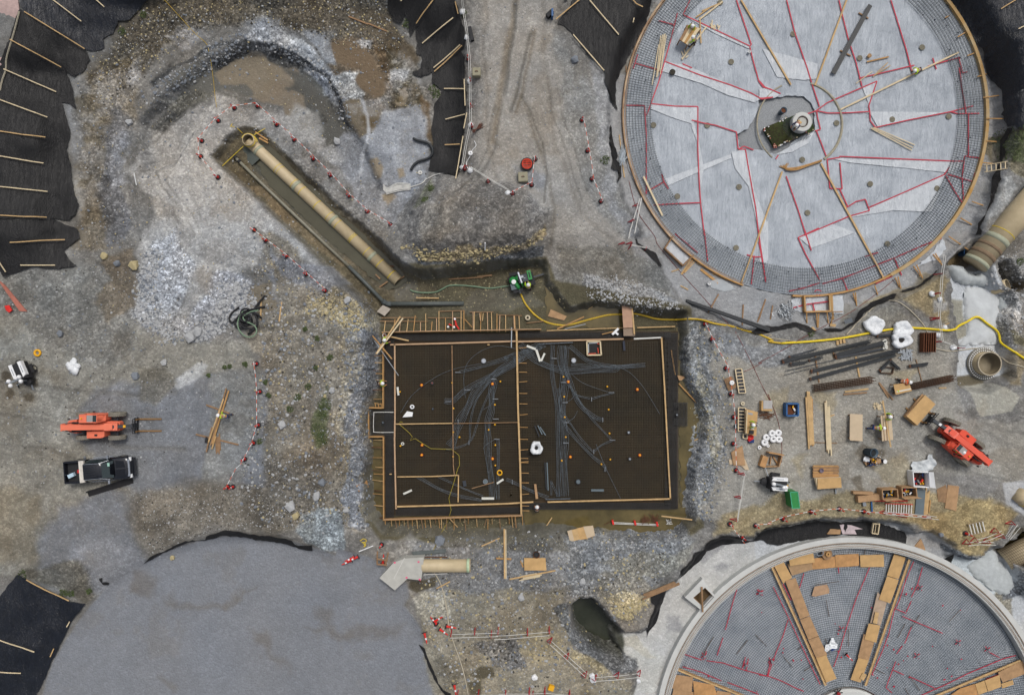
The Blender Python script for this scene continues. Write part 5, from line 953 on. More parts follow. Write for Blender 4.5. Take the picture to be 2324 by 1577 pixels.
CLB=['broad bundle sweeping from the slab header down the left mat','bundle bending left from the header to the middle of the left mat','bundle ending at the narrow brown board','vertical bundle down the right part of the left mat','thin pair curving down beside the vertical bundle','thin pair curving left to the short bracket','single long arc reaching the far left of the left mat','single loop rising near the top of the left mat','short hook near the top of the vertical bundle','short hook near the foot of the vertical bundle','second vertical bundle beside the yellow coil','left vertical bundle of the right mat','right vertical bundle of the right mat','bundle curving to the middle bracket of the right mat','short pair ending at the upper bracket','short pair pointing right from the upper bracket','long curve running down right to the lower edge of the right mat','pair ending beyond the middle bracket','pair returning left to the lower bracket','pair joining the lower bracket from above','thick band swinging right under the header','band from the header towards the right side','short straight band right of the header','single long wisp curving down to the right board','thin run to the upper right bracket','single thin run reaching the bottom of the right mat','bundle crossing the bottom left panel','pair crossing the bottom left panel higher up','bundle passing under the middle board at the bottom','tiny hook by the upper orange cap','tiny hook right of the vertical bundle','lower tiny hook right of the vertical bundle','slanting pair beside the bottom header','straight pair beside the bottom header']
CDM=M('grey_conduit',(92,100,108),.5,.3,7,.2,c2=(128,136,142))
for i,(pts,n_)in enumerate(zip(CD,CN)):
 m=MB();sp_=smooth_path([px(*q)for q in pts],5)
 for k in range(n_):
  o=(k-(n_-1)/2)*2.7;P_=[]
  for j,q in enumerate(sp_):
   q0=sp_[max(j-1,0)];q1=sp_[min(j+1,len(sp_)-1)];dx,dy=q1[0]-q0[0],q1[1]-q0[1];l_=math.hypot(dx,dy)or 1;oo=o*(1+.25*sin(j*.7+k))
   P_.append(PZ(q[0]-dy/l_*oo,q[1]+dx/l_*oo,-2.02+.015*(k%3)+.012*(i%5)))
  m.tube(P_,.017,4)
 solo('conduit_run',m,CDM,'grey conduit '+CLB[i],'conduit','grey conduit runs on the pit slab mats')
for lab,a,b,t in(('upper dark bar of conduit stubs below the top board of the right slab',(212,766),(442,755),'G'),('lower dark bar of conduit stubs at the bottom of the right slab',(265,266),(425,262),'L')):
 r=thing('stub_header',lab,'header bar',pz(t,(a[0]+b[0])/2,a[1],-2.0));part('bar',MB().beam(pz(t,*a,-1.95),pz(t,*b,-1.95),.1,.08),DGR,r,True)
 m=MB()
 for k in range(26):q=pz(t,a[0]+(b[0]-a[0])*k/25,a[1]+(b[1]-a[1])*k/25,-1.9);m.box(q,(.05,.09,.12))
 part('stubs',m,CDM,r,True)
for i,(t,x,y,ry)in enumerate([('F',1370,955,0),('F',1435,1072,0),('F',1610,1000,0),('F',1622,1133,0),('F',1625,1267,0),('F',1445,1425,1),('F',1630,1402,0),('F',1372,1285,1),('F',1305,1150,0),('G',383,1022,0),('G',703,1090,0),('G',570,1135,1),('G',393,1157,0),('G',645,1272,1),('G',400,1291,0),('G',710,1408,0),('G',585,1485,1),('G',398,1427,0),('G',320,862,0),('L',660,65,1),('K',1735,150,1)]):
 m=MB()
 for k in range(5):q=pz(t,x+(k-2)*8*(1-ry),y+(k-2)*6*ry,-1.9);m.box(q,(.05,.06,.16))
 m.beam(pz(t,x-18*(1-ry),y-14*ry,-1.98),pz(t,x+18*(1-ry),y+14*ry,-1.98),.05,.03)
 solo('conduit_bracket',m,GRY,f'light grey conduit bracket {"upright" if ry else "level"}, {ORD[i % 9]} from the top in its {"left" if i < 9 else "right"} mat' if i<18 else['light grey bracket near the white boxes at the slab top','light grey bracket at the bottom of the long curving conduits','light grey bracket left of the middle board at the slab bottom'][i-18],'bracket','conduit brackets on the slab mats')
yc=[('G',382,985),('G',675,1050),('G',386,1118),('G',684,1204),('G',390,1255),('G',690,1363),('G',397,1388),('G',695,1537),('G',370,1545),('G',636,1569)]
yl=[('F',1655,1016),('F',1332,1025),('F',983,1085),('F',1618,1171),('F',1341,1196),('F',1618,1305),('F',1576,1339),('F',1339,1355),('F',1381,1388),('F',1621,1441),('F',986,1447),('F',1339,1518),('F',1621,1577)]
oc=[('G',414,1018),('G',876,1069),('G',893,1508),('G',428,1520)];ol=[('F',1602,1032),('F',1128,1040),('F',1131,1441),('F',1129,1507),('F',1603,1532)]
capm=None
for lst,nm,sd2,rr in((yc,'small yellow','right',.085),(yl,'small yellow','left',.085),(oc,'larger orange-rimmed yellow','right',.13),(ol,'larger orange-rimmed yellow','left',.13)):
 for i,q in enumerate(lst):
  p=pz(*q,-1.98);r=thing('safety_cap',f'{nm} cap on the {sd2} slab mat, {ORD[i]} of its kind from the top','safety cap',p,0,'yellow and orange caps on the slab mats')
  if rr>.1:part('rim',MB().lathe((0,0,0),[(0,.06),(rr,.06),(rr,0)],10),ORC,r);part('dome',MB().lathe((0,0,0),[(0,.13),(rr*.5,.12),(rr*.68,.062)],10),YELC,r)
  else:part('dome',MB().lathe((0,0,0),[(0,.12),(rr*.7,.1),(rr,.04),(rr,0)],10),YELC,r)
  part('stem',MB().lathe((0,0,0),[(.02,-.15),(.02,.02)],5),REB,r)
def plug(t,x,y,r_,mt,lab,z=-2.0,gear=False):
 p=pz(t,x,y,z);o=thing('pipe_plug',lab,'plug',p,0);part('disc',MB().lathe((0,0,0),[(0,.1),(r_*.85,.1),(r_,.06),(r_,-.1)],18),mt,o)
 m=MB()
 for k in range(14):a=k*math.pi/7;m.box((r_*cos(a),r_*sin(a),.06),(.06,.05,.1),a)
 part('tabs' if gear else 'lugs',m,GRY if gear else DGR,o)
plug('G',450,875,.2,CHR,'silver toothed plug left of the hatch frame',gear=True);plug('F',1543,878,.2,CHR,'silver toothed plug near the top of the left slab',gear=True);plug('L',480,148,.2,SLT,'slate grey round plug low in the right slab');plug('G',818,1356,.12,GRY,'small grey plug right of the middle brackets');plug('G',826,1533,.12,GRY,'small shiny plug above the lower right orange cap');plug('G',1140,1238,.09,GRY,'tiny plug on the square mat outside the slab');plug('K',1555,147,.2,SLT,'dark toothed plug between the vertical conduit runs',gear=True);plug('F',870,1290,.09,SLT,'slate plug inside the keyway box');plug('F',1203,1199,.08,SLT,'dark small plug right of the white papers');plug('F',1199,1026,.11,M('dull_pink_cap',(120,70,62)),'dull red plug beside the orange cap in the left slab')
def sbox(t,x0,y0,x1,y1,w_,h_,mt,name,lab,cat,z=-1.95,group=None):return solo(name,MB().beam(pz(t,x0,y0,z),pz(t,x1,y1,z),w_,h_),mt,lab,cat,group)
wb='white foam blocks on the slab mats'
FOAM=M('foam_block',(206,206,198),.7,.05,3)
sbox('F',967,1053,973,1108,.17,.14,FOAM,'foam_block','upright white block near the left side board of the slab','block',group=wb);sbox('K',1006,230,1062,205,.17,.14,FOAM,'foam_block','tilted white block in the bottom left panel of the slab','block',group=wb);sbox('K',1530,260,1613,260,.2,.14,FOAM,'foam_block','long level white block at the foot of the conduits','block',group=wb);sbox('K',1632,160,1675,132,.17,.14,FOAM,'foam_block','tilted white block just below the yellow coil','block',group=wb)
sbox('G',136,778,196,800,.2,.14,FOAM,'foam_block','white block with green mark, first of three by the middle board','block',group=wb);sbox('G',200,803,226,882,.2,.14,FOAM,'foam_block','longest upright white block of the three forming a V','block',-1.9,wb);sbox('G',256,827,232,880,.17,.14,FOAM,'foam_block','short white block closing the V of blocks','block',group=wb)
tt=thing('tee_fitting','white tee shaped fitting left of the plank bridge','fitting',pz('G',728,685,-2.0));part('run',MB().beam(pz('G',708,702,-1.95),pz('G',750,662,-1.95),.2,.14),WHT_,tt,True);part('branch',MB().beam(pz('G',728,685,-1.93),pz('G',748,703,-1.93),.17,.14),WHT_,tt,True)
def ringroll(p,r0,r1,h_,mt,name,lab,cat,group=None):return solo(name,MB().lathe(p,[(r1,0),(r0,0),(r0,h_),(r1,h_),(r1,0)],20),mt,lab,cat,group,True)
ringroll(pz('F',1065,1185,-1.98),.2,.09,.12,WHT_,'tape_roll','white roll above the white papers on the left slab','roll');ringroll(pz('F',1001,1432,-1.98),.15,.07,.1,FOAM,'tape_roll','small white ring beside a yellow cap low in the left slab','roll');ringroll(pz('K',1650,88,-1.95),.26,.16,.1,YELC,'hose_coil','yellow coil on the vertical conduits in the left slab','coil')
quad('F',[(1000,1255),(1030,1215),(1070,1222),(1065,1250)],-1.93,.03,WHT_,'paper_sheet','triangular white papers on the left slab mat','paper')
m=MB();m.tube([PZ(*px(*q),-1.9)for q in[('F',1000,1290),('F',985,1285),('F',975,1300),('F',1000,1320),('F',1045,1360),('F',1065,1385),('F',1050,1410),('F',1085,1398),('F',1130,1428),('F',1190,1465),('F',1330,1470),('F',1378,1510),('F',1382,1577),('K',1370,60),('K',1345,150),('K',1310,260),('K',1325,340)]]+[Gt('K',1300,420,.1),Gt('K',1265,480,.1),Gt('K',1215,590,.1),Gt('K',1190,640,.1)],.028,5);solo('yellow_rope',m,M('dull_yellow_rope',(150,136,52)),'long thin yellow rope wandering down across the left slab','rope')
bagp=pz('G',200,1455,-2.0)
def bag(p,rx,ry,h_,lab,seed,dark=True,name='bulk_bag',group='white bulk bags'):
 b=thing(name,lab,'bulk bag',p,0,group);rg=random.Random(seed);n=26;m=MB();rings=[]
 for k,(s_,hh)in enumerate(((.9,0),(1.05,h_*.45),(1,h_*.85),(.8,h_),(.5,h_*.78),(.28,h_*.55))):
  rings.append([(s_*rx*(1+.13*sin(3*t+seed)+.07*sin(7*t+k)+rg.uniform(-.05,.05))*cos(t),s_*ry*(1+.1*cos(4*t+seed)+rg.uniform(-.05,.05))*sin(t),hh+rg.uniform(-.05,.05)*(k>0))for t in[2*math.pi*i/n for i in range(n)]])
 vs=[v for r_ in rings for v in r_];fs_=[(k*n+i,k*n+(i+1)%n,(k+1)*n+(i+1)%n,(k+1)*n+i)for k in range(5)for i in range(n)]
 if not dark:vs.append((0,0,h_*.8));fs_+=[(5*n+i,5*n+(i+1)%n,6*n)for i in range(n)]
 m.add(vs,fs_);part('cloth',m,BAGW,b,False,True)
 if dark:part('contents',MB().add([(rx*(.3+.12*sin(3*t))*cos(t),ry*.32*sin(t),h_*.62)for t in[2*math.pi*i/12 for i in range(12)]],[tuple(range(12))]),M('dark_contents',(40,38,38),.9,.4,6),b)
 return b
bag(bagp,.52,.6,.7,'white bulk bag with a black mouth standing on the right slab mat',3)
for k,(x0,y0,x1,y1)in enumerate(((190,1310,220,1385),(210,1310,240,1370),(225,1320,262,1375))):sbox('G',x0,y0,x1,y1,.1,.08,SLT if k else BLKP,'dark_tube',['left','middle','right'][k]+' dark tube of three above the bulk bag on the slab','tube',-1.95,'dark tubes above the bulk bag')
for k,(t,x0,y0,x1,y1,w_)in enumerate((('L',258,20,268,200,.12),('L',272,20,280,208,.1),('L',567,206,652,206,.2),('G',785,745,790,810,.2),('K',1412,142,1418,180,.3))):sbox(t,x0,y0,x1,y1,w_,.06,[BLKP,SLT,SLT,M('dark_blue_strip',(50,54,66)),DGR][k],'dark_strip',['left dark strip beside the lower header','right dark strip beside the lower header','slate strip low in the right slab','dark bluish strip under the gap in the top board','small dark panel in the bottom left panel area'][k],'strip',-2.0)
for k,(t,x,y)in enumerate((('K',920,98),('K',1725,238),('L',30,238),('F',1575,770))):sbox(t,x-8,y,x+8,y,.09,.07,WOOD,'wood_block',['tiny wood block near the left form of the slab','tiny wood block low in the left slab','tiny wood block left of the middle board','tiny wood block on the top screed board'][k],'block',-1.85)
rs=thing('red_prop','red and white props lying between the top braces of the slab','prop',pz('F',1350,630,-2.3))
for a,b in(((1310,632),(1350,650)),((1345,590),(1362,640)),((1352,630),(1380,668))):part('prop_tube',MB().tube([pz('F',*a,-2.2),pz('F',*b,-2.15)],.07,6),RED,rs,True)
for x,y in((1350,598),(1345,652),(1305,650)):part('band',MB().lathe(pz('F',x,y,-2.12),[(0,.06),(.1,.05),(.1,0)],8),WHT_,rs,True)
bucket(pz('F',882,708,-1.75),.17,.3,WHT_,'white bucket standing on the top left corner of the slab formwork',RUST)
ringroll(pz('G',142,590,-2.4),.24,.11,.22,M('cream_roll',(196,186,162)),'hose_coil','cream coil of band in the mud above the slab corner','coil')
bl=thing('barrier_rail','white twin rail with red feet lying on the tan mud below the right slab','barrier',pz('L',860,428,-2.4))
for d in(-4,4):part('rail',MB().tube([pz('L',712,425+d,-2.25),pz('L',1018,438+d,-2.25)],.035,5),PVC,bl,True)
for x,y in((712,418),(860,422),(1008,430)):part('foot',MB().beam(pz('L',x-3,y-14,-2.2),pz('L',x+4,y+16,-2.2),.16,.2),RED,bl,True)
rg=random.Random(3)
for k,(x,y)in enumerate(((928,402),(995,400))):
 m=MB()
 for q in range(16):a=rg.uniform(0,3.1);c_=pz('L',x+rg.uniform(-16,16),y+rg.uniform(-14,14),-2.3+rg.uniform(0,.15));d=V3((cos(a),sin(a),0))*rg.uniform(.2,.5);m.beam(c_-d,c_+d,.035,.03)
 solo('bar_tangle',m,REBR,['left','right'][k]+' tangle of rusty bar offcuts on the tan mud below the slab','rebar offcuts')
m=MB();
for q in range(10):a=rg.uniform(0,3.1);c_=pz('L',1085+rg.uniform(-14,14),420+rg.uniform(-14,14),-2.3);d=V3((cos(a),sin(a),0))*.2;m.beam(c_-d,c_+d,.05,.03)
solo('wire_tangle',m,PVC,'whitish wire tangle right of the rusty offcuts below the slab','wire')
# -- LOWER ROUND BASE
c2=PZ(T2C[0],T2C[1],-1.2);R2=449/SC*(1+1.2/HC);zt=-.75
def t2z(r):return-1.95+.5*min(1,r/(R2*.94))
def t2(u,v,dz=0):
 p=PZ(u,v,-1.5);r=math.hypot(p.x-c2.x,p.y-c2.y);z=t2z(r)+dz;p=PZ(u,v,z);p.z=z;return p
def t2t(t,x,y,dz=0):return t2(*px(t,x,y),dz)
wall=thing('ring_wall','curved pale concrete ring wall of the lower right round base','concrete wall',(c2.x,c2.y,-1.6))
part('wall',MB().lathe((c2.x,c2.y,0),[(R2,-1.6),(R2,zt),(R2*.975,zt),(R2*.974,zt-.06),(R2*.962,zt-.06),(R2*.961,zt),(R2*.944,zt),(R2*.943,-2.2)],200),CONCW,wall,True)
m=MB()
for i in range(420):
 a=radians(-10+200*i/420)
 for rr in(.951,.969):m.box((c2.x+R2*rr*cos(a),c2.y+R2*rr*sin(a),zt+.07),(.035,.035,.2))
part('dowel_row',m,M('brownish_dowel',(132,116,102),.8,.2,3),wall,True)
m=MB()
for rr in(.958,.972):
 for i in range(160):a0=radians(-10+200*i/160);a1=radians(-10+200*(i+1)/160);m.beam((c2.x+R2*rr*cos(a0),c2.y+R2*rr*sin(a0),zt+.02),(c2.x+R2*rr*cos(a1),c2.y+R2*rr*sin(a1),zt+.02),.03,.03)
part('waterstop',m,WOODD,wall,True)
dish=thing('reinforced_dish','huge dish of steel mesh over grey film inside the lower right ring wall','steel mesh',(c2.x,c2.y,-2.2))
n=120;m=MB();
for i in range(n):pass
rs_=[R2*.943*k/24 for k in range(25)]
part('film',MB().lathe((c2.x,c2.y,0),[(max(r,.01),t2z(r)-.12)for r in rs_],96),FILM2,dish,True,True)
rh=96/SC*1.03;hoop=MB();k=0;r=rh
while r<R2*.94:
 n=110
 for i in range(n):
  a0=radians(-8+196*i/n);a1=radians(-8+196*(i+1)/n);z=t2z(r);hoop.beam((c2.x+r*cos(a0),c2.y+r*sin(a0),z),(c2.x+r*cos(a1),c2.y+r*sin(a1),z),.021,.022)
 r+=.195 if k%7 else.16;k+=1
part('hoop_bars',hoop,REBM,dish,True)
cross=MB();secs=[(-8,28),(28,67),(67,91),(91,113),(113,135),(135,158),(158,188)]
for s0,s1 in secs:
 mid=radians((s0+s1)/2);half=radians((s1-s0)/2);dx,dy=cos(mid),sin(mid);wmax=R2*.94*sin(half);o=-wmax
 while o<wmax:
  r0=max(rh,abs(o)/sin(half));
  if r0<R2*.93:
   u0=math.sqrt(max(0,r0*r0-o*o));u1=math.sqrt(max(0,(R2*.94)**2-o*o));K_=6
   for q in range(K_):
    ua=u0+(u1-u0)*q/K_;ub=u0+(u1-u0)*(q+1)/K_
    if ub-ua<.05:continue
    cross.beam((c2.x+dx*ua-dy*o,c2.y+dy*ua+dx*o,t2z(math.hypot(ua,o))+.035),(c2.x+dx*ub-dy*o,c2.y+dy*ub+dx*o,t2z(math.hypot(ub,o))+.035),.021,.022)
  o+=.195
nc_=len(cross.f)
rus=cross;rg=random.Random(17)
for i in range(34):
 a=radians(rg.uniform(0,180));r=rg.uniform(rh,R2*.9);d=rg.uniform(.5,2.2)/r
 if rg.random()<.55:rus.beam((c2.x+r*cos(a),c2.y+r*sin(a),t2z(r)+.06),(c2.x+r*cos(a+d),c2.y+r*sin(a+d),t2z(r)+.06),.05,.03)
 else:rus.beam((c2.x+r*cos(a),c2.y+r*sin(a),t2z(r)+.07),(c2.x+(r+1.5)*cos(a),c2.y+(r+1.5)*sin(a),t2z(r+1.5)+.07),.05,.03)
o=part('cross_bars',cross,REBM,dish,True);o.data.materials.append(M('brown_splice_bar',(92,82,74)));o.data.polygons.foreach_set('material_index',[0]*nc_+[1]*(len(cross.f)-nc_))
for t,pts in[('M',[(300,762),(272,858)]),('M',[(740,722),(690,840),(650,930),(600,1080),(580,1140),(545,1260),(500,1385)]),('M',[(1035,682),(985,800),(940,940),(905,1010),(870,1160),(830,1270),(755,1440),(770,1440)]),('M',[(1095,720),(1060,840),(1020,920)]),('M',[(1020,945),(985,1020)]),('M',[(915,998),(985,1028)]),('M',[(960,1048),(1230,1162)]),('M',[(1020,1120),(975,1230)]),('M',[(960,1245),(920,1300)]),('M',[(915,1350),(850,1525),(890,1560)]),('M',[(900,1408),(970,1440)]),('M',[(1010,1452),(1180,1530)]),('M',[(1085,1577),(1250,1505),(1400,1430),(1640,1330),(1720,1310)]),('M',[(95,850),(150,960),(200,1060),(260,1190),(330,1340),(410,1505)]),('M',[(160,830),(215,940)]),('M',[(195,1070),(160,1180),(110,1300),(60,1445)]),('M',[(0,1440),(60,1448),(150,1480),(250,1530),(300,1550)]),('M',[(1545,1290),(1610,1325)]),('M',[(1520,1470),(1600,1440)]),('M',[(530,720),(535,760)]),('L',[(1565,800),(1520,940),(1465,1140)]),('L',[(1450,1190),(1410,1310)]),('L',[(1170,1295),(1260,1325),(1310,1340)]),('L',[(1340,1345),(1450,1360),(1600,1410),(1774,1455)]),('L',[(1180,1385),(1300,1420),(1440,1480)]),('L',[(1480,1490),(1600,1535),(1690,1570)]),('L',[(1600,1320),(1580,1395)]),('L',[(1620,1330),(1605,1410)]),('L',[(1770,1350),(1745,1450)]),('L',[(1340,1280),(1320,1340)])]:
 m=MB();P_=[t2t(t,x,y,.09)for x,y in pts]
 for a,b in zip(P_[:-1],P_[1:]):m.beam(a,b,.065,.02)
 part('tape_seam',m,REDT,dish,True)
m=MB()
for i in range(36):
 a=radians(rg.uniform(25,160));r=rg.uniform(rh*1.2,R2*.88);m.box((c2.x+r*cos(a),c2.y+r*sin(a),t2z(r)+.08),(rg.uniform(.06,.2),rg.uniform(.06,.13),.03),a)
part('red_ties',m,REDT,dish,True)
for i,(t,x,y)in enumerate((('M',1077,858),('M',550,1133),('M',1055,1312),('M',1528,1268),('M',85,1352),('M',10,888),('L',1692,888),('L',1322,1310),('L',1772,1342),('L',1600,1370),('M',1332,1222))):
 q=t2t(t,x,y,.1);st=thing('anchor_stub',f'red cross mark with a grey stub on the lower mesh, {["upper right field","centre field","right field middle","far right","left field low","left field high","far left high","far left low","left between rails","far left lowest","right field low"][i]}','anchor',q)
 m=MB();
 for a in(0.6,2.2):m.beam((-.32*cos(a),-.32*sin(a),.01),(.32*cos(a),.32*sin(a),.01),.06,.03)
 part('cross_mark',m,REDT,st);part('stub',MB().lathe((0,0,0),[(.09,0),(.09,.28),(0,.28)],10),GRY,st)
hubz=t2z(rh)
h2=thing('hub_disc','white round concrete hub of the lower right base, cut by the photo edge','concrete hub',(c2.x,c2.y,-2.2));part('disc',MB().lathe((c2.x,c2.y,0),[(rh*1.02,-2.2),(rh*1.02,-1.5),(rh*.97,-1.42),(0,-1.40)],60),CONCW,h2,True)
m=MB()
for i in range(110):a=radians(-5+190*i/110);m.beam((c2.x+rh*1.03*cos(a),c2.y+rh*1.03*sin(a),-1.7),(c2.x+rh*1.07*cos(a),c2.y+rh*1.07*sin(a),-1.4),.035,.035)
part('dowel_ring',m,REBR,h2,True)
q=Wp('M',528,1558,-1.35);tk=thing('vibrator_tool','black and red tool lying in the middle of the white hub','tool',q)
m=MB();
for i in range(7):a=i*.9;m.beam((0,0,.05),(.42*cos(a),.42*sin(a),.02),.07,.06)
part('handles',m,BLK,tk);part('motor',MB().lathe((0,-.05,0),[(.16,0),(.16,.2),(0,.24)],12),M('dull_red_paint',(140,40,42)),tk)
def rail2(lab,a,b,mt=WOOD,wd=.14):
 r=thing('screed_rail',lab,'rail',t2t(*a,.1),0,'timber rails across the lower round base');A_=t2t(*a,.2);B_=t2t(*b,.2);d=(B_-A_).normalized();nrm=V3((-d.y,d.x,0))
 part('top_plank',MB().beam(A_,B_,wd,.08),mt,r,True);part('side_plank',MB().beam(A_+nrm*.14-V3((0,0,.06)),B_+nrm*.14-V3((0,0,.06)),.05,.1),WOODO,r,True)
 m=MB();n_=int((B_-A_).length/.45)
 for i in range(n_):p_=A_.lerp(B_,(i+.5)/n_);m.beam(p_-nrm*.14,p_+nrm*.16,.05,.06)
 part('cleats',m,WOODD,r,True)
rail2('rail beside the left plywood walkway of the lower base',('M',72,690),('M',445,1512));rail2('rail beside the right plywood walkway of the lower base',('M',1005,668),('M',710,1512));rail2('rail running to the right edge of the lower base',('M',1750,1343),('M',1120,1605));rail2('rail at the lower left corner of the lower base',('L',1130,1400),('L',1720,1640))
PG='plywood sheets laid on the lower mesh'
for lab,t,pts,lift,mt in[('top sheet of the left walkway','M',[(85,680),(150,655),(222,790),(162,830)],.2,PLY),('second sheet of the left walkway','M',[(175,812),(245,793),(340,1043),(275,1068)],.24,PLYD),('third sheet of the left walkway','M',[(275,1072),(340,1047),(400,1180),(330,1205)],.2,PLYD),('fourth sheet of the left walkway','M',[(330,1208),(400,1183),(458,1308),(385,1333)],.2,PLYD),('bottom sheet of the left walkway','M',[(383,1330),(450,1308),(520,1465),(450,1492)],.24,PLY),('pale sheet on top of the pile at the top left','M',[(195,632),(358,600),(374,688),(208,712)],.5,PLY),('greyish sheet under the pile at the top left','M',[(190,700),(355,688),(360,735),(220,777)],.2,M('greyish_plywood',(160,132,100))),('sheet under the cable drum','M',[(358,662),(508,648),(514,722),(358,736)],.2,PLYO),('orange sheet right of the cable drum','M',[(510,640),(667,630),(671,711),(515,722)],.24,PLYO),('last sheet of the top row on the right','M',[(675,640),(835,636),(838,718),(680,720)],.2,PLY),('top sheet of the right walkway','M',[(905,632),(982,655),(935,800),(856,776)],.2,PLY),('second sheet of the right walkway','M',[(858,780),(936,805),(880,962),(803,936)],.26,PLY),('pale worn third sheet of the right walkway','M',[(795,885),(855,958),(815,1108),(745,1090)],.18,M('whitish_plywood',(170,150,130))),('fourth sheet of the right walkway','M',[(735,1096),(812,1110),(785,1226),(706,1202)],.28,PLY),('narrow strip crossing the fourth walkway sheet','M',[(778,1020),(803,1024),(790,1100),(763,1095)],.34,WOOD),('fifth sheet of the right walkway','M',[(702,1165),(770,1225),(735,1345),(662,1325)],.2,PLYD),('bottom sheet of the right walkway','M',[(665,1328),(735,1343),(680,1492),(613,1472)],.22,PLY),('small cut piece at the foot of the right walkway','M',[(695,1425),(722,1440),(700,1480),(675,1462)],.3,WOOD),('lone six sided sheet on the centre field','M',[(353,912),(372,850),(455,835),(472,870),(470,895),(375,917)],.15,M('dull_plywood',(168,138,110))),('uppermost sheet in the far right corner','M',[(1600,1425),(1774,1340),(1790,1430),(1632,1492)],.2,PLYD),('left sheet of the two near the right edge','M',[(1448,1502),(1510,1478),(1530,1552),(1470,1575)],.2,PLY),('right sheet of the two near the right edge','M',[(1512,1478),(1610,1440),(1622,1520),(1535,1553)],.24,PLY),('low sheet under the right edge sheets','M',[(1622,1500),(1700,1475),(1706,1505),(1630,1530)],.18,PLY),('bottom right strip sheet','M',[(1280,1577),(1350,1530),(1450,1500),(1470,1600),(1290,1640)],.16,PLYO),('big sheet at the lower left corner','L',[(1125,1438),(1250,1455),(1240,1560),(1110,1530)],.2,PLYD),('middle sheet at the lower left corner','L',[(1250,1480),(1390,1510),(1420,1600),(1260,1600)],.26,PLYO),('dark sheet at the lower left edge','L',[(1120,1530),(1280,1560),(1280,1640),(1100,1620)],.14,PLYD),('small sheet right of the lower left corner','L',[(1410,1545),(1500,1560),(1540,1620),(1400,1620)],.2,PLYD)]:
 P_=[t2t(t,x,y,lift)for x,y in pts];z=sum(p.z for p in P_)/len(P_);P2=[(p.x,p.y)for p in P_];ar=sum(P2[i][0]*P2[(i+1)%len(P2)][1]-P2[(i+1)%len(P2)][0]*P2[i][1]for i in range(len(P2)))
 if ar<0:P2=P2[::-1];P_=P_[::-1]
 m=MB();k=len(P2);vs=[(p.x,p.y,p.z-.03)for p in P_]+[(p.x,p.y,p.z)for p in P_];m.add(vs,[tuple(range(k))[::-1],tuple(range(k,2*k))]+[(i,(i+1)%k,k+(i+1)%k,k+i)for i in range(k)])
 o=solo('plywood_sheet',m,mt,lab,'plywood',PG)
dr=thing('cable_drum','wooden cable drum with grey cable on the top plywood row','cable drum',t2t('M',455,630,.3));q=t2t('M',455,632,.35)
part('flange',MB().lathe(q,[(0,.02),(.5,.02),(.5,-.04),(0,-.04)],24,(.15,.1,1)),WOODD,dr,True);part('core',MB().lathe(q,[(.22,.02),(.22,.2),(.08,.2),(.08,.0)],16,(.15,.1,1)),WOODO,dr,True);part('cable',MB().tube([t2t('M',x,y,.45)for x,y in smooth_path([(375,615),(395,600),(430,620),(420,640),(390,640),(385,610),(420,605)],3)],.05,6),GRY,dr,True)
wbg=thing('plastic_heap','crumpled white plastic with blue cloth on the centre field of the lower mesh','plastic sheet',t2t('M',475,1235,.1))
P2=[(430,1270),(440,1235),(465,1225),(478,1185),(495,1190),(500,1215),(520,1230),(515,1260),(480,1255),(450,1282)]
m=MB();Pq=[t2t('M',x,y,0)for x,y in P2];vs,fs_=cdt([(p.x,p.y)for p in Pq],.16);m.v=[(x,y,t2z(math.hypot(x-c2.x,y-c2.y))+.15+random.uniform(0,.16))for x,y in vs];m.f=[tuple(f)for f in fs_];part('plastic',m,BAGW,wbg,True);part('cloth',MB().beam(t2t('M',480,1272,.12),t2t('M',520,1258,.12),.25,.12),BLF,wbg,True)
kb=thing('keyway_box','white concrete keyway box with a brown opening crossed by a plank','concrete box',Wp('L',1300,910,-1.4));P_=[Wp('L',x,y,-.95)for x,y in((1308,792),(1392,905),(1318,1015),(1190,915))];Pi=[Wp('L',x,y,-.95)for x,y in((1325,850),(1385,912),(1318,985),(1245,918))]
m=MB();vs=[(p.x,p.y,-.7)for p in P_]+[(p.x,p.y,-.7)for p in Pi]+[(p.x,p.y,-1.5)for p in P_]+[(p.x,p.y,-1.5)for p in Pi]
m.add(vs,[(i,4+i,4+(i+1)%4,(i+1)%4)for i in range(4)]+[(i,(i+1)%4,8+(i+1)%4,8+i)for i in range(4)]+[(4+i,12+i,12+(i+1)%4,4+(i+1)%4)for i in range(4)]);part('box_wall',m,CONCW,kb,True)
P2=[(p.x,p.y)for p in Pi];part('bottom',MB().prism(P2[::-1],-1.5,-1.28),M('brown_pit_floor',(84,66,40),.5,.2,2),kb,True)
for a,b in zip(Pi,Pi[1:]+Pi[:1]):part('lining_board',MB().beam((a.x,a.y,-.95),(b.x,b.y,-.95),.08,.4),WOODD,kb,True)
part('plank',MB().beam(Wp('L',1308,852,-.55),Wp('L',1314,1020,-.55),.14,.08),WOODD,kb,True)
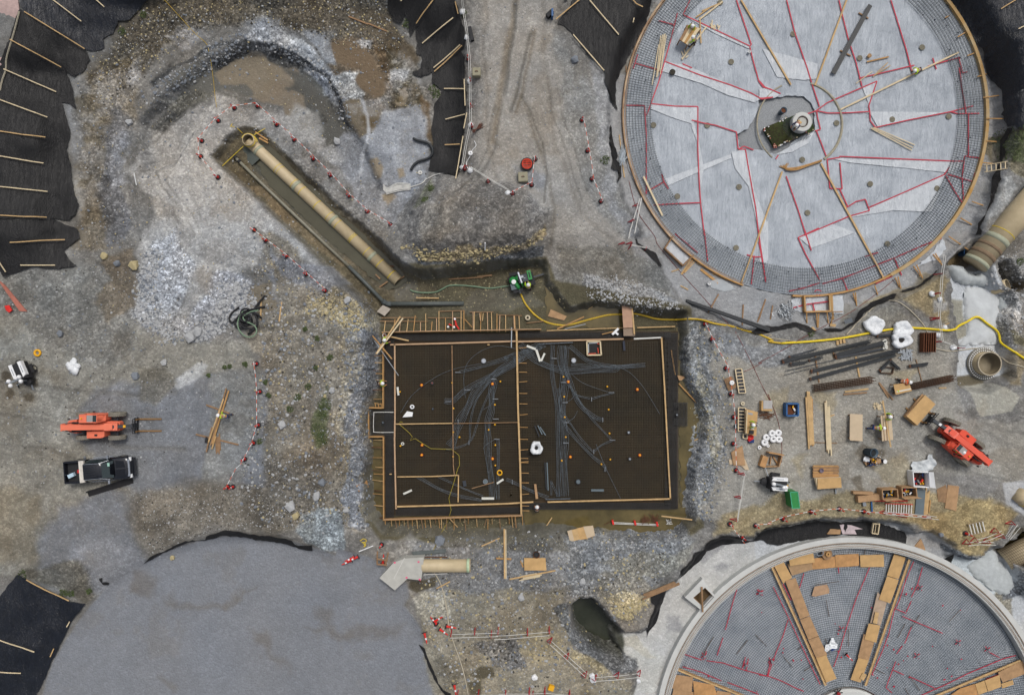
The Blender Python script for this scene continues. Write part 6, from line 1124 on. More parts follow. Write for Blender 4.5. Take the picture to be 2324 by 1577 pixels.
# -- PIPES
def bandring(par,a,b,k,r,mt,wd=.12,nm='band'):
 p=V3(a).lerp(V3(b),k);d=(V3(b)-V3(a)).normalized();part(nm,MB().tube([p-d*wd/2,p+d*wd/2],r,24,True),mt,par,True,True)
def pipe_open(par,a,b,r,n=28,mat=PIPE,th=.06):
 d=(V3(b)-V3(a));l_=d.length
 part('shell',MB().lathe(a,[(r,0),(r,l_),(r-th,l_)],n,d),mat,par,True,True)
 part('inside',MB().lathe(a,[(r-th,l_-.002),(r-th,max(0,l_-4)),(0,max(0,l_-4))],n,d),PIPEI,par,True,True)
zc=-3.0;A_=PZ(566,322,zc);B_=PZ(904,638,zc);tp=thing('buried_pipe','long tan pipe with yellow bands lying in the diagonal trench','pipe',A_)
pipe_open(tp,A_,B_,.52)
for t,x,y,w_,mt,nm in[('B',45,985,.25,COUP,'coupling'),('B',155,1120,.05,YEL,'band'),('B',175,1135,.04,YEL,'band'),('B',268,1222,.05,YEL,'band'),('B',285,1240,.3,COUP,'coupling'),('B',320,1275,.06,YEL,'band'),('B',418,1372,.07,YEL,'band'),('B',498,1448,.05,YEL,'band'),('B',528,1475,.3,COUP,'coupling'),('B',555,1505,.05,YEL,'band'),('B',660,1600,.07,YEL,'band'),('F',650,55,.05,YEL,'band'),('F',752,148,.05,YEL,'band'),('F',790,182,.32,COUP,'coupling'),('F',838,230,.07,YEL,'band'),('F',915,305,.08,YEL,'band')]:
 q=Wp(t,x,y,zc+.4);k=(q-A_).dot(B_-A_)/(B_-A_).length_squared;bandring(tp,A_,B_,k,.53 if nm=='band' else.56,mt,w_,nm)
rz=thing('riser_pipe','upright open riser pipe with yellow rope at the head of the diagonal trench','pipe',Wp('A',1665,960,-3.5));q=Wp('A',1655,938,-3.4);q2=Wp('A',1660,935,-1.9);q=V3((q2.x,q2.y,-3.5))
pipe_open(rz,q,V3((q2.x,q2.y,-1.9)),.53);part('rope_wrap',MB().tube([(q2.x+.57*cos(a*.4),q2.y+.57*sin(a*.4),-2.6+.03*a)for a in range(24)],.04,5),YEL,rz,True)
solo('pipe_saddle',MB().beam(Wp('A',1640,985,-2.9),Wp('A',1725,1078,-2.9),1.3,.12),M('grey_green_plate',(74,80,76),.7,.1,2),'grey green plate under the first length of the tan trench pipe','plate')
sp=[Wp('A',1570,1050,-2.5),Wp('A',1774,1250,-2.5),Wp('F',380,0,-2.5),Wp('F',640,245,-2.5),Wp('F',745,350,-2.45),Wp('F',870,480,-2.3),Wp('F',905,497,-2.4),Wp('F',1180,495,-2.25),Wp('F',1410,494,-2.4)]
s1=thing('small_pipe','slim grey pipe running left of the tan pipe then turning right at the slab','pipe',sp[0]);part('first_run',MB().tube(sp[:4],.13,12),M('dull_pipe_grey',(128,126,112),.5,.2,2),s1,True,True);part('second_run',MB().tube(sp[3:6],.17,12),M('muddy_grey_pipe',(110,116,112),.55,.3,3,c2=(78,84,84)),s1,True,True);part('third_run',MB().tube(sp[6:],.2,12),M('muddy_grey_pipe',(110,116,112)),s1,True,True);part('elbow',MB().tube([sp[5],Wp('F',885,492,-2.6),sp[6],Wp('F',925,497,-2.4)],.23,12),M('grey_elbow',(82,88,90)),s1,True,True)
part('end_ring',MB().tube([sp[0],sp[0].lerp(sp[1],.06)],.18,14),BLK,s1,True,True);part('coupler',MB().tube([sp[0].lerp(sp[1],.13),sp[0].lerp(sp[1],.19)],.17,14),BLK,s1,True,True)
solo('hose',MB().tube([PZ(u,v,-3.25)for u,v in smooth_path(D('B',[(265,1285),(300,1340),(380,1430),(450,1500),(520,1577)])+D('F',[(560,80),(640,150),(720,230),(760,280),(770,300)]),4)],.035,5),BLKP,'thin dark hose snaking beside the tan trench pipe','hose')
for k,(a,b)in enumerate((((845,385),(900,348)),((895,242),(942,246)),((965,340),(1012,312)),((820,300),(850,330)))):solo('pipe_prop',MB().beam(Wp('F',*a,-2.9),Wp('F',*b,-2.9),.12,.1),WOODD if k!=1 else REBR,['brown timber prop at the lower left of the tan pipe end','rusty prop right of the tan pipe above its end','brown timber prop right of the tan pipe mouth','timber prop left of the last coupling of the tan pipe'][k],'prop')
for k,(a,b)in enumerate((((15,885),(98,940)),((40,925),(100,958)))):solo('loose_board',MB().beam(Wp('B',*a,-2.7),Wp('B',*b,-2.7),.13,.05),WOODO,['upper','lower'][k]+' short board beside the riser pipe in the trench','board')
A_=PZ(2440,340,1.2);B_=PZ(2212,600,-.6);bp_=thing('large_pipe','very large tan pipe sloping down from the right edge into the concrete','pipe',B_);d=(B_-A_).normalized()
part('shell',MB().tube([A_,B_],1.08,40),PIPE,bp_,True,True)
for t,x,y,wd,mt,nm in[('D',1600,1515,.07,YEL,'band'),('I',1590,45,.45,COUP,'coupling'),('I',1545,95,.3,M('brown_strap',(122,104,84)),'strap'),('I',1515,150,.38,M('brown_strap',(122,104,84)),'strap'),('I',1480,200,.34,COUP,'coupling')]:
 q=Wp(t,x,y,.6);k=(q-A_).dot(B_-A_)/(B_-A_).length_squared;bandring(bp_,A_,B_,k,1.10,mt,wd,nm)
def mound(t,pts,z0,top,lab,seed,mt=None,nm='concrete_mass'):
 P_=[Wp(t,x,y,z0)for x,y in pts];vs,fs_=cdt([(p.x,p.y)for p in P_],.22);m=MB();n_=len(P_)
 for x,y in vs:
  dm=min(math.hypot(x-(a.x+(b.x-a.x)*k/6),y-(a.y+(b.y-a.y)*k/6))for a,b in zip(P_,P_[1:]+P_[:1])for k in range(6));m.v.append((x,y,z0+top*min(1,dm/.9)**.5*(1+.3*float(fbm(np.array([x]),np.array([y]),1.1,3,seed)[0]))-(.25 if dm<.05 else 0)))
 m.f=[tuple(f)for f in fs_];solo(nm,m,mt or M('rough_pale_concrete',(176,182,184),.9,.14,2.5,bumpd=.05),lab,'concrete',None,True)
mound('d',[(565,165),(640,140),(740,150),(800,225),(880,250),(960,225),(1040,150),(1075,240),(1120,330),(1115,400),(1010,420),(900,400),(760,390),(640,340),(600,270)],-1.25,.75,'pale lumpy concrete poured round the foot of the large sloping pipe',81)
mound('d',[(765,420),(900,410),(1100,415),(1180,470),(1195,700),(1205,950),(1200,1110),(960,1115),(690,1125),(740,1040),(790,990),(800,900),(765,800),(755,600)],-1.25,.3,'long white concrete bed crossed by the yellow hose',83,M('whitish_bed',(190,195,198),.9,.10,1.5,bumpd=.04))
mound('d',[(1195,520),(1270,515),(1345,600),(1335,690),(1220,745),(1185,640)],-1.2,.35,'rounded concrete lobe right of the white concrete bed',85)
mound('h',[(980,650),(1080,650),(1170,700),(1230,850),(1400,960),(1530,1010),(1545,1180),(1480,1350),(1380,1480),(1180,1450),(900,1240),(700,1080),(640,960),(760,860),(900,770)],-1.35,.35,'broad pale concrete mass beside the caged pipe at the lower right',87)
tq=Wp('I',1545,897,-.3);bq=V3((tq.x,tq.y,-1.25));fr=thing('flanged_riser','large upright open pipe rising from a round base plate with white bolts','pipe',bq)
pipe_open(fr,bq,V3((tq.x,tq.y,-.3)),1.02,40,PIPE,.06);part('base_plate',MB().lathe(bq,[(1.42,.02),(1.45,.14),(1.02,.15)],44),M('muddy_flange',(130,126,116),.7,.3,5),fr,True,True)
m=MB()
for rr_,n_ in((1.15,38),(1.35,46)):
 for i in range(n_):a=2*math.pi*i/n_;m.lathe((bq.x+rr_*cos(a),bq.y+rr_*sin(a),-1.04),[(.05,0),(.05,.08),(0,.08)],6)
part('bolt_ring',m,WHT_,fr,True);part('rim',MB().lathe((tq.x,tq.y,-.3),[(1.06,-.06),(1.06,.02),(.96,.02),(.96,-.06)],40),M('pale_rim',(170,160,140)),fr,True,True)
A_=Wp('I',1560,400,-1.3);B_=Wp('I',1665,369,-.3);e1=thing('elbow_pipe','open mouthed tan pipe stub leaning out beside the large sloping pipe','pipe',A_);pipe_open(e1,A_,B_,.52,30)
A_=Wp('M',1860,350,-.4);B_=Wp('M',1745,242,.2);e2=thing('pipe_end','rounded tan pipe end with yellow band emerging at the right edge','pipe',A_);part('shell',MB().tube([A_,B_,B_+(B_-A_).normalized()*.25],.62,26,True),PIPE,e2,True,True);bandring(e2,A_,B_,.75,.64,YEL,.06)
A_=Wp('h',1900,560,-.9);B_=Wp('h',1310,850,-1.4);e3=thing('caged_pipe','tan pipe wrapped in a square wire cage at the lower right edge','pipe',B_);part('shell',MB().tube([A_,B_],.92,30),PIPE,e3,True,True)
m=MB();dd=(B_-A_);L_=dd.length;dn=dd.normalized();sx=dn.cross(Z3).normalized();sy=sx.cross(dn)
for k in range(int(L_/.17)):
 p_=A_+dn*.17*k;m.tube([p_+sx*1.0*cos(a)+sy*1.0*sin(a)for a in[math.pi*i/10 for i in range(11)]],.013,3)
for i in range(15):a=math.pi*i/14;o_=sx*1.0*cos(a)+sy*1.0*sin(a);m.tube([A_+o_,B_+o_],.013,3)
part('wire_cage',m,M('cage_wire',(84,70,56)),e3,True);part('blue_mark',MB().beam(A_.lerp(B_,.52)+V3((.2,.15,1.0)),A_.lerp(B_,.60)+V3((.2,.15,1.0)),.22,.02),M('sky_blue',(58,122,176)),e3,True)
cb=thing('thrust_block','bent pale concrete block with pink corner marks holding a tan pipe','concrete block',Wp('K',1020,750,-.6))
P2=[(Wp('K',x,y,.5).x,Wp('K',x,y,.5).y)for x,y in((1143,655),(1125,808),(1032,798),(948,875),(845,793),(942,688),(1015,662))]
part('block',MB().prism(P2,-.6,.5),CONC,cb,True);part('edge_form',MB().beam(Wp('K',1140,655,-.0),Wp('K',1122,812,-.0),.14,.9),REBR,cb,True)
for x,y in((948,690),(1107,685),(1115,802),(1027,790)):part('pink_mark',MB().box(Wp('K',x,y,.51),(.16,.13,.02)),M('pink_paint',(220,90,130)),cb,True)
part('lying_rod',MB().beam(Wp('K',1013,658,.56),Wp('K',942,797,.56),.06,.04),PVC,cb,True)
A_=Wp('K',1132,710,0.0);B_=Wp('K',1456,710,0.0);kp=thing('block_pipe','tan pipe with pale green mouth ring running right out of the concrete block','pipe',A_);pipe_open(kp,A_,B_,.56,30);bandring(kp,A_,B_,.95,.59,M('pale_green_ring',(176,196,164)),.24,'mouth_ring')
for y in(652,770):solo('side_bar',MB().beam(Wp('K',1140,y,-.3),Wp('K',1300,y if y<700 else 762,-.3),.07,.07),REBR if y<700 else PVC,('rusty bar lying above' if y<700 else 'pale bar lying below')+' the pipe of the concrete block','bar')
m=MB()
for k in range(5):m.tube([Gt('G',1203+k,470+3*k,.15+.06*(k%2)),Gt('G',1762,662+5*k,.2+.06*(k%2))],.09,8)
solo('pipe_bundle',m,BLKP,'long dark pipe bundle lying across the liner below the round base','pipes')
m=MB()
for k in range(5):m.tube([Wp('K',1062+3*k,622+4*k,-.5+.1*(k%2)),Wp('K',1290,605+4*k,-.5+.1*(k%2))],.09,6)
solo('pipe_bundle',m,M('slate_bundle',(92,98,98)),'short slate bundle lying above the pipe of the concrete block','pipes')
# -- HOSES, ROPES AND CABLES
def hose(lab,segs,r,mt,nm='hose',cat='hose',lift=0,n=6):
 pts=[]
 for t,p in segs:pts+=[Gt(t,*q,r+lift)for q in p]
 sp_=smooth_path([tuple(p)for p in pts],5);out=[V3((x,y,max(z,hgt(x,y)+r*.7,-.82 if 'white concrete' in lab else-9)if lift<.5 else z))for x,y,z in sp_]
 return solo(nm,MB().tube(out,r,n),mt,lab,cat,None,True)
hose('thick yellow hose from the green pump past the walkway to the yard',[('G',[(88,410),(105,450),(130,500),(190,570),(270,620),(370,640),(450,630),(560,600),(680,572),(780,566),(850,562),(920,575),(1010,598),(1130,603),(1280,600),(1400,630),(1550,660),(1774,737)]),('I',[(60,748),(150,760)])],.085,YELH)
hose('bright yellow hose crossing the right yard and the white concrete',[('I',[(150,760),(350,748),(560,725),(750,690),(900,665),(1020,658),(1150,665),(1290,672),(1360,625),(1440,585),(1510,630),(1580,685),(1620,755),(1680,800),(1774,860),(1900,940)])],.10,M('bright_yellow_hose',(222,196,34),.45,.1,3))
hose('pale green hose in the mud from the pump to the pipe end',[('F',[(1050,402),(1080,415),(1140,422),(1220,418),(1270,395),(1310,375),(1380,372),(1480,380),(1580,392),(1680,380),(1740,372)])],.07,GRNH,lift=.05)
hose('pale hose arching over the tan rock below the round base',[('I',[(585,705),(640,640),(720,560),(790,500),(850,477),(920,480),(1000,530),(1070,600),(1115,660),(1140,730),(1160,780),(1200,800),(1270,812),(1360,805),(1450,795),(1530,805),(1610,850),(1680,895),(1774,920)])],.05,ROPE)
hose('pale thin hose beside the yellow hose below the walkway board',[('G',[(1180,590),(1280,595),(1400,612),(1550,650),(1700,690),(1774,705)]),('I',[(60,720),(150,735),(260,748)])],.035,ROPE)
hose('long pale hose running down from the concrete block to the bottom edge',[('K',[(1190,655),(1195,710),(1215,760),(1250,820),(1275,900),(1300,1020),(1310,1110),(1340,1220),(1380,1330),(1410,1430),(1440,1577),(1450,1650)])],.05,ROPE)
hose('black drain hose curling by the liner at the pit edge',[('B',[(1070,925),(1100,940),(1160,955),(1195,985),(1200,1030),(1170,1060),(1110,1080),(1075,1105),(1055,1140)])],.12,BLKP,lift=.1)
hose('red cable running from the upper base across the yard to the light tower',[('C',[(820,1210),(880,1420),(990,1577)]),('G',[(1020,110),(1180,300),(1350,490),(1500,650),(1620,850),(1700,1020),(1774,1160)]),('I',[(60,1100),(120,1260),(150,1400),(150,1560)])],.022,REDH,'cable','cable',n=4)
hose('red cable crossing from the bottom keyway box towards the timber frames',[('I',[(910,330),(800,420),(600,560),(430,650),(300,720),(150,810),(0,890)]),('G',[(1710,890),(1640,930),(1590,950)])],.022,REDH,'cable','cable',n=4)
hose('thin yellow line descending from the top edge into the round pit',[('A',[(1100,0),(1200,110),(1310,230),(1385,300),(1410,400),(1430,560),(1450,720)])],.02,YELH,'line','rope',n=4)
hose('yellow rope leading from the cones to the riser pipe',[('A',[(1540,850),(1552,825),(1548,845),(1585,858),(1625,895)])],.03,YEL,'yellow_rope','rope',n=4)
solo('yellow_rope',MB().tube([Gt('A',1488,1112,.1),Wp('A',1560,1045,-2.6),Wp('A',1630,980,-2.6)],.03,5),YEL,'yellow rope tied from the trench corner to the riser pipe','rope')
solo('yellow_rope',MB().tube([Wp('A',1700,905,-2.2),Gt('A',1774,860,.1)],.03,5),YEL,'short yellow rope right of the riser pipe','rope')
m=MB();rg=random.Random(11)
for k in range(6):
 a0=rg.uniform(0,6);rr_=rg.uniform(.45,1.0);cc=Gt('E',1650+rg.uniform(-40,30),600+rg.uniform(-50,40),.1+.08*k);m.tube([cc+V3((rr_*cos(a0+.5*i),.75*rr_*sin(a0+.5*i),.03*sin(i)))for i in range(int(rg.uniform(9,13)))],.09,6)
m.tube([Gt('E',x,y,.25)for x,y in smooth_path([(1774,440),(1740,480),(1700,540),(1720,600),(1715,650),(1660,700)],4)],.09,6);m.tube([Gt('E',x,y,.2)for x,y in smooth_path([(1600,520),(1550,560),(1535,600),(1560,620),(1620,560),(1700,530),(1774,515)],4)],.09,6)
solo('hose_pile',m,BLK,'tangled pile of thick black hose at the toe of the white rubble','hose',smooth=True)
hose('pale green hose lying over the black hose pile',[('E',[(1730,540),(1680,550),(1630,580),(1640,610),(1700,640),(1718,680),(1690,715),(1640,712),(1600,670),(1592,620),(1610,570),(1635,530)])],.06,GRNH,lift=.4)
ringroll(Gt('E',254,825,.02),.32,.17,.12,YELC,'hose_coil','bright yellow coil on the ground above the left light tower','coil')
solo('wire_tangle',MB().tube([Gt('K',x,y,.1)for x,y in smooth_path([(715,545),(740,530),(760,545),(735,560),(755,572),(740,585),(752,560),(725,552)],3)],.035,4),YEL,'bright yellow cord tangle above the small red cones','cord')
m=MB()
for k in range(5):m.tube([Gt('B',x,y+8*k-10,.12)for x,y in smooth_path([(870,1245),(900,1270),(960,1238),(1040,1240),(1045,1250),(980,1255),(890,1280)],3)],.04,5)
m.tube([Gt('B',x,y,.1)for x,y in smooth_path([(890,1282),(1000,1265),(1120,1232),(1160,1200),(1240,1165),(1390,1142)],4)],.05,5)
solo('pvc_pipe_tangle',m,PVC,'white bent pipes lying in the basin below the bank liner','pipes')
hose('white hose with a reel beside the barrier line on the road',[('B',[(1480,945),(1492,975),(1465,1010),(1450,1050),(1430,1085),(1432,1120),(1450,1140)])],.035,WHT_,n=5)
ringroll(Gt('B',1455,1030,.05),.2,.05,.2,WHT_,'cord_reel','white reel lying in the white hose beside the road barrier','reel')
ringroll(Gt('B',1118,1158,.05),.2,.05,.12,PVC,'drain_lid','pale round lid in the brown mud below the bank liner','lid')
# -- VEHICLES
def wheel(par,x,y,z,r,w_,tm,rm,steer=0,lug=True):
 w0=thing('wheel',None,None,(0,0,0));w0.parent=par;w0.location=(x,y,z);w0.rotation_euler=(0,0,steer)
 ax=(0,1,0);m=MB().lathe((0,-w_/2,0),[(r*.58,0),(r*.9,0),(r,w_*.14),(r,w_*.86),(r*.9,w_),(r*.58,w_)],26,ax)
 if lug:
  for k in range(26):
   a=2*math.pi*k/26
   for s_ in(-1,1):p_=V3((r*1.0*cos(a+.06*s_),s_*w_*.26,r*1.0*sin(a+.06*s_)));m.beam(p_+V3((0,-w_*.22*s_,0)),p_+V3((0,w_*.2*s_,0)),.07,.08,p_.normalized())
 o=link('tyre',m,tm);o.parent=w0;o2=link('rim',MB().lathe((0,-w_*.4,0),[(r*.6,0),(r*.56,w_*.15),(r*.2,w_*.2),(0,w_*.1)],20,ax).lathe((0,w_*.4,0),[(r*.6,0),(r*.56,-w_*.15),(r*.2,-w_*.2),(0,-w_*.1)],20,ax),rm,True);o2.parent=w0
 for k in('label','category'):
  if k in w0:del w0[k]
def P(par,nm,mt,mb,sm=False):return part(nm,mb,mt,par,False,sm)
def telehandler(x,y,rz,z,lab,og,og2,boomz,tyre,mirror_cab=1):
 T=thing('telehandler',lab,'forklift',(x,y,z),rz,'orange telescopic forklifts')
 P(T,'chassis',og,MB().prism([(-2.0,-.42),(1.75,-.42),(1.9,-.3),(1.9,.3),(1.75,.42),(-2.0,.42),(-2.3,.3),(-2.3,-.3)],.5,1.05))
 P(T,'counterweight',og,MB().prism([(-2.35,-.5),(-1.7,-.6),(-1.7,.6),(-2.35,.5),(-2.5,.3),(-2.5,-.3)],.55,1.25))
 for sx in(1.45,-1.35):P(T,'axle',DGR,MB().tube([(sx,-.85,.65),(sx,.85,.65)],.11,10))
 for sx in(1.45,-1.35):
  for sy in(-1.0,1.0):wheel(T,sx,sy,.65,.65,.36,tyre,RIM,.0 if og is ORGF or og is ORG and sx>0 and False else(.30 if og is ORG and sx>0 else 0))
 cab=P(T,'cab',og,MB().prism([(-.95,.42),(.62,.42),(.86,.55),(.86,1.04),(.62,1.12),(-.95,1.12)],.55,1.35))
 o=link('cab_roof',MB().box((-.52,.78,2.28),(.62,.66,.08)),og);o.parent=cab
 o=link('roof_grille',MB().box((.06,.78,2.29),(.5,.6,.05)),M('roof_slats',(150,148,146),.6,.3,14,stretch=(1,9,1)));o.parent=cab
 for i in range(8):pass
 o=link('roof_glass',MB().box((.48,.78,2.27),(.34,.6,.04)),GLS);o.parent=cab
 pm=MB()
 for a,b in(((-.8,.46),(-.8,.46)),((-.8,1.08),(-.8,1.08)),((.68,.46),(.8,.5)),((.68,1.08),(.8,1.04)),((0,1.08),(0,1.1))):pm.beam((b[0],b[1],1.3),(a[0],a[1],2.3),.07,.07)
 pm.beam((-.82,.46,2.3),(.7,.46,2.3),.07,.07);pm.beam((-.82,1.1,2.3),(.7,1.1,2.3),.07,.07);pm.beam((.68,.46,2.3),(.68,1.1,2.3),.07,.07);o=link('cab_frame',pm,og);o.parent=cab
 o=link('seat',MB().box((-.3,.81,1.4),(.45,.45,.2)).box((-.5,.81,1.65),(.12,.45,.5)),BLK);o.parent=cab
 P(T,'beacon',YELC,MB().lathe((-.6,.8,2.32),[(.06,0),(.06,.12),(0,.14)],8))
 P(T,'engine_box',og,MB().prism([(-.75,-1.0),(.5,-.98),(.75,-.85),(.75,-.4),(-.75,-.4)],.5,1.38));P(T,'exhaust',BLK,MB().box((.05,-.72,1.42),(.2,.14,.12)))
 for sx,sy in((-2.35,.62),(-2.35,-.62),(.1,1.3)):P(T,'mirror',BLK,MB().box((sx,sy,1.75 if sx>0 else 1.3),(.14,.1,.14)))
 P(T,'boom',og2,MB().beam((-2.45,0,boomz),(1.55,0,1.45),.46,.42,Z3));P(T,'boom_head',og,MB().beam((.9,0,1.62),(1.85,0,1.30),.62,.30));P(T,'boom_end_plate',og,MB().box((-2.45,0,boomz-.05),(.1,.6,.5)))
 for s_ in(-1,1):P(T,'lift_cylinder',BLK,MB().tube([(-1.9,.33*s_,boomz-.35),(-.5,.33*s_,1.1)],.08,8));P(T,'hydraulic_hose',BLK,MB().tube([(-2.2,.3*s_,boomz),(-1.6,.42*s_,boomz-.15),(-.9,.3*s_,boomz-.2)],.04,6))
 P(T,'inner_boom',DGR,MB().beam((1.5,0,1.45),(2.85,0,.72),.26,.28));P(T,'wear_plate',YELC if og2 is ORGF else WHT_,MB().beam((2.25,0,1.22),(2.42,0,1.12),.22,.03));P(T,'decal',M('dark_red_decal',(120,24,22)),MB().beam((-1.9,.235,boomz-.1),(.8,.235,1.66),.015,.18))if og is ORG else None
 cg_=MB().beam((2.95,-.68,.62),(2.95,.68,.62),.08,.1).beam((2.95,-.68,.18),(2.95,.68,.18),.08,.1).beam((3.1,-.62,1.25),(3.1,.62,1.25),.05,.05)
 for k in range(7):cg_.beam((3.0,-.62+.205*k,.15),(3.08,-.62+.205*k,1.25),.04,.04)
 P(T,'carriage',BLK,cg_);P(T,'carriage_mount',DGR,MB().box((2.85,0,.5),(.3,.4,.5)))
 for s_ in(-1,1):P(T,'fork',M('worn_fork',(128,98,62),.6,.2,3),MB().beam((3.05,.52*s_,.16),(5.0,.52*s_,.12),.14,.06).beam((3.08,.52*s_,.1),(3.08,.52*s_,.7),.12,.07))
 return T
g0=hgt(-35.6,-6.76)
telehandler(-35.6,-6.76,.0,g0,'faded orange telescopic forklift with empty forks parked above the black pickup',ORGF,ORGF,1.95,TYRE)
g1=hgt(38.44,-8.13);t2_=telehandler(38.44,-8.13,radians(139),g1,'bright orange telescopic forklift carrying plywood at the right side of the yard',ORG,ORG,1.95,TYRE)
ps=thing('plywood_stack','stack of amber plywood sheets held on the forks of the right forklift','plywood',(38.44+4.15*cos(radians(139)),-8.13+4.15*sin(radians(139)),g1+.2),radians(139),'plywood stacks')
for k in range(6):P(ps,'sheet',[PLYD,PLY][k%2]if k<5 else PLY,MB().box(((.04,-.05,.06,0,.03,0)[k],(.05,.08,-.04,.06,.02,0)[k],.06+.085*k),(1.2,2.42,.07),(.03,-.02,.05,.01,-.03,0)[k]))
PKX,PKY,PKA=-35.5,-10.5,radians(4.5);gp=hgt(PKX,PKY)
T=thing('pickup_truck','black crew cab pickup with a white toolbox behind the cab','pickup truck',(PKX,PKY,gp),PKA)
def sect(zs):
 m=MB();n_=len(zs[0][1]);vs=[(x,y,z)for z,pl in zs for x,y in pl];fs_=[tuple(range(n_))[::-1],tuple((len(zs)-1)*n_+i for i in range(n_))]
 for k in range(len(zs)-1):fs_+=[(k*n_+i,k*n_+(i+1)%n_,(k+1)*n_+(i+1)%n_,(k+1)*n_+i)for i in range(n_)]
 return m.add(vs,fs_)
def rr(x0,x1,y,c,k=1):return[(x0+c*.4,-y),(x1-c,-y),(x1-c*.3,-y*.86),(x1,-y*.5),(x1,y*.5),(x1-c*.3,y*.86),(x1-c,y),(x0+c*.4,y),(x0,y*.9),(x0,-y*.9)]
P(T,'front_body',CAR,sect([(.45,rr(-.9,2.85,.96,.35)),(.85,rr(-.9,2.86,.98,.35)),(1.08,rr(-.9,2.72,.94,.3)),(1.18,rr(-.9,2.5,.84,.3))]),True)
P(T,'bed_floor',BLK,MB().box((-1.85,0,.75),(1.95,1.6,.06)))
for s_ in(-1,1):P(T,'bed_side',CAR,MB().prism([(-2.8,.80*s_),(-.88,.80*s_),(-.88,.98*s_),(-2.8,.96*s_)][::s_],.45,1.25))
P(T,'tailgate',CAR,MB().prism([(-2.86,-.9),(-2.76,-.92),(-2.76,.92),(-2.86,.9)],.45,1.24))
P(T,'cabin',CAR,sect([(1.15,rr(-1.0,1.55,.9,.3)),(1.80,rr(-.85,.72,.70,.2)),(1.86,rr(-.75,.6,.62,.2))]),True)
P(T,'windscreen',GLS,MB().add([(1.42,-.74,1.24),(1.42,.74,1.24),(.74,.60,1.81),(.74,-.60,1.81)],[(0,1,2,3)]));P(T,'rear_window',GLS,MB().add([(-.99,-.7,1.3),(-.99,.7,1.3),(-.87,.6,1.74),(-.87,-.6,1.74)],[(3,2,1,0)]))
for s_ in(-1,1):
 P(T,'side_window',GLS,MB().add([(-.8,.895*s_,1.25),(1.2,.885*s_,1.25),(.6,.725*s_,1.74),(-.7,.725*s_,1.74)],[(0,1,2,3)]));P(T,'roof_rail',CHR,MB().tube([(-.75,.66*s_,1.86),(.55,.64*s_,1.86),(1.2,.8*s_,1.45)],.018,5));P(T,'running_board',CHR,MB().beam((-.7,1.0*s_,.45),(1.0,1.0*s_,.45),.1,.04));P(T,'door_trim',CHR,MB().beam((-.6,.955*s_,1.13),(1.1,.955*s_,1.13),.03,.03))
 P(T,'side_mirror',CHR,MB().beam((1.0,.92*s_,1.25),(1.02,1.22*s_,1.3),.13,.16));P(T,'headlight',WHT_,MB().box((2.72,.72*s_,.93),(.2,.3,.14)))
for k in range(5):P(T,'roof_rib',BLK,MB().box((-.15,-.4+.2*k,1.87),(1.0,.035,.02)))
for s_ in(-1,1):P(T,'bonnet_panel',M('glossy_bonnet',(16,18,26),.12,.1,1,.3,coat=1),MB().prism([(1.58,.06*s_),(2.4,.06*s_),(2.3,.62*s_),(1.6,.7*s_)][::s_],1.175,1.2))
P(T,'front_trim',CHR,MB().box((2.62,0,1.10),(.24,1.45,.06)));P(T,'bumper',CAR,MB().box((2.88,0,.6),(.14,1.6,.3)));P(T,'toolbox',M('dusty_white_box',(208,204,196)),MB().box((-1.2,0,1.34),(.42,1.85,.2)));P(T,'dash_paper',M('pale_green_paper',(150,190,176)),MB().box((1.12,.45,1.51),(.3,.3,.02)))
for sx in(1.85,-1.75):
 for s_ in(-1,1):wheel(T,sx,.86*s_,.4,.4,.26,TYRD,RIM,0,False)
solo('cooler_box',MB().box((-37.85,-10.98,gp+.95),(.52,.32,.3),.45),M('pale_blue_box',(180,204,220)),'pale blue box lying in the bed of the black pickup','box');solo('fuel_can',MB().box((-37.2,-10.62,gp+.95),(.16,.26,.3),PKA),RED,'red can standing beside the white toolbox in the pickup bed','can')
m=MB();a=Gt('V',600,1530,.12);b=Gt('V',1400,1270,.12)
m.beam(a,b,.12,.24);m.beam(a+V3((.1,-.15,-.06)),b+V3((.1,-.25,-.06)),.5,.06);m.beam(b-V3((.7,.1,.02)),b+V3((.05,-.05,-.02)),.34,.1);solo('steel_channel',m,M('black_steel',(34,33,34),.5,.2,2),'long black steel channel lying against the front right corner of the pickup','steel beam')
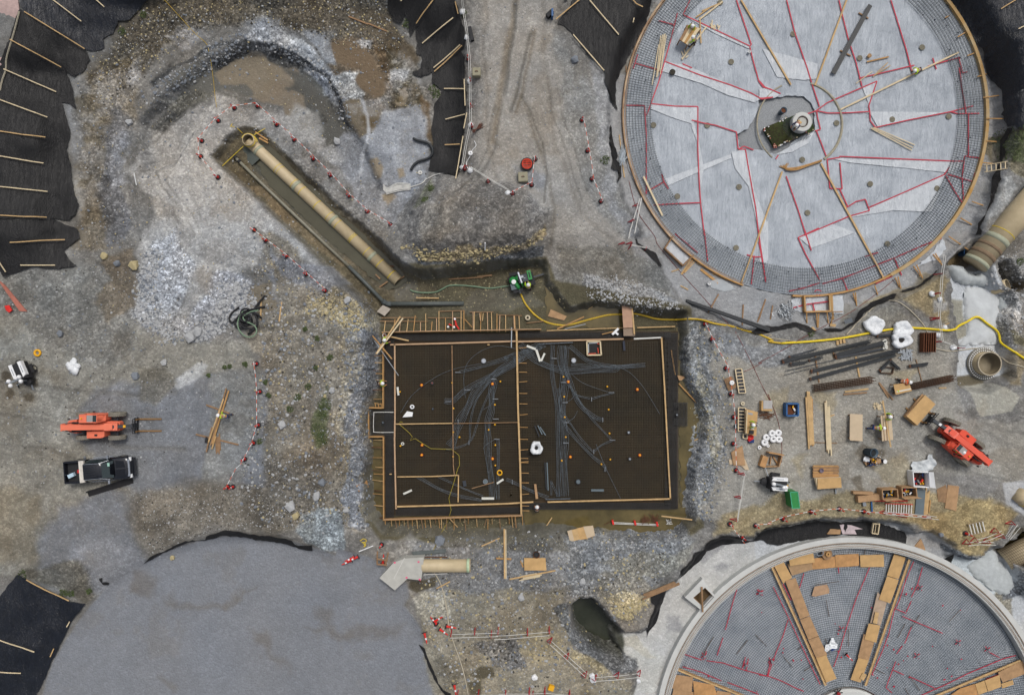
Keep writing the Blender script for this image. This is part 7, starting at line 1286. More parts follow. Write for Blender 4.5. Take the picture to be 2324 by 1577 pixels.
def light_tower(x,y,rz,lab,style):
 T=thing('light_tower',lab,'light tower',(x,y,hgt(x,y)),rz,'white and black mobile light towers')
 P(T,'canopy',BLK,sect([(.45,[(-.75,-.5),(.75,-.5),(.75,.5),(-.75,.5)]),(1.15,[(-.75,-.5),(.75,-.5),(.75,.5),(-.75,.5)]),(1.35,[(-.72,-.38),(.72,-.38),(.72,.38),(-.72,.38)])]))
 for s_ in(-1,1):P(T,'side_panel',WHT_,MB().prism([(-.62,.26*s_),(.76,.26*s_),(.76,.56*s_),(-.45,.56*s_)][::s_],1.0,1.39));P(T,'fender',BLK,MB().box((0,.68*s_,.55),(.75,.26,.1)));wheel(T,0,.68*s_,.3,.3,.2,TYRD,RIM,0,False);P(T,'panel_lettering',M('pale_grey_lettering',(150,156,164)),MB().box((.1,.41*s_,1.395),(.62,.07,.01)))
 P(T,'drawbar',GRY,MB().beam((-.75,0,.4),(-1.75,.0,.4),.1,.08));P(T,'hitch_box',BLK,MB().lathe((-.95,0,.4),[(.34,0),(.34,.35),(.1,.4),(0,.4)],10));P(T,'mast',GRY,MB().tube([(-.6,.05,1.3),(-.6,.05,2.2)]if style else[(-.85,0,.6),(-.8,0,2.1)],.09,8));
 bar_=((-.8,.2,2.15),(.45,-.1,1.7))if style else((-.8,-.5,2.1),(-.8,.5,2.1));P(T,'lamp_bar',GRY,MB().beam(*bar_,.16,.08))
 for q in(((-.72,.12,2.12),(.28,-.2,1.75),(.5,-.18,1.72))if style else((-.65,-.45,2.15),(-1.05,-.45,2.15),(-.65,.5,2.15),(-1.05,.5,2.15))):P(T,'lamp_head',HAT,MB().lathe(q,[(0,.16),(.1,.14),(.17,.04),(.17,-.06),(.08,-.14),(0,-.14)],14),True)
 for sx,sy in((-.6,1),(.6,1)if not style else(.9,0)):
  P(T,'outrigger',GRY,MB().beam((sx*.9,sy*.4,.4),(sx*1.4,sy*1.25,.3),.06,.06));P(T,'foot',BLK,MB().box((sx*1.4,sy*1.3,.12),(.4,.08,.05)))
 P(T,'cable_reel',BLK,MB().tube([(.85+.2*cos(a*.6),.25*sin(a*.6),.8)for a in range(11)],.04,6))if not style else P(T,'orange_socket',YELC,MB().box((.72,-.15,1.42),(.12,.25,.1)))
 return T
q=Gt('T',640,560,0);light_tower(q.x+.25,q.y-.05,radians(-67)+math.pi,'light tower with four white lamps raised, at the far left edge of the yard',0)
q=Gt('R',440,860,0);light_tower(q.x-.1,q.y,radians(-3),'light tower with lowered lamps standing beside the green box',1)
q=Gt('S',900,560,0);T=thing('pump_trailer','green and black water pump trailer in the mud beside a worker','pump',q,radians(14))
P(T,'frame',BLK,MB().box((0,0,.55),(2.3,1.15,.25)));P(T,'engine',DGR,MB().box((.15,.15,.95),(.85,.7,.6)).box((.25,-.02,1.3),(.3,.25,.15)));P(T,'engine_top',GRY,MB().box((.1,.3,1.28),(.25,.2,.12)).box((.3,.1,1.3),(.15,.12,.1)));P(T,'radiator',GRN,MB().box((.78,.3,1.05),(.34,.85,.55)));P(T,'radiator_slots',BLK,MB().box((.78,.3,1.335),(.1,.5,.02)));P(T,'fuel_tank',BLK,MB().box((.75,-.35,.8),(.8,.5,.4)))
P(T,'pump_volute',GRN,MB().lathe((-.75,.2,.65),[(0,.55),(.25,.5),(.36,.3),(.36,0)],18),True);P(T,'pump_bowl',GRN,MB().lathe((-.28,.3,.65),[(0,.6),(.2,.55),(.26,.3),(.26,0)],18),True);P(T,'suction_plate',WHT_,MB().lathe((-.72,.05,1.15),[(0,.08),(.2,.06),(.22,0)],14));P(T,'discharge_pipe',GRN,MB().tube([(-.6,0,1.0),(-.45,-.45,1.0),(-.4,-.6,.85)],.17,12),True);P(T,'nozzle',GRY,MB().tube([(-.4,-.6,.85),(-.35,-1.0,.5)],.1,10));P(T,'cover_plate',SLT,MB().box((-.75,-.35,.82),(.65,.55,.25)));P(T,'lifting_frame',CHR,MB().beam((-.15,.75,1.5),(-.05,-.25,1.5),.12,.1));P(T,'lifting_post',GRN,MB().beam((-.05,-.25,1.5),(0,-.5,.7),.16,.14))
P(T,'drawbar',DGR,MB().beam((1.1,.1,.5),(2.1,.15,.45),.14,.1))
for s_ in(-1,1):wheel(T,-.5,.78*s_,.36,.36,.24,TYRD,BLK,0,False);P(T,'mudguard',BLK,MB().box((-.5,.78*s_,.78),(.9,.3,.06)))
# -- PEOPLE
def skin(name,nodes,edges,mt,par,sub=1):
 me=bpy.data.meshes.new(name);me.from_pydata([n_[0]for n_ in nodes],edges,[]);me.materials.append(mt);o=bpy.data.objects.new(name,me);sc.collection.objects.link(o)
 md=o.modifiers.new('skin','SKIN');md.use_smooth_shade=True
 if not me.skin_vertices:
  bpy.context.view_layer.objects.active=o
 sv=me.skin_vertices[0].data if me.skin_vertices else None
 if sv is None:bpy.context.view_layer.update();sv=me.skin_vertices[0].data
 for i,n_ in enumerate(nodes):r_=n_[1];sv[i].radius=r_ if isinstance(r_,tuple)else(r_,r_);sv[i].use_root=i==0
 if sub:ms=o.modifiers.new('sub','SUBSURF');ms.levels=sub;ms.render_levels=sub
 o.parent=par;return o
def person(p,rz,lab,bend=.3,top=HVY,legs=DEN,kneel=False,arms=((.45,.2),(.45,-.2)),hat=HAT,stride=.15,sit=False,armz=None,group='site workers'):
 T=thing('person',lab,'person',p,rz,group);hz=.55 if kneel else(.5 if sit else.92);pel=V3((0,0,hz));d=V3((sin(bend),0,cos(bend)))
 sp1=pel+d*.25;ch=pel+d*.42;nk=pel+d*.56;hd=nk+(d+V3((.15,0,.25))).normalized()*.16;V_=lambda*a:V3(a)
 def leg(s_,f):
  hip=pel+V_(0,.1*s_,-.04)
  if kneel:return[hip,V_(.28,.14*s_,.09)if s_>0 else V_(.3,-.16,.5),V_(-.14,.14*s_,.07)if s_>0 else V_(.28,-.16,.08)]
  if sit:return[hip,V_(.42,.15*s_,.52),V_(.45,.15*s_,.08)]
  return[hip,V_(f*.6+.04,.12*s_,.5),V_(f,.13*s_,.08)]
 lg=[leg(1,stride),leg(-1,-stride)];az_=armz if armz is not None else max(.55,ch.z-.45)
 body=[(pel,.10),(sp1,.10),(ch,(.13,.1)),(nk,.055),(nk.lerp(hd,.45),.055),(hd,(.095,.085)),(hd+V_(.01,0,.09),.06),(hd+V_(.10,0,-.01),.02)];ed=[(0,1),(1,2),(2,3),(3,4),(4,5),(5,6),(5,7)]
 up=[(pel,(.15,.11)),(sp1,(.16,.12)),(ch,(.17,.12)),(nk,.075)];ue=[(0,1),(1,2),(2,3)]
 for s_,(ax_,ay_)in zip((1,-1),arms):
  sh=ch+V_(0,.2*s_,0)+d*.06;ha=V_(nk.x*.4+ax_,ay_,az_);el_=sh.lerp(ha,.5)+V_(-.06,.08*s_,-.03);n0=len(body)
  body+=[(sh,.05),(el_,.04),(ha,.026)];ed+=[(2,n0),(n0,n0+1),(n0+1,n0+2)];hdv=(ha-el_).normalized();pal=ha+hdv*.07;body.append((pal,(.034,.02)));ed.append((n0+2,n0+3));sd3=hdv.cross(Z3)
  if sd3.length<.1:sd3=V_(0,1,0)
  sd3.normalize()
  for k,(o_,l_)in enumerate(((-.03,.06),(-.01,.075),(.01,.07),(.03,.055))):n1=len(body);body+=[(pal+sd3*o_+hdv*.03,.009),(pal+sd3*o_*1.2+hdv*(.03+l_)-V_(0,0,.02),.008)];ed+=[(n0+3,n1),(n1,n1+1)]
  n1=len(body);body.append((ha+sd3*.05*s_+hdv*.05,.01));ed.append((n0+2,n1));n2=len(up);up+=[(sh,.075),(el_,.058),(el_.lerp(ha,.75),.045)];ue+=[(2,n2),(n2,n2+1),(n2+1,n2+2)]
 for q_ in lg:n0=len(body);body+=[(q_[0],.07),(q_[1],.05),(q_[2],.035)];ed+=[(0,n0),(n0,n0+1),(n0+1,n0+2)]
 skin('body',body,ed,SKIN,T,0);skin('jacket',up,ue,top,T)
 tr=[(pel,(.14,.115))];te=[]
 for q_ in lg:n0=len(tr);tr+=[(q_[0],.10),(q_[1],.075),(q_[2]+V_(0,0,.04),.06)];te+=[(0,n0),(n0,n0+1),(n0+1,n0+2)]
 skin('trousers',tr,te,legs,T)
 for q_ in lg:P(T,'boot',M('brown_boot',(70,54,42)),MB().beam(q_[2]+V_(-.08,0,-.03),q_[2]+V_(.18,0,-.04),.1,.09))
 hx=(hd-nk).normalized();P(T,'helmet',hat,MB().lathe(hd+hx*.02,[(.175,-.02),(.15,.0),(.142,.06),(.11,.12),(.05,.15),(0,.155)],18,hx),True)
 P(T,'vest_band',M('silver_band',(206,210,206),.4,.05),MB().lathe(sp1+d*.03,[(.18,-.02),(.18,.03)],14,d))
 return T
def per(t,x,y,rz,lab,zf=None,**k):
 q=Gt(t,x,y,0)if zf is None else zf
 q=V3(q);u,v=px(t,x,y);c_=PZ(u,v,q.z+(1.4 if not k.get('kneel')else.9));c_.z=q.z;return person(c_,radians(rz),lab,**k)
per('C',1255,150,250,'worker in lime vest at the upper end of the cutting bench',t1t('C',1255,150,.02),bend=.6,legs=DRK)
per('C',1272,262,165,'worker in lime vest and black trousers at the lower side of the cutting bench',t1t('C',1272,262,.02),bend=.5,legs=DRK)
per('D',1095,455,200,'worker bending over the long screed rail on the right of the film',t1t('D',1095,455,.02),bend=1.2,legs=DRK,kneel=True)
per('D',285,808,225,'worker in yellow trousers and blue top bending on the round hub block',V3((0,0,-1.15)),bend=.9,top=BLF,legs=M('ochre_trousers',(196,150,56)))
per('e',570,765,165,'worker bending over the timber pile in the left yard',None,bend=.8)
per('F',860,742,5,'worker in lime shirt at the top left slab corner beside the white bucket',Gt('F',860,742),bend=.4,legs=DRK)
per('F',835,1032,5,'worker in lime vest between the braces left of the slab',Gt('F',835,1032),bend=.7,legs=DRK,kneel=True)
per('S',1150,760,110,'worker in yellow sleeves reaching into the green pump',None,bend=.35,arms=((.6,.1),(.5,-.1)),legs=DRK,armz=1.2)
per('P',690,1230,180,'worker in lime vest leaning over the plywood work table',None,bend=.6)
per('I',965,1015,-8,'worker in orange shirt kneeling beside the rebar cage table',None,bend=.9,top=HVO,legs=DRK,kneel=True)
per('b',1270,755,180,'worker in lime shirt holding a saw at the plank table',None,bend=.7,legs=DRK)
per('b',790,1060,0,'worker with lime and white vest bending in from the left of the plank table',None,bend=1.0,legs=BLF,stride=.25)
per('L',205,352,90,'worker in dark blue bending at the foot of the middle board',V3((0,0,-2.4)),bend=.7,top=M('dark_blue_jacket',(34,38,60)),legs=DRK,arms=((.2,.2),(.2,-.2)))
q=V3((38.44,-8.13,0))+Matrix.Rotation(radians(139),3,'Z')@V3((-.22,.81,0));person(V3((q.x,q.y,g1+1.0)),radians(139),'driver in lime vest sitting in the cab of the right forklift',bend=.1,sit=True,legs=DRK,arms=((.35,.15),(.35,-.15)))
# -- CONES, TAPES, BARRIERS
cone0=None
def cone(p,lab,lean=0,az_=0,s=1):
 global cone0
 if cone0 is None:
  T=thing('traffic_cone',lab,'traffic cone',p,0,'red traffic cones')
  P(T,'base',BLK,MB().lathe((0,0,0),[(.30,0),(.30,.06),(.14,.08)],8));P(T,'body',RED,MB().lathe((0,0,0),[(.15,.07),(.11,.35),(.09,.6),(.055,.98),(.055,1.05),(0,1.06)],12),True);P(T,'stripe',WHT_,MB().lathe((0,0,0),[(.1,.55),(.085,.72)],12));cone0=T
 else:T=copy_tree(cone0);T['label']=lab
 T.location=p;T.rotation_euler=(lean*cos(az_),lean*sin(az_),0);T.scale=(.8*s,.8*s,.9*s);return T
def cones(t,pts,where,end='top',lean=0):
 for i,q in enumerate(pts):cone(Gt(t,*q),f'{ORD[i]} cone from the {end}, {where}',lean,i*1.3)
def tapeline(lab,segs,h_=.85):
 pts=[]
 for t,ps in segs:pts+=[Gt(t,*q,h_)for q in ps]
 m=MB();ix=[];k=0
 for a,b in zip(pts[:-1],pts[1:]):
  n_=max(1,int((b-a).length/.34))
  for i in range(n_):m.beam(a.lerp(b,i/n_),a.lerp(b,(i+1)/n_),.038,.02);ix+=[k%2]*6;k+=1
 o=solo('warning_tape',m,WHT_,lab,'warning tape','red and white warning tapes');o.data.materials.append(ORT);o.data.polygons.foreach_set('material_index',ix)
cones('A',[(1725,712),(1570,725),(1462,810),(1352,945),(1345,1050),(1460,1188)],'taped arc left of the riser pipe');cones('B',[(158,836),(275,938),(403,1066),(518,1176),(640,1313),(765,1420),(920,1506)],'taped line right of the tan trench pipe')
tapeline('warning tape looping round the riser end and down the right side of the trench',[('A',[(1440,1165),(1328,1035),(1325,925),(1440,790),(1550,710),(1712,688)]),('B',[(165,822),(280,925),(410,1052),(525,1165),(640,1295),(765,1405),(915,1492)])])
cones('F',[(8,2),(85,72),(222,178),(358,298),(483,410)],'the taped line left of the trench');tapeline('warning tape along the left side of the trench',[('F',[(-25,-20),(85,62),(225,170),(360,290),(480,398)])])
cones('E',[(1720,897),(1742,1084),(1732,1307),(1700,1427),(1640,1534)],'taped curve right of the left yard');cones('J',[(1528,182),(1562,182)],'the pair ending the left yard tape','left')
tapeline('long warning tape along the right side of the left yard',[('E',[(1698,885),(1712,990),(1718,1080),(1718,1300),(1685,1430),(1610,1570)]),('J',[(1580,60),(1510,190)])])
cones('C',[(505,808),(542,1012),(572,1200),(632,1350)],'taped line left of the upper base');tapeline('warning tape between the haul road and the upper round base',[('C',[(518,797),(545,940),(572,1100),(585,1200),(645,1345)])])
cones('C',[(192,1068),(168,1240),(40,1300)],'short taped corner by the red wheel');tapeline('short warning tape bent round the grey block and red wheel',[('C',[(188,1045),(172,1218),(60,1275),(20,1295)])])
cones('B',[(1440,400),(1455,548),(1458,718),(1465,850),(1418,1135),(1573,1220),(1737,1300)],'barrier line along the bank liner')
cones('G',[(1325,632),(1372,735),(1468,928),(1500,1099),(1520,1254),(1518,1432)],'taped line left of the right yard');cone(Gt('L',1535,72),'red cone beside the plywood scraps at the left of the right yard');tapeline('long warning tape down the left side of the right yard',[('G',[(1335,625),(1385,735),(1430,820),(1480,905),(1500,1010),(1520,1130),(1535,1300),(1535,1450),(1540,1577)]),('L',[(1545,60)])])
cones('M',[(160,397),(348,349),(535,330),(700,347)],'taped line above the lower base','left');cone(Gt('L',1667,441),'red cone at the left end of the tape above the lower round base');tapeline('warning tape above the wall of the lower round base',[('L',[(1667,436),(1774,430)]),('M',[(60,425),(160,385),(350,345),(540,328),(750,352),(1000,372),(1150,386)])])
cone(Gt('L',1495,430),'red cone at the upper end of the leaning striped bar');cone(Gt('L',1578,520),'red cone at the lower end of the leaning striped bar');tapeline('stiff striped bar between two cones left of the lower base liner',[('L',[(1500,435),(1598,565)])])
cone(Gt('M',1382,494),'red cone standing beside the ladder on the yellow rock');cone(Gt('K',860,570),'red cone standing above the timber trestle by the concrete block')
for i,(x,y)in enumerate(((662,672),(682,650),(707,648))):cone(Gt('K',x,y,.12),f'{ORD[i]} from the left of three fallen red cones left of the concrete block',1.35,5.0)
for i,(x,y,a)in enumerate(((1212,1085,2),(1228,1102,4),(1245,1132,1.2),(1145,1155,.6),(1290,1115,1.5))):cone(Gt('K',x,y,.12),['uppermost cone of the scattered pile right of the gravel pad','second cone of the scattered pile right of the gravel pad','middle cone of the scattered pile right of the gravel pad','fallen cone left of the scattered pile right of the gravel pad','fallen cone right of the scattered pile right of the gravel pad'][i],1.4,a)
cone(Gt('K',1345,1500,.12),'fallen red cone near the bottom edge right of the gravel pad',1.4,.5);cone(Gt('K',868,700,.12),'fallen cone inside the timber trestle by the concrete block',1.4,2.8);cone(Gt('M',550,1272,.25)+V3((0,0,.9)),'fallen striped cone below the white plastic on the lower mesh',1.4,1.0,.8);cone(Gt('M',1770,570),'red cone cut by the right edge near the caged pipe')
PNKM=M('crimson_foot',(166,32,46),.5,.1,4)
def barrier(lab,t,pts,feet,hh=.9,h2_=.45,bags=()):
 P_=[Gt(t,*q)for q in pts];T=thing('rail_barrier',lab,'barrier',P_[0],0,'white rail barriers on red feet')
 for dz,off in((hh,0),(h2_,.12)):part('rail',MB().tube([p+V3((off,off,dz))for p in P_],.025,5),PVC,T,True)
 for q in feet:
  p=Gt(t,q[0],q[1]);a=q[2]if len(q)>2 else 0;d=V3((cos(a),sin(a),0));part('foot',MB().beam(p-d*.3,p+Z3*.9,.06,.05).beam(p+d*.3,p+Z3*.9,.06,.05).beam(p-d*.3+Z3*.05,p+d*.3+Z3*.05,.06,.05),PNKM,T,True)
 for q in bags:solo('sandbag',MB().rock(Gt(t,q[0],q[1],.12),.27,random.Random(int(q[0])),.7),BAGW,q[2],'sandbag','white sandbags on the barriers',True)
barrier('long white rail barrier between the bank liner and the haul road','B',[(1390,-20),(1405,85),(1430,250),(1445,400),(1450,545),(1452,720),(1455,840),(1425,980),(1400,1130)],[(1420,1125,.5)],bags=((1403,80,'topmost white sandbag on the road barrier'),(1432,250,'white sandbag beside the black tube on the road barrier'),(1450,545,'white sandbag near the upper grey block on the road barrier'),(1457,838,'white sandbag beside the brown brush on the road barrier'),(1400,1122,'white sandbag at the lower corner of the road barrier')))
barrier('white rail barrier crossing the mound towards the red wheel','B',[(1450,1135),(1573,1212),(1705,1290)],[],bags=((1705,1296,'white sandbag at the right end of the mound barrier'),(1452,1142,'white sandbag at the left end of the mound barrier')))
barrier('tall white rail barrier running down the tan rock at the right','I',[(1210,180),(1190,300),(1180,430),(1170,590),(1190,750)],[(1190,300,0),(1172,430,.3),(1165,590,0),(1165,598,.4),(1180,750,.2)],bags=((1160,430,'white sandbag upper left on the tan rock barrier'),(1212,468,'white sandbag right of the tan rock barrier'),(1245,655,'white sandbag by the yellow hose on the tan rock'),(1195,705,'white sandbag low between the tan rock barrier rails'),(1160,735,'white sandbag at the foot of the tan rock barrier'),(1303,790,'white sandbag on the short barrier by the upright riser')))
barrier('short white rail barrier towards the upright flanged riser','I',[(1195,755),(1340,795)],[(1330,792,0)])
barrier('bunched white rails with red feet left of the upper round base','C',[(892,1340),(845,1577)],[(865,1378,.2),(835,1482,.3)]);barrier('second run of bunched white rails left of the upper round base','C',[(880,1345),(810,1577)],[]);
barrier('lower ends of the bunched rails with red feet above the plank bridge area','G',[(820,0),(805,70)],[(770,95,.2),(822,93,.2)]);barrier('short rail with an orange foot below the bunched rails','G',[(825,115),(925,135)],[(825,115,1),(925,135,1)])
barrier('white rail barrier across the ground right of the gravel pad','K',[(1325,1165),(1485,1160),(1640,1155)],[(1328,1155,1.5),(1485,1145,1.5),(1640,1140,1.5)]);barrier('white rail barrier continuing right across the bottom centre ground','L',[(-80,1175),(0,1172),(140,1160),(285,1148)],[(-100,1165,1.5),(140,1150,1.5),(285,1137,1.5)])
barrier('white rails bending towards the pond with two red feet','L',[(290,1210),(400,1310),(520,1420)],[(288,1200,.6),(400,1305,.6),(520,1428,.6)]);barrier('rail with three red feet along the bottom of the pond rock','L',[(585,1450),(735,1440),(880,1425)],[(585,1450,.6),(735,1432,.6),(880,1420,.6)])
barrier('rails with red feet cut by the bottom edge','L',[(-60,1560),(152,1560),(255,1555),(420,1570)],[(152,1545,1.4),(175,1568,1.4),(255,1540,1.4),(420,1562,1.4)]);barrier('rails with red feet at the bottom edge left of the others','K',[(1365,1570),(1508,1568),(1690,1566)],[(1370,1562,1.4),(1508,1560,1.4),(1688,1562,1.4)])
barrier('slim rails with red feet right of the pit bank','L',[(1575,85),(1550,240),(1525,400)],[(1570,92,.1),(1545,246,.1),(1518,396,.1)]);barrier('white rail with red feet below the step ladder','M',[(810,350),(950,362),(1110,378),(1160,385)],[(815,348,.3),(950,372,.3),(1112,380,.3)])
barrier('low rails on three red triangle feet on the yellow rock','h',[(560,540),(740,520),(1040,530)],[(600,515,.8),(950,495,.8)]);barrier('rails on red triangle feet above the first on the yellow rock','h',[(720,490),(930,440),(1180,330)],[(740,482,.8),(1100,312,.8)]);barrier('white rails by the square water hole at the lower right','h',[(1260,420),(1400,200)],[(1200,405,.4),(1385,172,.4)]);barrier('parallel white rails beside the square water hole','h',[(1290,430),(1470,215)],[])
# -- YARD OBJECTS (beams: name|label|category|tile|x0 y0 x1 y1|width height|material|lift)
MM=dict(w=WOOD,l=WOODL,d=WOODD,o=WOODO,r=REBR,k=BLKP,g=GRY,s=SLT,b=BLU,p=PLY,q=PLYL,y=PLYD,R=RED,x=BLK,W=WHT_,D=DGR)
YB='''loose_board|brown thin board across the mud at the top of the basin|board|B|640 113 770 165|.13 .05|d
loose_board|thin board continuing right at the top of the basin|board|B|770 160 895 212|.12 .05|d
loose_board|thin upright board by the black hose pile|board|E|1750 457 1746 605|.10 .05|w
loose_board|thin upright board right of the black hose pile|board|F|192 485 175 615|.10 .05|w
bearer|upper cross timber beneath the left yard pile|bearer|E|1385 1172 1540 1228|.12 .09|d
bearer|lower cross timber beneath the left yard pile|bearer|E|1315 1368 1600 1438|.12 .09|d
long_timber|leftmost long timber of the left yard pile|timber|E|1505 1130 1405 1420|.12 .09|w
long_timber|second long timber of the left yard pile|timber|E|1525 1060 1420 1440|.12 .09|d
long_timber|third long timber of the left yard pile|timber|E|1540 1075 1430 1430|.13 .09|o
long_timber|short timber at the lower left of the left yard pile|timber|E|1425 1320 1388 1485|.12 .09|d
long_timber|short timber at the bottom of the left yard pile|timber|E|1450 1380 1425 1465|.12 .09|w
dark_plank|dark brown plank at the lower right of the left yard pile|plank|E|1458 1370 1465 1492|.34 .06|d
dark_tube|short black tube at the left of the yard pile|tube|E|1390 1385 1383 1425|.2 .15|x
timber_beam|left pale wide timber stack of the right yard|timber|I|322 1100 342 1450|.42 .16|w
timber_beam|thin timber right of the left timber stack|timber|I|347 1130 353 1445|.12 .1|o
timber_beam|pale white timber stack in the right yard|timber|I|448 1165 462 1488|.34 .14|l
timber_beam|thin lath left of the pale white timber stack|timber|I|436 1150 447 1480|.08 .08|d
bearer|thin brown bearer crossing under the timber stacks|bearer|I|345 1422 520 1428|.06 .05|d
loose_board|short pale board right of the pale timber stack|board|I|470 1250 503 1237|.11 .05|w
curved_lath|upper curved timber below the rebar cage|lath|c|1020 1030 1375 985|.14 .08|w
curved_lath|lower curved timber below the rebar cage|lath|c|1000 1070 1355 1040|.13 .08|d
curved_bar|brown curved board left of the work area|lath|c|1535 890 1680 1120|.13 .06|d
curved_bar|second brown curved board right of the first|lath|c|1545 895 1750 1150|.1 .06|d
paper_rail|small board near the end of the right rebar cage|board|I|1200 1060 1250 1058|.1 .05|w
rebar_bundle|topmost long rebar bundle in the yard|rebar bundle|c|75 565 1380 272|.36 .22|k
rebar_bundle|thick short rebar bundle beside the pale gloves|rebar bundle|c|870 480 1610 285|.42 .2|k
rebar_bundle|thin brown rebar bundle under the thick one|rebar bundle|c|880 515 1620 375|.2 .14|D
rebar_bundle|middle long rebar bundle with a white tag|rebar bundle|c|510 715 1805 402|.32 .22|k
rebar_bundle|lowest long rebar bundle with rusty end|rebar bundle|c|490 832 1772 472|.3 .22|k
rebar_bundle|thin rebar pair at the upper left of the bundles|rebar bundle|c|175 495 590 375|.16 .1|D
rebar_bundle|short rebar bundle at the far left of the yard stack|rebar bundle|c|195 612 412 582|.3 .2|k
rebar_bundle|short rebar bundle under the topmost long bundle|rebar bundle|c|478 552 655 512|.22 .18|k
rebar_bundle|long thin loose bars running left from the bundles|rebar bundle|c|110 712 880 540|.06 .04|D
rebar_bundle|thinnest loose bar at the left of the bundles|rebar bundle|c|90 775 640 640|.04 .03|D
rebar_bundle|short rebar bundle touching the white bags|rebar bundle|c|1510 187 1760 165|.2 .14|k
rebar_bundle|left leg of the angled rebar pair|rebar bundle|c|1545 700 1690 552|.26 .2|k
rebar_bundle|right leg of the angled rebar pair|rebar bundle|c|1700 562 1820 680|.26 .2|k
rebar_bundle|short rebar bundle with bent end left of the riser|rebar bundle|c|1995 640 2245 608|.28 .2|k
bearer|left bearer under the rebar bundles|bearer|c|570 470 630 890|.10 .07|d
bearer|short bearer under the topmost rebar bundle|bearer|c|845 430 862 520|.10 .07|d
bearer|pale right bearer under the rebar bundles|bearer|c|1185 500 1242 805|.13 .07|w
bearer|brown strip below the bent rebar bundle|bearer|c|2100 540 2185 860|.06 .05|d
wood_block|left of three wood blocks by the yellow hose|block|c|905 255 910 318|.2 .1|w
wood_block|middle of three wood blocks by the yellow hose|block|c|950 232 958 298|.2 .1|w
wood_block|right of three wood blocks by the yellow hose|block|c|995 228 1015 290|.2 .1|w
wood_block|wood block on the liner below the keyway box|block|I|472 638 510 642|.25 .15|w
wood_block|wood block left of the green clump below the keyway|block|I|355 655 372 678|.2 .12|w
paving_slab|grey square slab on the liner ribbon|slab|I|575 628 625 612|.6 .08|g
steel_plate|tall slate board standing right of the tool boxes|board|Q|1500 1020 1460 1495|.75 .08|s
loose_board|long amber board right of the slate board|board|Q|1630 1045 1580 1530|.30 .08|w
loose_board|thin board right of the long amber board|board|Q|1675 1220 1650 1450|.1 .06|o
board_bench|grey topped long board bench left of the tool boxes|bench|Q|250 1190 715 1140|.55 .5|y
board_bench|higher grey board behind the board bench|bench|Q|170 1065 540 1080|.22 .4|y
blue_pole|blue pole lying below the board bench|pole|Q|545 1210 560 1445|.12 .1|b
gas_bottle|grey bottle standing below the board bench|bottle|Q|390 1225 410 1330|.28 .2|g
loose_board|pale board across the ground at the left of the timber cross|board|K|1530 575 1650 522|.1 .06|w
cross_timber|left upright of the timber cross below the slab|timber|K|1682 442 1685 768|.13 .08|w
cross_timber|right upright of the timber cross below the slab|timber|K|1692 445 1694 765|.08 .08|l
cross_timber|horizontal timber of the cross below the slab|timber|K|1627 656 1728 661|.13 .1|o
loose_board|board below the pipe mouth of the concrete block|board|K|1228 862 1318 815|.1 .06|w
loose_board|long board under the plywood pile below the slab|board|L|22 798 328 740|.12 .06|w
loose_board|short wide board on the long board below the slab|board|L|100 792 225 768|.3 .07|l
loose_board|board stub at the left of the plywood pile|board|L|95 675 112 718|.12 .05|o
loose_board|amber board at the left edge of the tank liner|board|K|1716 800 1774 790|.1 .06|w
steel_beam|brown beam lying at the top of the tank two liner|beam|L|915 905 1135 815|.35 .12|d
white_stick|white stick right of the yellow cord by the pad|stick|K|710 612 806 573|.07 .06|W
white_stick|white marker stick standing on the mound cliff|stick|F|1553 90 1553 138|.1 .12|W
white_stick|short white stake in the left basin|stick|A|900 1160 916 1242|.05 .06|W
loose_board|amber lath beside the upper base left rim|board|C|755 905 768 1000|.09 .06|w
loose_board|second amber lath below it beside the left rim|board|C|775 1080 790 1190|.09 .06|w
loose_board|brown lath high beside the left rim|board|C|800 445 803 500|.08 .06|d
loose_board|left brown board crossing the long dark pipe|board|G|1420 432 1350 555|.11 .06|d
loose_board|brown board second from left below the base|board|G|1585 502 1578 640|.11 .06|d
loose_board|brown board third from left below the base|board|G|1735 465 1680 618|.12 .06|d
loose_board|brown board left of the rebar chair heap|board|I|90 508 75 600|.10 .06|d
loose_board|brown board at the far left below the base|board|I|42 468 0 600|.09 .06|d
loose_board|small yellowish board below the keyway corner|board|G|1165 375 1215 402|.09 .05|w
loose_board|wide amber board outside the lower left rim|board|G|1300 265 1418 358|.22 .05|o
loose_board|upper amber board outside the lower left rim|board|G|1275 222 1440 310|.14 .05|w
loose_board|lower amber board outside the lower left rim|board|G|1380 290 1480 338|.16 .05|o
loose_board|first of the boards fanned at the left keyway box|board|G|1168 300 1240 190|.1 .06|w
loose_board|second of the boards fanned at the left keyway box|board|G|1175 300 1255 195|.1 .06|o
loose_board|third of the boards fanned at the left keyway box|board|G|1190 290 1272 200|.1 .06|w
loose_board|short board pointing at the left keyway box|board|G|1105 282 1155 265|.1 .06|w
loose_board|amber board on top of the left keyway corner|board|G|1212 155 1290 172|.1 .06|l
black_tube|black rolled tube beside the road barrier|tube|B|1450 190 1470 280|.3 .28|x
blue_machine|blue black compactor at the top of the road|machine|C|270 125 308 90|.35 .5|x
blue_machine_cover|blue tarp bundle standing on the compactor|tarp|C|305 85 305 135|.16 .7|b
pale_board|pale board bridging left of the yellow hose bend|board|d|480 895 585 850|.07 .05|w
blue_rod|blue rod lying on the white concrete|rod|d|820 835 965 910|.05 .05|b'''
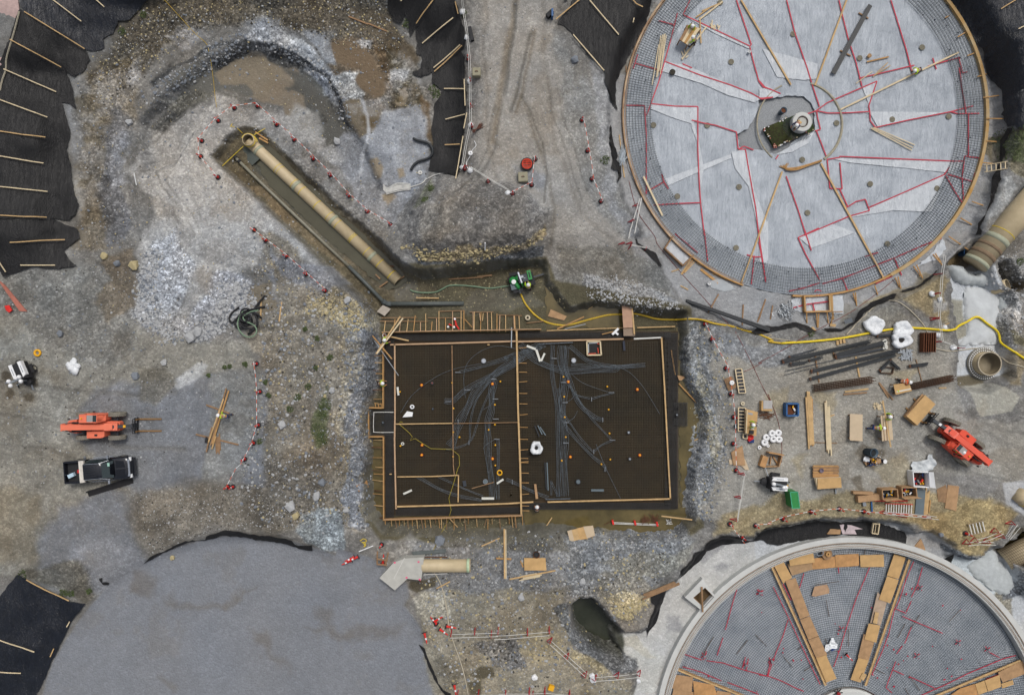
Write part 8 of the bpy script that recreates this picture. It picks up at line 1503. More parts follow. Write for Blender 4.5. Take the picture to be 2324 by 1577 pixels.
for ln in YB.split('\n'):
 nm,lab,cat,t,xy,wh,mk=ln.split('|');x0,y0,x1,y1=map(float,xy.split());w_,h_=map(float,wh.split());nm={'blue_machine_cover':'blue_tarp','blue_machine':'plate_compactor','paper_rail':'loose_board'}.get(nm,nm)
 a=Gt(t,x0,y0);b=Gt(t,x1,y1);mz=max(hgt(a.lerp(b,k/6).x,a.lerp(b,k/6).y)-a.lerp(b,k/6).z for k in range(7));lf=mz+h_/2+(.12 if cat in('timber','rebar bundle')else.02);a.z+=lf;b.z+=lf;gp_={'rebar bundle':'rebar bundles in the right yard','timber':'yard timbers','block':'small wood blocks'}.get(cat)
 if cat=='rebar bundle' and w_>.1:
  m=MB();n_=max(2,int(w_/.055));d=(b-a).normalized();sd3=V3((-d.y,d.x,0));rg=random.Random(int(x0))
  for k in range(n_*2):o_=sd3*((k%n_+.5)/n_-.5)*w_*(1 if k<n_ else.7)+Z3*(0 if k<n_ else.07);m.beam(a+o_+d*rg.uniform(-.15,.15),b+o_+d*rg.uniform(-.15,.15)-sd3*rg.uniform(-.03,.03),.05,.05)
  T=thing(nm,lab,cat,a,0,gp_);part('bars',m,MM[mk],T,True);part('rusty_end',MB().beam(a-d*.12,a+d*.03,w_*.95,.14),REBR,T,True)
 elif w_>.29 and mk in 'wld':
  m=MB();d=(b-a).normalized();s_=V3((-d.y,d.x,0));rg=random.Random(int(x0))
  for k in range(4):m.beam(a+s_*w_*(k/3-.5)+d*rg.uniform(-.3,.3),b+s_*w_*(k/3-.5)+d*rg.uniform(-.3,.3),w_/3.3,h_*rg.uniform(.6,1))
  solo(nm,m,MM[mk],lab,cat,gp_)
 else:solo(nm,MB().beam(a,b,w_,h_),MM[mk],lab,cat,gp_)
def table(t,pts,zt_,lab,mt,name='plywood_table',extra=(),th=.08,legs=True):
 c_=Gt(t,sum(p[0]for p in pts)/len(pts),sum(p[1]for p in pts)/len(pts));T=thing(name,lab,'table',c_);P_=[PZ(*px(t,*p),c_.z+zt_)for p in pts];P2=[(p.x,p.y)for p in P_];ar=sum(P2[i][0]*P2[(i+1)%len(P2)][1]-P2[(i+1)%len(P2)][0]*P2[i][1]for i in range(len(P2)))
 part('top',MB().prism(P2 if ar>0 else P2[::-1],c_.z+zt_-th,c_.z+zt_),mt,T,True)
 if legs:
  for p in P_:q=p.lerp(V3((c_.x,c_.y,p.z)),.12);part('leg',MB().beam((q.x,q.y,hgt(q.x,q.y)),(q.x,q.y,c_.z+zt_-th),.09,.09),WOODD,T,True)
 for nm,a,b,w_,h_,mt2 in extra:A_=Wp(t,*a,0);A_=PZ(*px(t,*a),c_.z+zt_+h_/2+.005);B_=PZ(*px(t,*b),c_.z+zt_+h_/2+.005);part(nm,MB().beam(A_,B_,w_,h_),mt2,T,True)
 return T
table('b',[(60,670),(395,690),(392,1395),(50,1375)],.45,'plain pale plywood sheet table in the middle of the right yard',PLYL,extra=(('cross_lath',(60,1370),(392,1390),.08,.03,PLYL),))
table('b',[(880,715),(1150,740),(1210,1365),(920,1400)],.8,'plank covered table with two workers in lime vests',PLYD,extra=[('plank',(895,725),(938,1400),.15,.05,PLYL),('plank',(960,722),(1010,1390),.16,.05,PLYL),('plank',(1035,725),(1085,1385),.14,.05,PLYL),('plank',(1110,735),(1165,1370),.3,.05,PLYL),('long_plank',(930,320),(1145,1560),.12,.06,WOOD)])
table('P',[(455,905),(690,965),(660,1460),(430,1400)],.85,'amber plywood work table with drill and papers by the black framed panels',PLY,extra=(('drill',(520,1370),(600,1385),.3,.2,BLK),('notebook',(550,1290),(610,1290),.22,.06,WHT_),('bar_tool',(545,1210),(615,1240),.06,.05,BLK),('side_lath',(470,930),(450,1400),.08,.06,WOODL),('plate',(490,990),(585,1010),.16,.02,GRY)))
table('c',[(1765,920),(2000,890),(2045,1015),(1800,1075)],.7,'small plywood table standing over the right rebar cage',PLY,extra=(('ruler',(1810,1030),(2030,985),.1,.02,FOAM),('green_rag',(1830,1020),(1850,1015),.1,.04,HVY)))
table('P',[(770,735),(990,755),(985,945),(765,940)],.55,'plywood box with grey board on top and brown bars beneath',PLY,'plywood_box',(('grey_board',(805,815),(990,815),.72,.03,M('grey_lid',(168,166,164))),),.5,False)
m=MB();rg=random.Random(4)
for k in range(16):a=rg.uniform(-.6,.6);p_=Gt('P',880+rg.uniform(-110,110),1000+rg.uniform(-50,90),.06+.04*rg.random());d=V3((cos(a),sin(a),0))*.45;m.beam(p_-d,p_+d,.04,.03)
solo('bar_tangle',m,REBR,'brown bent bars scattered below the grey topped plywood box','rebar offcuts')
def framed(t,pts,n_,lab):
 c_=Gt(t,sum(p[0]for p in pts)/4,sum(p[1]for p in pts)/4);T=thing('framed_panel',lab,'form panel',c_,0,'black panels in timber frames');A_,B_,C_,D_=[PZ(*px(t,*p),c_.z+.25)for p in pts]
 m=MB().prism([(p.x,p.y)for p in(D_,C_,B_,A_)],c_.z+.12,c_.z+.2);part('panel',m,M('blue_black_panel',(44,48,58),.5,.15,3),T,True)
 for a,b in((A_,D_),(B_,C_)):part('stile',MB().beam(a,b,.09,.12),WOODL,T,True)
 for k in range(n_+1):part('rail',MB().beam(A_.lerp(D_,k/n_),B_.lerp(C_,k/n_),.07,.11),WOODL,T,True)
framed('P',[(225,85),(355,72),(440,570),(300,575)],7,'upper timber framed black panel with seven bays, tilted');framed('P',[(290,875),(440,880),(418,1362),(285,1358)],7,'lower timber framed black panel beside the work table');framed('P',[(390,1410),(470,1430),(470,1515),(385,1500)],1,'small black tray beside the red bag below the work table')
pl_=thing('pallet','slatted timber pallet with a round white lid under the tape','pallet',Gt('P',120,380))
for k in range(7):part('slat',MB().beam(Gt('P',-5+15*k,305+36*k,.2),Gt('P',155+14*k,240+33*k,.2),.13,.04),WOODD,pl_,True)
for k in range(3):part('bearer',MB().beam(Gt('P',10+72*k,300-28*k,.1),Gt('P',90+72*k,510-40*k,.1),.1,.1),WOODD,pl_,True)
ringroll(Gt('P',152,362,.25),.21,.03,.1,WHT_,'round_lid','round white lid lying on the slatted pallet','lid')
for k,(x,y)in enumerate(((972,1400),(1097,1388),(853,1483),(997,1517),(1113,1522),(818,1590))):ringroll(Gt('P',x,y,.03+(.12 if k in(0,3)else 0)),.3,.09,.22,WHT_,'white_roll',['upper middle','upper right','left middle','lower middle','lower right','lowest left'][k]+' white roll of the pallet group in the right yard','roll','white rolls on the pallet')
ringroll(Gt('R',120,122,.03),.17,.07,.12,WHT_,'white_roll','small unwinding white roll at the lower left of the rolls','roll');ringroll(Gt('R',305,85,.03),.14,.06,.12,WHT_,'white_roll','small white roll with a tail at the lower right of the rolls','roll');ringroll(Gt('P',370,790,.03),.18,.06,.18,M('cream_roll',(196,186,162)),'hose_coil','cream coil between the two framed black panels','coil')
bucket(Gt('P',225,1245),.15,.4,BLUD,'dark bucket on the tape line left of the framed panel',BLK);solo('tool_bag',MB().rock(Gt('P',535,1500,.15),.32,random.Random(2),.8),RED,'red bag on the ground below the work table','bag');solo('dark_case',MB().beam(Gt('P',500,1560,.15),Gt('P',600,1560,.15),.3,.3),BLF,'dark blue case below the red bag','case')
def openbox(t,pts,h_,lab,mt,inner,name='open_box',cat='box',junk=0,lid=None,th=.08):
 c_=Gt(t,sum(p[0]for p in pts)/4,sum(p[1]for p in pts)/4);T=thing(name,lab,cat,c_);P_=[PZ(*px(t,*p),c_.z+h_)for p in pts]
 for a,b in zip(P_,P_[1:]+P_[:1]):part('side',MB().beam((a.x,a.y,c_.z+h_/2),(b.x,b.y,c_.z+h_/2),th,h_),mt,T,True)
 m=MB().prism([(p.x,p.y)for p in P_][::-1],c_.z+.03,c_.z+h_*.35);part('load',m,inner,T,True);rg=random.Random(int(pts[0][0]))
 for k in range(junk):u_,v_=rg.uniform(.1,.9),rg.uniform(.15,.85);q=P_[0].lerp(P_[1],u_).lerp(P_[3].lerp(P_[2],u_),v_);q.z=c_.z+h_*.55;a=rg.uniform(0,3);d=V3((cos(a),sin(a),0))*rg.uniform(.06,.22);part('tool',MB().beam(q-d,q+d,rg.uniform(.05,.14),.08),rg.choice([YELC,WHT_,RED,BLK,GRY,YELC,BLF]),T,True)
 if lid:A_=[PZ(*px(t,*p),c_.z+h_*(1.1 if k_<2 else 1.35))for k_,p in enumerate(lid)];part('lid',MB().add(A_,[(0,1,2,3)]).add([p-Z3*.04 for p in A_],[(3,2,1,0)]),mt,T,True)
 return T
openbox('P',[(1290,795),(1530,795),(1530,1040),(1290,1045)],.7,'blue steel skip with rusty load in the middle of the right yard',BLU,RUST,'steel_skip','skip',3,None,.13)
openbox('Q',[(1360,690),(1660,695),(1670,985),(1385,970)],.9,'white tool chest with open lid and yellow tools inside',WHT_,M('dark_brown_load',(60,34,30)),'tool_chest','tool chest',12,[(1660,690),(1680,985),(1795,1000),(1755,695)])
for k,(y,mt2)in enumerate(((765,REDT),(930,REDT))):pass
openbox('Q',[(770,1035),(1060,1020),(1075,1195),(790,1225)],.9,'left plywood tool box with open flap and mixed tools',PLYD,M('dark_box_load',(44,44,46)),'tool_box','tool box',12,[(790,1225),(1075,1200),(1180,1225),(860,1255)]);openbox('Q',[(1150,990),(1420,990),(1440,1165),(1160,1185)],.9,'right plywood tool box with open flap and mixed tools',PLYD,M('dark_box_load',(44,44,46)),'tool_box','tool box',12,[(1160,1185),(1440,1165),(1540,1195),(1210,1215)])
solo('red_skid',MB().beam(Gt('Q',610,1240,.1),Gt('Q',1250,1240,.1),.1,.1),RED,'long red skid beam under the plywood tool boxes','skid')
gb=thing('green_box','green steel box with pale green rim at the lower left of the right yard','steel box',Gt('R',830,1270));g_=gb.location.z;P_=[PZ(*px('R',x,y),g_+1.3)for x,y in((800,1105),(965,1100),(1010,1450),(845,1455))];part('body',MB().prism([(p.x,p.y)for p in P_][::-1],g_,g_+1.3),GRN,gb,True)
for a,b in zip(P_,P_[1:]+P_[:1]):part('rim',MB().beam(a,b,.07,.05),M('pale_green_rim',(66,156,120)),gb,True)
tf=thing('timber_trough','three sided brown timber form standing above the lowered light tower','form',Gt('R',420,420));g_=tf.location.z
for nm,pts,h_ in(('back_wall',[(340,240),(670,300)],.7),('left_wall',[(270,320),(190,550)],.5),('right_wall',[(625,320),(560,545)],.6),('front_wall',[(185,552),(575,540)],.35),('brace',[(430,330),(560,530)],.15),('divider',[(385,325),(365,500)],.2)):
 a,b=[PZ(*px('R',*p),g_+h_)for p in pts];part(nm,MB().beam(a-Z3*h_/2,b-Z3*h_/2,.09 if nm!='left_wall' else.5,h_),PLYO if nm[0]in 'bl' else PLYD,tf,True)
pk=thing('plank_stack','stack of brown planks with a round bundle in the right yard','planks',Gt('R',1590,650));rg=random.Random(6)
for k in range(11):part('plank',MB().beam(Gt('R',1285+rg.uniform(-8,22),530+23*k,.3+rg.uniform(0,.08)),Gt('R',1860+rg.uniform(-30,10),535+22*k,.3+rg.uniform(0,.08)),.13,.12),rg.choice([WOODO,WOODD,PLYO]),pk,True)
bucket(Gt('R',1475,625,.42),.18,.14,M('purple_grey_wire',(110,100,116)),'grey purple wire bundle lying on the brown plank stack',None,None,'wire_bundle','wire')
p3=thing('plywood_stack','leaning stack of pale plywood against the brown plank stack','plywood',Gt('R',1640,900),0,'plywood stacks')
for k,pts in enumerate([[(1330,790),(1900,770),(1905,1000),(1370,980)],[(1360,800),(1910,780),(1915,1010),(1390,1020)],[(1405,805),(1915,785),(1930,1005),(1400,1040)]]):q=p3.location.z+.5+.1*k;P2=[(PZ(*px('R',*p),q).x,PZ(*px('R',*p),q).y)for p in pts];part('sheet',MB().prism(P2[::-1],q-.08,q),[PLYL,WOODL,PLY][k],p3,True)
solo('trolley_leg',MB().beam(Gt('R',1790,1030,.1),Gt('R',1800,1135,.1),.1,.1),GRY,'grey metal stand leg sticking out below the plywood stack','stand')
bucket(Gt('Q',460,300,0),.38,1.0,BLUD,'large slate blue barrel tipped outwards beside the mixing mess',M('barrel_dark',(36,40,44)),(.22,.02,1),'barrel','barrel');bucket(Gt('Q',760,475,0),.17,.42,BLF,'dark blue bucket with white lid right of the mixing mess',None,(.15,0,1),'bucket','bucket',WHT_)
ms=thing('mixing_board','plywood board heaped with bags, cord and tools near the barrel','work board',Gt('Q',570,480));P2=[Gt('Q',x,y,.15)for x,y in((400,490),(700,360),(760,510),(480,590))];zz=max(p.z for p in P2);part('board',MB().prism([(p.x,p.y)for p in P2][::-1],zz-.05,zz),PLYD,ms,True);rg=random.Random(8)
for k in range(22):q=P2[0].lerp(P2[1],rg.random()).lerp(P2[3].lerp(P2[2],rg.random()),rg.random());a=rg.uniform(0,3);d=V3((cos(a),sin(a),0))*rg.uniform(.08,.3);q.z=zz+.08;part('item',MB().beam(q-d,q+d,rg.uniform(.05,.16),.1),[BLK,WOODD,REBR,YELC,BLF,WHT_,DGR][k%7],ms,True)
for k,(x,y)in enumerate(((460,445),(620,370))):solo('white_bag',MB().rock(Gt('Q',x,y,.35),.26,random.Random(k),.6),BAGW,['left','right'][k]+' small white bag on the mixing board','bag')
m=MB();P_=[Gt('Q',x,y)for x,y in((1330,480),(1430,480),(1510,460),(1600,430),(1620,340),(1690,345),(1700,420),(1760,460),(1740,560),(1650,660),(1560,690),(1400,680),(1310,650),(1295,560))];vs,fs_=cdt([(p.x,p.y)for p in P_],.16);m.v=[(x,y,hgt(x,y)+.12+abs(float(fbm(np.array([x]),np.array([y]),.5,2,77)[0]))*.7)for x,y in vs];m.f=[tuple(f)for f in fs_];solo('plastic_heap',m,M('crumpled_clear_plastic',(190,196,200),.4,.12,3),'crumpled clear plastic heap above the white tool chest','plastic',None,True)
bag(Gt('I',762,642),.85,.75,.5,'white bulk bag standing alone below the liner ribbon',12,False);bag(Gt('I',946,668),.8,.75,.55,'upper white bulk bag of the pair over the yellow hose',21,False);bag(Gt('I',938,738),.85,.7,.6,'lower white bulk bag with black contents beside the rebar bundles',33)
cgm=lambda t,a,b,wd,lab:cage(t,a,b,wd,lab)
def cage(t,a,b,wd,lab):
 A_=Gt(t,*a,.1);B_=Gt(t,*b,.1);T=thing('rebar_cage',lab,'rebar cage',A_,0,'long rebar cages');d=(B_-A_).normalized();s_=V3((-d.y,d.x,0));m=MB()
 for z_ in(0,.35):
  for k in range(5):m.beam(A_+s_*wd*(k/4-.5)+Z3*z_,B_+s_*wd*(k/4-.5)+Z3*z_+d*.25*(k%2),.05,.04)
 part('long_bars',m,REBD,T,True);m=MB();n_=int((B_-A_).length/.2)
 for k in range(n_):q=A_.lerp(B_,(k+.3)/n_);m.beam(q-s_*wd/2+Z3*.38,q+s_*wd/2+Z3*.38,.035,.03);m.beam(q-s_*wd/2,q-s_*wd/2+Z3*.38,.03,.03)
 part('stirrups',m,REBD,T,True)
cage('c',(530,975),(1420,845),.55,'long flat rebar cage below the rebar bundles');cage('I',(895,1075),(1285,992),.5,'long rebar cage running under the small plywood table')
rk_=thing('rust_basket','rusty red toothed basket standing on the yard by the pale hose','steel basket',Gt('I',1112,755));q=Gt('I',1112,755)
for k in range(6):part('plate',MB().beam(q+V3((-.5+.2*k,-.85,.35)),q+V3((-.45+.2*k,.85,.35)),.07,.6),RUST,rk_,True)
part('teeth',(lambda m:[m.beam(q+V3((-.62,-.8+.14*k,.1)),q+V3((-.4,-.8+.14*k,.25)),.05,.05)for k in range(12)]and m)(MB()),REBR,rk_,True)
m=MB();rg=random.Random(15)
for k in range(90):q=Gt('I',180+rg.gauss(0,26),545+rg.gauss(0,28),.05+rg.uniform(0,.35));a=rg.uniform(0,3.1);d=V3((cos(a),sin(a),rg.uniform(-.4,.4)))*.16;m.beam(q-d,q+d,.05,.05)
solo('support_heap',m,GRY,'heap of grey rebar chairs left of the bottom keyway box','rebar chairs')
m=MB()
for k in range(50):q=Gt('c',1940+rg.uniform(-80,95),470+rg.uniform(-75,65),.06+rg.uniform(0,.1));a=rg.choice([.2,1.7])+rg.uniform(-.2,.2);d=V3((cos(a),sin(a),0))*.2;m.beam(q-d,q+d,.08,.05)
solo('stake_heap',m,GRY,'flat pile of grey metal stakes below the white bulk bags','stakes')
m=MB()
for k in range(22):q=Gt('c',1635+rg.uniform(-28,30),310+rg.uniform(-65,75),.25+rg.uniform(0,.1));m.rock(q,.09,rg)
solo('glove_heap',m,FOAM,'scatter of cream caps at the end of the thick rebar bundle','caps')
solo('offcut_pile',(lambda m:[m.box(Gt('b',810+rg.gauss(0,60),460+rg.gauss(0,50),.05),(rg.uniform(.1,.3),.1,.06),rg.uniform(0,3))for k in range(26)]and m)(MB()),WOODL,'scatter of small sawn offcuts above the plank table','offcuts')
fr_=thing('bar_square','dark square bar frame between the angled rebar pair','bar frame',Gt('c',1670,700));P_=[Gt('c',x,y,.15)for x,y in((1580,655),(1765,665),(1745,755),(1560,740))]
for a,b in zip(P_,P_[1:]+P_[:1]):part('bar',MB().beam(a,b,.1,.1),REBD,fr_,True)
def ladder(t,a,b,wd,lab,mt,n_,z_=.15):
 A_=Gt(t,*a,z_);B_=Gt(t,*b,z_);T=thing('ladder',lab,'ladder',A_);d=(B_-A_).normalized();s_=V3((-d.y,d.x,0))*wd/2
 for k in(-1,1):part('rail',MB().beam(A_+s_*k,B_+s_*k,.06,.08),mt,T,True)
 for k in range(n_):q=A_.lerp(B_,(k+.5)/n_);part('rung',MB().beam(q-s_,q+s_,.08,.04),PVC if mt is not WOODL else WOODL,T,True)
ladder('Q',(820,1385),(1350,1405),.85,'red railed step ladder lying below the tool boxes',RED,11);ladder('D',(1510,1130),(1665,1105),.8,'pale ladder bridging the liner at the right rim of the upper base',WOODL,5,.3);ladder('h',(690,310),(980,240),.95,'pale ladder lying on the yellow rock beside a red cone',M('grey_timber',(150,134,110)),5)
ts=thing('timber_trestle','grey timber trestle frame left of the concrete block','trestle',Gt('K',865,670));
for a,b in(((832,615),(830,700)),((905,622),(885,705)),((828,665),(900,675)),((828,700),(895,706))):part('timber',MB().beam(Gt('K',*a,.7),Gt('K',*b,.5),.12,.1),WOODD,ts,True)
def block(t,x,y,s_,h_,rz,lab):
 T=thing('concrete_block',lab,'concrete block',Gt(t,x,y),rz,'square concrete blocks');P(T,'block',CONCY,sect([(0,[(-s_,-s_),(s_,-s_),(s_,s_),(-s_,s_)]),(h_-.05,[(-s_,-s_),(s_,-s_),(s_,s_),(-s_,s_)]),(h_,[(-s_+.05,-s_+.05),(s_-.05,-s_+.05),(s_-.05,s_-.05),(-s_+.05,s_-.05)])]));P(T,'lifting_eye',RUST,MB().tube([(-.12,0,h_),(-.06,0,h_+.12),(.06,0,h_+.12),(.12,0,h_)],.03,6))
block('B',1497,498,.36,.6,0,'grey concrete block standing beside the road barrier');block('C',110,1195,.42,.6,.05,'grey concrete block below the red wheel on the mound')
rw=thing('grating_tub','round tub of red grating with black rim on the mound','tub',Gt('C',137,1105));P(rw,'rim',BLK,MB().lathe((0,0,0),[(.5,0),(.55,.1),(.55,.35),(.44,.4),(.42,.1)],24));P(rw,'grating',M('orange_red_bar',(200,66,44)),(lambda m:[m.beam((-.38,-.3+.15*k,.36),(.38,-.3+.15*k,.36),.07,.05)for k in range(5)]and m)(MB()).beam((0,-.42,.38),(0,.42,.38),.05,.04));P(rw,'ring',M('orange_red_bar',(200,66,44)),MB().lathe((0,0,0),[(.45,.34),(.45,.4),(.38,.4)],24))
for i,(t,pts,lf,mt,lab)in enumerate([('L',[(118,660),(262,660),(268,742),(120,742)],.3,PLY,'pale plywood pile below the slab bottom edge'),('K',[(690,175),(760,140),(772,185),(706,215)],.15,PLYO,'small brown plywood square left of the slab braces'),('G',[(1505,1490),(1580,1445),(1600,1577),(1520,1577)],.2,PLYD,'crooked brown plywood pieces at the left of the right yard'),('L',[(1490,0),(1600,0),(1625,70),(1600,70),(1560,30),(1495,35)],.1,PLYL,'pale plywood offcut below the crooked brown pieces'),('M',[(1265,170),(1340,180),(1320,345),(1245,325)],.1,PLYD,'weathered planked panel right of the tool boxes'),('M',[(1190,200),(1250,170),(1290,300),(1200,280)],.05,WOODD,'dark weathered boards left of the planked panel'),('M',[(455,500),(480,465),(548,470),(545,500)],.3,PLYD,'small brown board stack on the liner above the ring wall'),('M',[(540,432),(620,440),(695,465),(640,470),(655,500),(560,500)],.15,M('pinkish_sheet',(186,172,176)),'crumpled pinkish sheet on the liner above the ring wall'),('M',[(1035,590),(1085,530),(1115,600),(1105,640),(1070,610)],.1,PLYD,'arrow shaped timber pallet right on the grey gravel by the liner'),('M',[(390,470),(450,495),(440,515),(410,515)],.1,FILML,'small white film piece left on the liner'),('E',[(-20,330),(30,370),(180,548),(130,545)],.1,M('dull_red_board',(164,104,90)),'long faded red plank panel at the far left edge'),('A',[(-40,0),(120,0),(130,70),(80,260),(30,420),(-40,470)],.15,M('pinkish_concrete',(172,150,146)),'pinkish concrete slab at the top left corner'),('E',[(30,510),(60,505),(80,540),(60,555),(40,540)],.25,RED,'crumpled red bag near the faded red planks')]):
 P_=[Gt(t,*p,lf)for p in pts];zz=sum(p.z for p in P_)/len(P_);P2=[(p.x,p.y)for p in P_];ar=sum(P2[k][0]*P2[(k+1)%len(P2)][1]-P2[(k+1)%len(P2)][0]*P2[k][1]for k in range(len(P2)));n_=len(P2)
 if ar<0:P2=P2[::-1];P_=P_[::-1]
 solo('concrete_slab' if 'slab at' in lab else('plastic_bag' if 'bag' in lab else 'plywood_sheet'),MB().add([(p.x,p.y,p.z-.1)for p in P_]+[tuple(p)for p in P_],[tuple(range(n_))[::-1],tuple(range(n_,2*n_))]+[(k,(k+1)%n_,n_+(k+1)%n_,n_+k)for k in range(n_)]),mt,lab,'slab' if 'slab at' in lab else('bag' if 'bag' in lab else 'plywood'))
wh=thing('white_bag','cluster of white bags in the left yard below the rubble','bags',Gt('T',1790,480));rg=random.Random(31)
for x,y,r_ in((1700,430,.36),(1790,400,.34),(1870,470,.32),(1820,560,.42),(1740,500,.36)):part('bag',MB().rock(Gt('T',x,y,.15),r_,rg,.6),BAGW,wh,True,True)
solo('white_bag',MB().rock(Gt('T',1800,310,.12),.26,rg,.6),BAGW,'single small white bag above the white bag cluster','bag')
for i,(t,x,y,r_,mt,lab)in enumerate([('A',862,820,.32,STONE,'white boulder alone in the left basin'),('E',697,178,.38,STONEY,'pale boulder below the left bank liner'),('E',895,238,.5,STONEY,'large pale boulder by the brown puddle in the left yard'),('E',783,225,.3,STONED,'blue grey boulder left of the large pale one'),('E',1275,718,.5,STONE,'flat pale boulder at the foot of the white rubble'),('E',1322,680,.45,STONE,'upright pale boulder at the foot of the white rubble'),('E',402,697,.3,STONED,'blue grey boulder in the left yard centre'),('E',905,978,.38,STONED,'grey boulder at the left of the brown gravel patch'),('E',1098,890,.3,STONE,'pale boulder on the brown gravel patch'),('F',195,1305,.4,STONE,'white boulder on the rocky ledge left of the pit'),('F',530,1075,.3,STONE,'white boulder beside the green plants on the ledge'),('F',630,470,.36,STONE,'pale boulder on the ochre top of the ledge'),('K',250,312,.45,STONE,'large pale boulder on the lower rocky ledge'),('K',458,155,.35,STONED,'blue grey boulder on the lower rocky ledge'),('K',425,245,.4,STONE,'pale boulder between two others on the lower ledge'),('K',622,340,.3,STONE,'pale boulder right on the lower ledge'),('K',285,378,.35,STONEY,'ochre boulder on the lower rocky ledge'),('L',508,820,.32,STONE,'pale boulder above the green pond'),('L',97,922,.34,STONE,'pale boulder left of the pond ground'),('L',540,1010,.28,STONED,'grey stone standing in the green pond'),('L',190,1458,.3,WHT_,'white block shaped stone near the bottom edge'),('F',1553,1,.01,STONE,None),('C',458,398,.36,STONED,'grey boulder beside the torn liner sheet'),('B',562,945,.35,STONE,'pale boulder in the round basin near the puddle'),('M',1222,503,.22,STONED,'small grey stone left on the yellow rock'),('J',1155,657,.22,STONEY,'small ochre stone on the upper rim of the gravel pad'),('K',1250,540,.5,STONED,'dark blue boulder in the mud below the slab'),('L',578,1475,.3,BAGW,'white sack below the pond rock'),('L',880,1480,.24,BAGW,'small white sack beside the pale concrete at the bottom'),('L',575,1445,.26,BAGW,'white sack just above the other one at the bottom')]):
 if lab:solo('sack' if mt is BAGW else 'boulder',MB().rock(Gt(t,x,y,r_*.3),r_,random.Random(40+i),.8),mt,lab,'sack' if mt is BAGW else 'boulder')
solo('yellow_case',MB().beam(Gt('L',282,1520,.15),Gt('L',316,1530,.15),.45,.3),YELC,'yellow case near the bottom edge below the pond rock','case');bucket(Gt('G',1352,362),.15,.35,WHT_,'white bucket on the clear film below the upper base');bucket(Gt('C',400,0,0),.15,.35,WHT_,'white bucket with red at the very top beside the torn liner',RED)
bucket(Gt('I',1345,163,0),.32,.7,BLU,'blue barrel in the brown hole beside the large sloping pipe',BLK,(.3,.05,1),'barrel','barrel');bucket(Gt('L',200,628,0),.28,.5,REBR,'rusty round drum above the pale plywood pile',BLK,None,'drum','drum')
m=MB();rg=random.Random(12)
for k in range(40):a=rg.uniform(.2,1.1);q=Gt('B',1495,865,.1+rg.uniform(0,.25));d=V3((cos(a),sin(a),rg.uniform(-.1,.1)))*rg.uniform(.3,.75);m.beam(q-d*.6,q+d,.03,.03)
solo('branch_heap',m,M('reddish_twig',(92,58,46)),'brown heap of branches beside the road barrier','branches');m=MB()
for k in range(14):a=rg.uniform(0,3);q=t1t('C',1112,484,.12+rg.uniform(0,.2));d=V3((cos(a),sin(a),0))*.25;m.beam(q-d,q+d,.12,.1)
solo('tool_bag',m,M('dark_olive_bag',(54,50,42)),'dark tool bag lying on the left of the film','bag');m=MB()
for k in range(36):q=Gt('C',778+rg.uniform(-14,16),1025+rg.uniform(-28,70),.1+rg.uniform(0,.2));a=1.2+rg.uniform(-.5,.5);d=V3((cos(a),sin(a),0))*.5;m.beam(q-d,q+d,.04,.03)
solo('bar_tangle',m,REBG,'grey coated bars heaped against the left rim of the upper base','rebar offcuts')
ls=thing('liner_rail_cage','small timber crate cage lying on the liner above the ring wall','crate',Gt('M',780,462));P_=[Gt('M',x,y,.35)for x,y in((765,428),(808,432),(795,498),(755,492))]
for a,b in zip(P_,P_[1:]+P_[:1]):part('bar',MB().beam(a,b,.09,.2),WOODL,ls,True)
part('mid_bar',MB().beam(P_[0].lerp(P_[1],.5),P_[3].lerp(P_[2],.5),.05,.06),WOODL,ls,True);ls.name='timber_crate'
# -- LOOSE STONE AND PLANTS
def scatter(name,mat,zones,seed):
 rg=np.random.default_rng(seed);V=[];F=[];o=0;base=[]
 for k in range(6):
  b=MB().rock((0,0,0),1.0,random.Random(k+seed),.7);base.append((np.array(b.v),b.f))
 for poly,n_,r0,r1 in zones:
  P2=poly;xs=[p[0]for p in P2];ys=[p[1]for p in P2];c_=0;tries=0
  while c_<n_ and tries<n_*6:
   tries+=1;u,v=rg.uniform(min(xs),max(xs)),rg.uniform(min(ys),max(ys));ins=False
   for i in range(len(P2)):
    a=P2[i];b=P2[(i+1)%len(P2)]
    if(a[1]>v)!=(b[1]>v)and u<(b[0]-a[0])*(v-a[1])/(b[1]-a[1])+a[0]:ins=not ins
   if not ins:continue
   u+=rg.normal(0,5);v+=rg.normal(0,5)
   p=Gd(u,v);r_=.9*r0+(.85*r1-r0)*rg.random()**4;th=rg.uniform(0,6.28);bv,bf=base[int(rg.integers(6))]
   x=bv[:,0]*cos(th)*r_*rg.uniform(.7,1.3)-bv[:,1]*sin(th)*r_;y=bv[:,0]*sin(th)*r_+bv[:,1]*cos(th)*r_*rg.uniform(.7,1.2)
   V.append(np.stack([x+p.x,y+p.y,bv[:,2]*r_+p.z+r_*.15],-1));F+=[(f[0]+o,f[1]+o,f[2]+o)if len(f)==3 else tuple(i+o for i in f)for f in bf];o+=len(bv);c_+=1
 m=MB();m.v=np.concatenate(V).tolist();m.f=F;ob=link(name,m,mat);tag(ob,kind='stuff');return ob
RUB1=[(312,620),(345,560),(368,575),(352,650),(365,735),(420,765),(380,778),(305,720)];RUB2=[(500,635),(560,640),(592,700),(540,735),(440,778),(430,760),(490,700)];RUB3=[(1330,630),(1420,630),(1530,680),(1550,705),(1440,705),(1330,675)]
LED=[(560,510),(740,650),(840,700),(836,1200),(600,1200),(540,1110),(590,800)];BASIN=[(170,150),(330,30),(880,0),(960,250),(990,380),(900,520),(740,650),(560,640),(460,780),(300,760),(170,600)];TOPB=[(330,0),(880,0),(930,100),(850,120),(600,50),(450,70),(240,250),(200,180)]
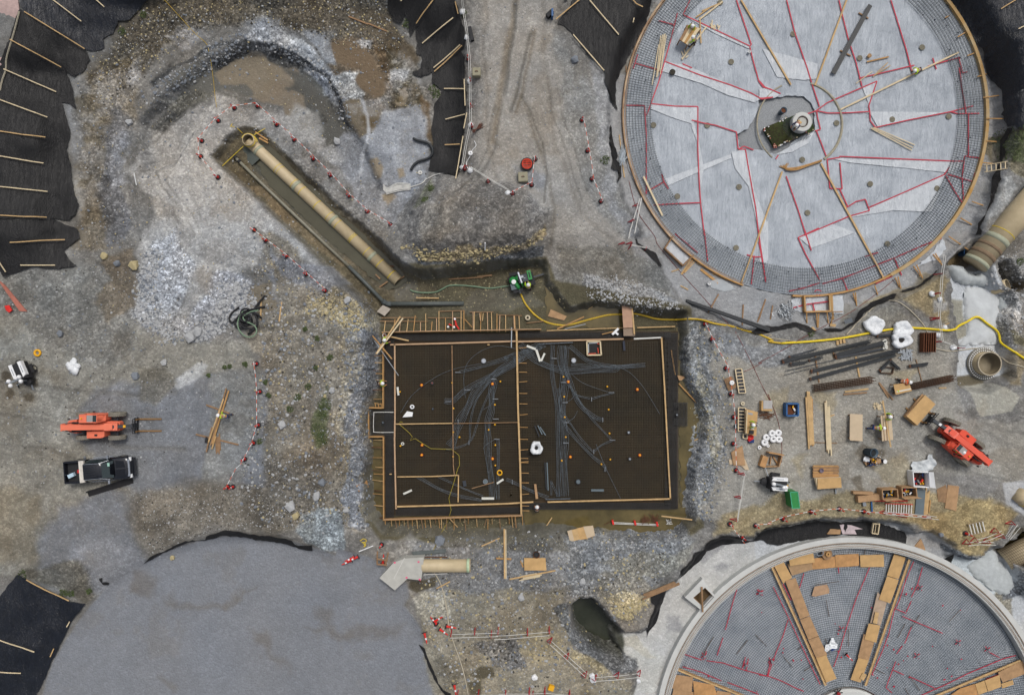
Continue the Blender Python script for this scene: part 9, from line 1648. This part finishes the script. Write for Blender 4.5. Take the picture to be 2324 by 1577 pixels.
BOT=[(950,1230),(1570,1190),(1480,1350),(1300,1480),(1440,1570),(1010,1570),(960,1400)];RBK=[(1565,730),(1650,760),(1660,900),(1650,1100),(1600,1190),(1575,1150),(1600,950)];ROADP=[(1070,0),(1250,0),(1400,330),(1530,680),(1300,650),(1250,480),(900,540),(950,440),(1060,380)];LY=[(0,610),(300,600),(560,770),(590,860),(300,1100),(0,1100)];RY=[(1600,740),(2150,740),(2200,950),(2324,960),(2324,1150),(1600,1190)];ARC=D('A',[(880,700),(1000,600),(1100,520),(1300,400),(1400,300),(1600,240),(1774,230),(1774,330),(1600,310),(1400,380),(1180,520),(940,720)])+D('B',[(0,330),(200,360),(400,480),(520,560),(600,760),(680,900),(640,720),(560,520),(440,400),(250,300),(0,230)]);DK=[(300,1110),(560,1110),(720,1180),(600,1200),(480,1200),(340,1265)];RE=[(2250,560),(2324,560),(2324,760),(2240,740)]
scatter('pale_stones',STONE,[(RUB1,900,.035,.2),(RUB2,1100,.035,.24),(RUB3,700,.04,.17),(BASIN,1000,.03,.12),(LED,1300,.03,.18),(BOT,1000,.03,.17),(RBK,500,.03,.15),(ROADP,500,.025,.07),(LY,450,.025,.12),(RY,350,.02,.07),(ARC,260,.05,.18),(DK,500,.03,.1),(TOPB,500,.03,.12),(RE,160,.05,.2),([(2240,650),(2324,650),(2324,760),(2250,740)],150,.05,.2)],1)
scatter('blue_grey_stones',STONED,[(BASIN,900,.04,.15),(LED,900,.04,.2),(BOT,1100,.04,.18),(RBK,500,.04,.18),(ROADP,300,.03,.09),(LY,500,.03,.14),(ARC,600,.05,.2),(RUB1,250,.05,.2),(RUB2,250,.05,.2),([(840,650),(845,700),(836,1200),(790,1200),(780,760)],500,.05,.22)],2)
scatter('ochre_stones',STONEY,[(TOPB,700,.03,.12),(BASIN,700,.03,.1),(LED,600,.03,.14),(BOT,700,.03,.16),([(905,555),(1000,572),(1180,560),(1240,515),(1230,545),(1090,595),(960,595)],350,.05,.2),([(700,670),(820,690),(820,760),(720,720)],260,.05,.18),(D('L',[(680,960),(960,950),(830,1110)]),160,.05,.22),(RBK,220,.03,.14)],3)
scatter('dark_stones',M('dark_stone',(66,64,60),.95,.3,5),[(TOPB,900,.03,.14),(BASIN,220,.03,.1),(LED,700,.03,.14),(BOT,600,.03,.14),(ROADP,200,.02,.07),(LY,400,.03,.1),(RY,250,.02,.06),(DK,500,.03,.1),(D('K',[(1480,1240),(1774,1180),(1774,1420),(1600,1380)]),50,.06,.2)],4)
scatter('pit_stones',M('muddy_stone',(150,142,112),.9,.2,5),[([(930,620),(1240,600),(1280,690),(1200,700),(880,700)],450,.03,.11),([(880,1180),(1180,1180),(1190,1215),(880,1215)],260,.03,.1),([(1560,780),(1600,900),(1580,1100),(1556,900)],120,.04,.12)],5)
def plant(t,x,y,r_,lab,seed,grp='green weeds on bare ground'):
 rg=random.Random(seed);m=MB();c_=Gt(t,x,y)
 for k in range(int(24+r_*80)):
  a=rg.uniform(0,6.28);d=r_*math.sqrt(rg.random());z_=rg.uniform(.03,.25+r_*.15)*(1-.5*d/r_);q=V3((c_.x+d*cos(a),c_.y+d*sin(a),0));q.z=hgt(q.x,q.y)+z_;s_=rg.uniform(.05,.11);b_=rg.uniform(0,6.28);u=V3((cos(b_),sin(b_),rg.uniform(-.3,.3)))*s_;v=V3((-sin(b_),cos(b_),rg.uniform(-.4,.4)))*s_*.5
  m.add([q-u,q-v,q+u,q+v],[(0,1,2,3)])
 solo('weed',m,MESHM,lab,'plant',grp)
for i,(t,x,y,r_,lab)in enumerate([('F',480,1165,.6,'upper large green clump on the ledge beside the slab'),('F',460,1240,.4,'middle narrow green clump on the ledge'),('F',440,1340,.65,'lower large green clump on the ledge'),('F',460,1395,.5,'lowest green clump on the ledge'),('F',430,728,.22,'small green tuft high on the ledge'),('F',350,665,.2,'small green tuft near the ledge top left'),('F',515,855,.28,'green tuft on the right of the ledge'),('F',370,1050,.3,'dark green tuft left of the large clumps'),('F',300,1120,.3,'green tuft at mid ledge left'),('F',245,1200,.3,'green tuft left of the white boulder'),('F',85,1020,.25,'green tuft beside the second yard cone'),('F',105,1108,.22,'green tuft below the second yard cone'),('F',45,1415,.25,'green tuft beside the fourth yard cone'),('F',420,925,.2,'small tuft on the ledge centre'),('E',1505,920,.2,'left green tuft above the gravel pile'),('E',1540,915,.2,'middle green tuft above the gravel pile'),('E',1645,900,.25,'green tuft left of the first yard cone'),('E',1400,975,.18,'small green tuft beside the pale gravel patch'),('J',150,770,.45,'green shrub at the top of the lower left liner'),('J',430,890,.4,'green weeds over the batten of the lower left liner'),('J',480,895,.3,'green weeds right of the first on the liner edge'),('J',600,880,.25,'green tuft at the liner corner by the pad'),('B',1190,1260,.3,'green tuft on the mound edge'),('B',1150,1335,.3,'green tuft lower on the mound edge'),('B',1210,600,.5,'green moss clump on the cliff below the liner'),('B',1230,640,.4,'second green clump on the cliff below the liner'),('B',1030,160,.35,'green clump beside the upper liner edge'),('B',1410,100,.3,'green weeds beside the top of the road barrier'),('C',660,1075,.4,'green clump left of the upper round base'),('D',1690,890,.7,'large green grass clump at the right edge above'),('D',1740,960,.7,'right green grass clump at the right edge'),('D',1690,1040,.6,'lower green grass clump at the right edge'),('A',820,215,.35,'green patch at the toe of the navy liner'),('A',960,100,.3,'small green patch at the top left bank'),('I',350,690,.35,'green weeds at the liner ribbon below the keyway box'),('I',1745,215,.35,'green clump at the right edge by the pipe'),('A',1480,1270,.01,None)]):
 if lab:plant(t,x,y,r_,lab,i)
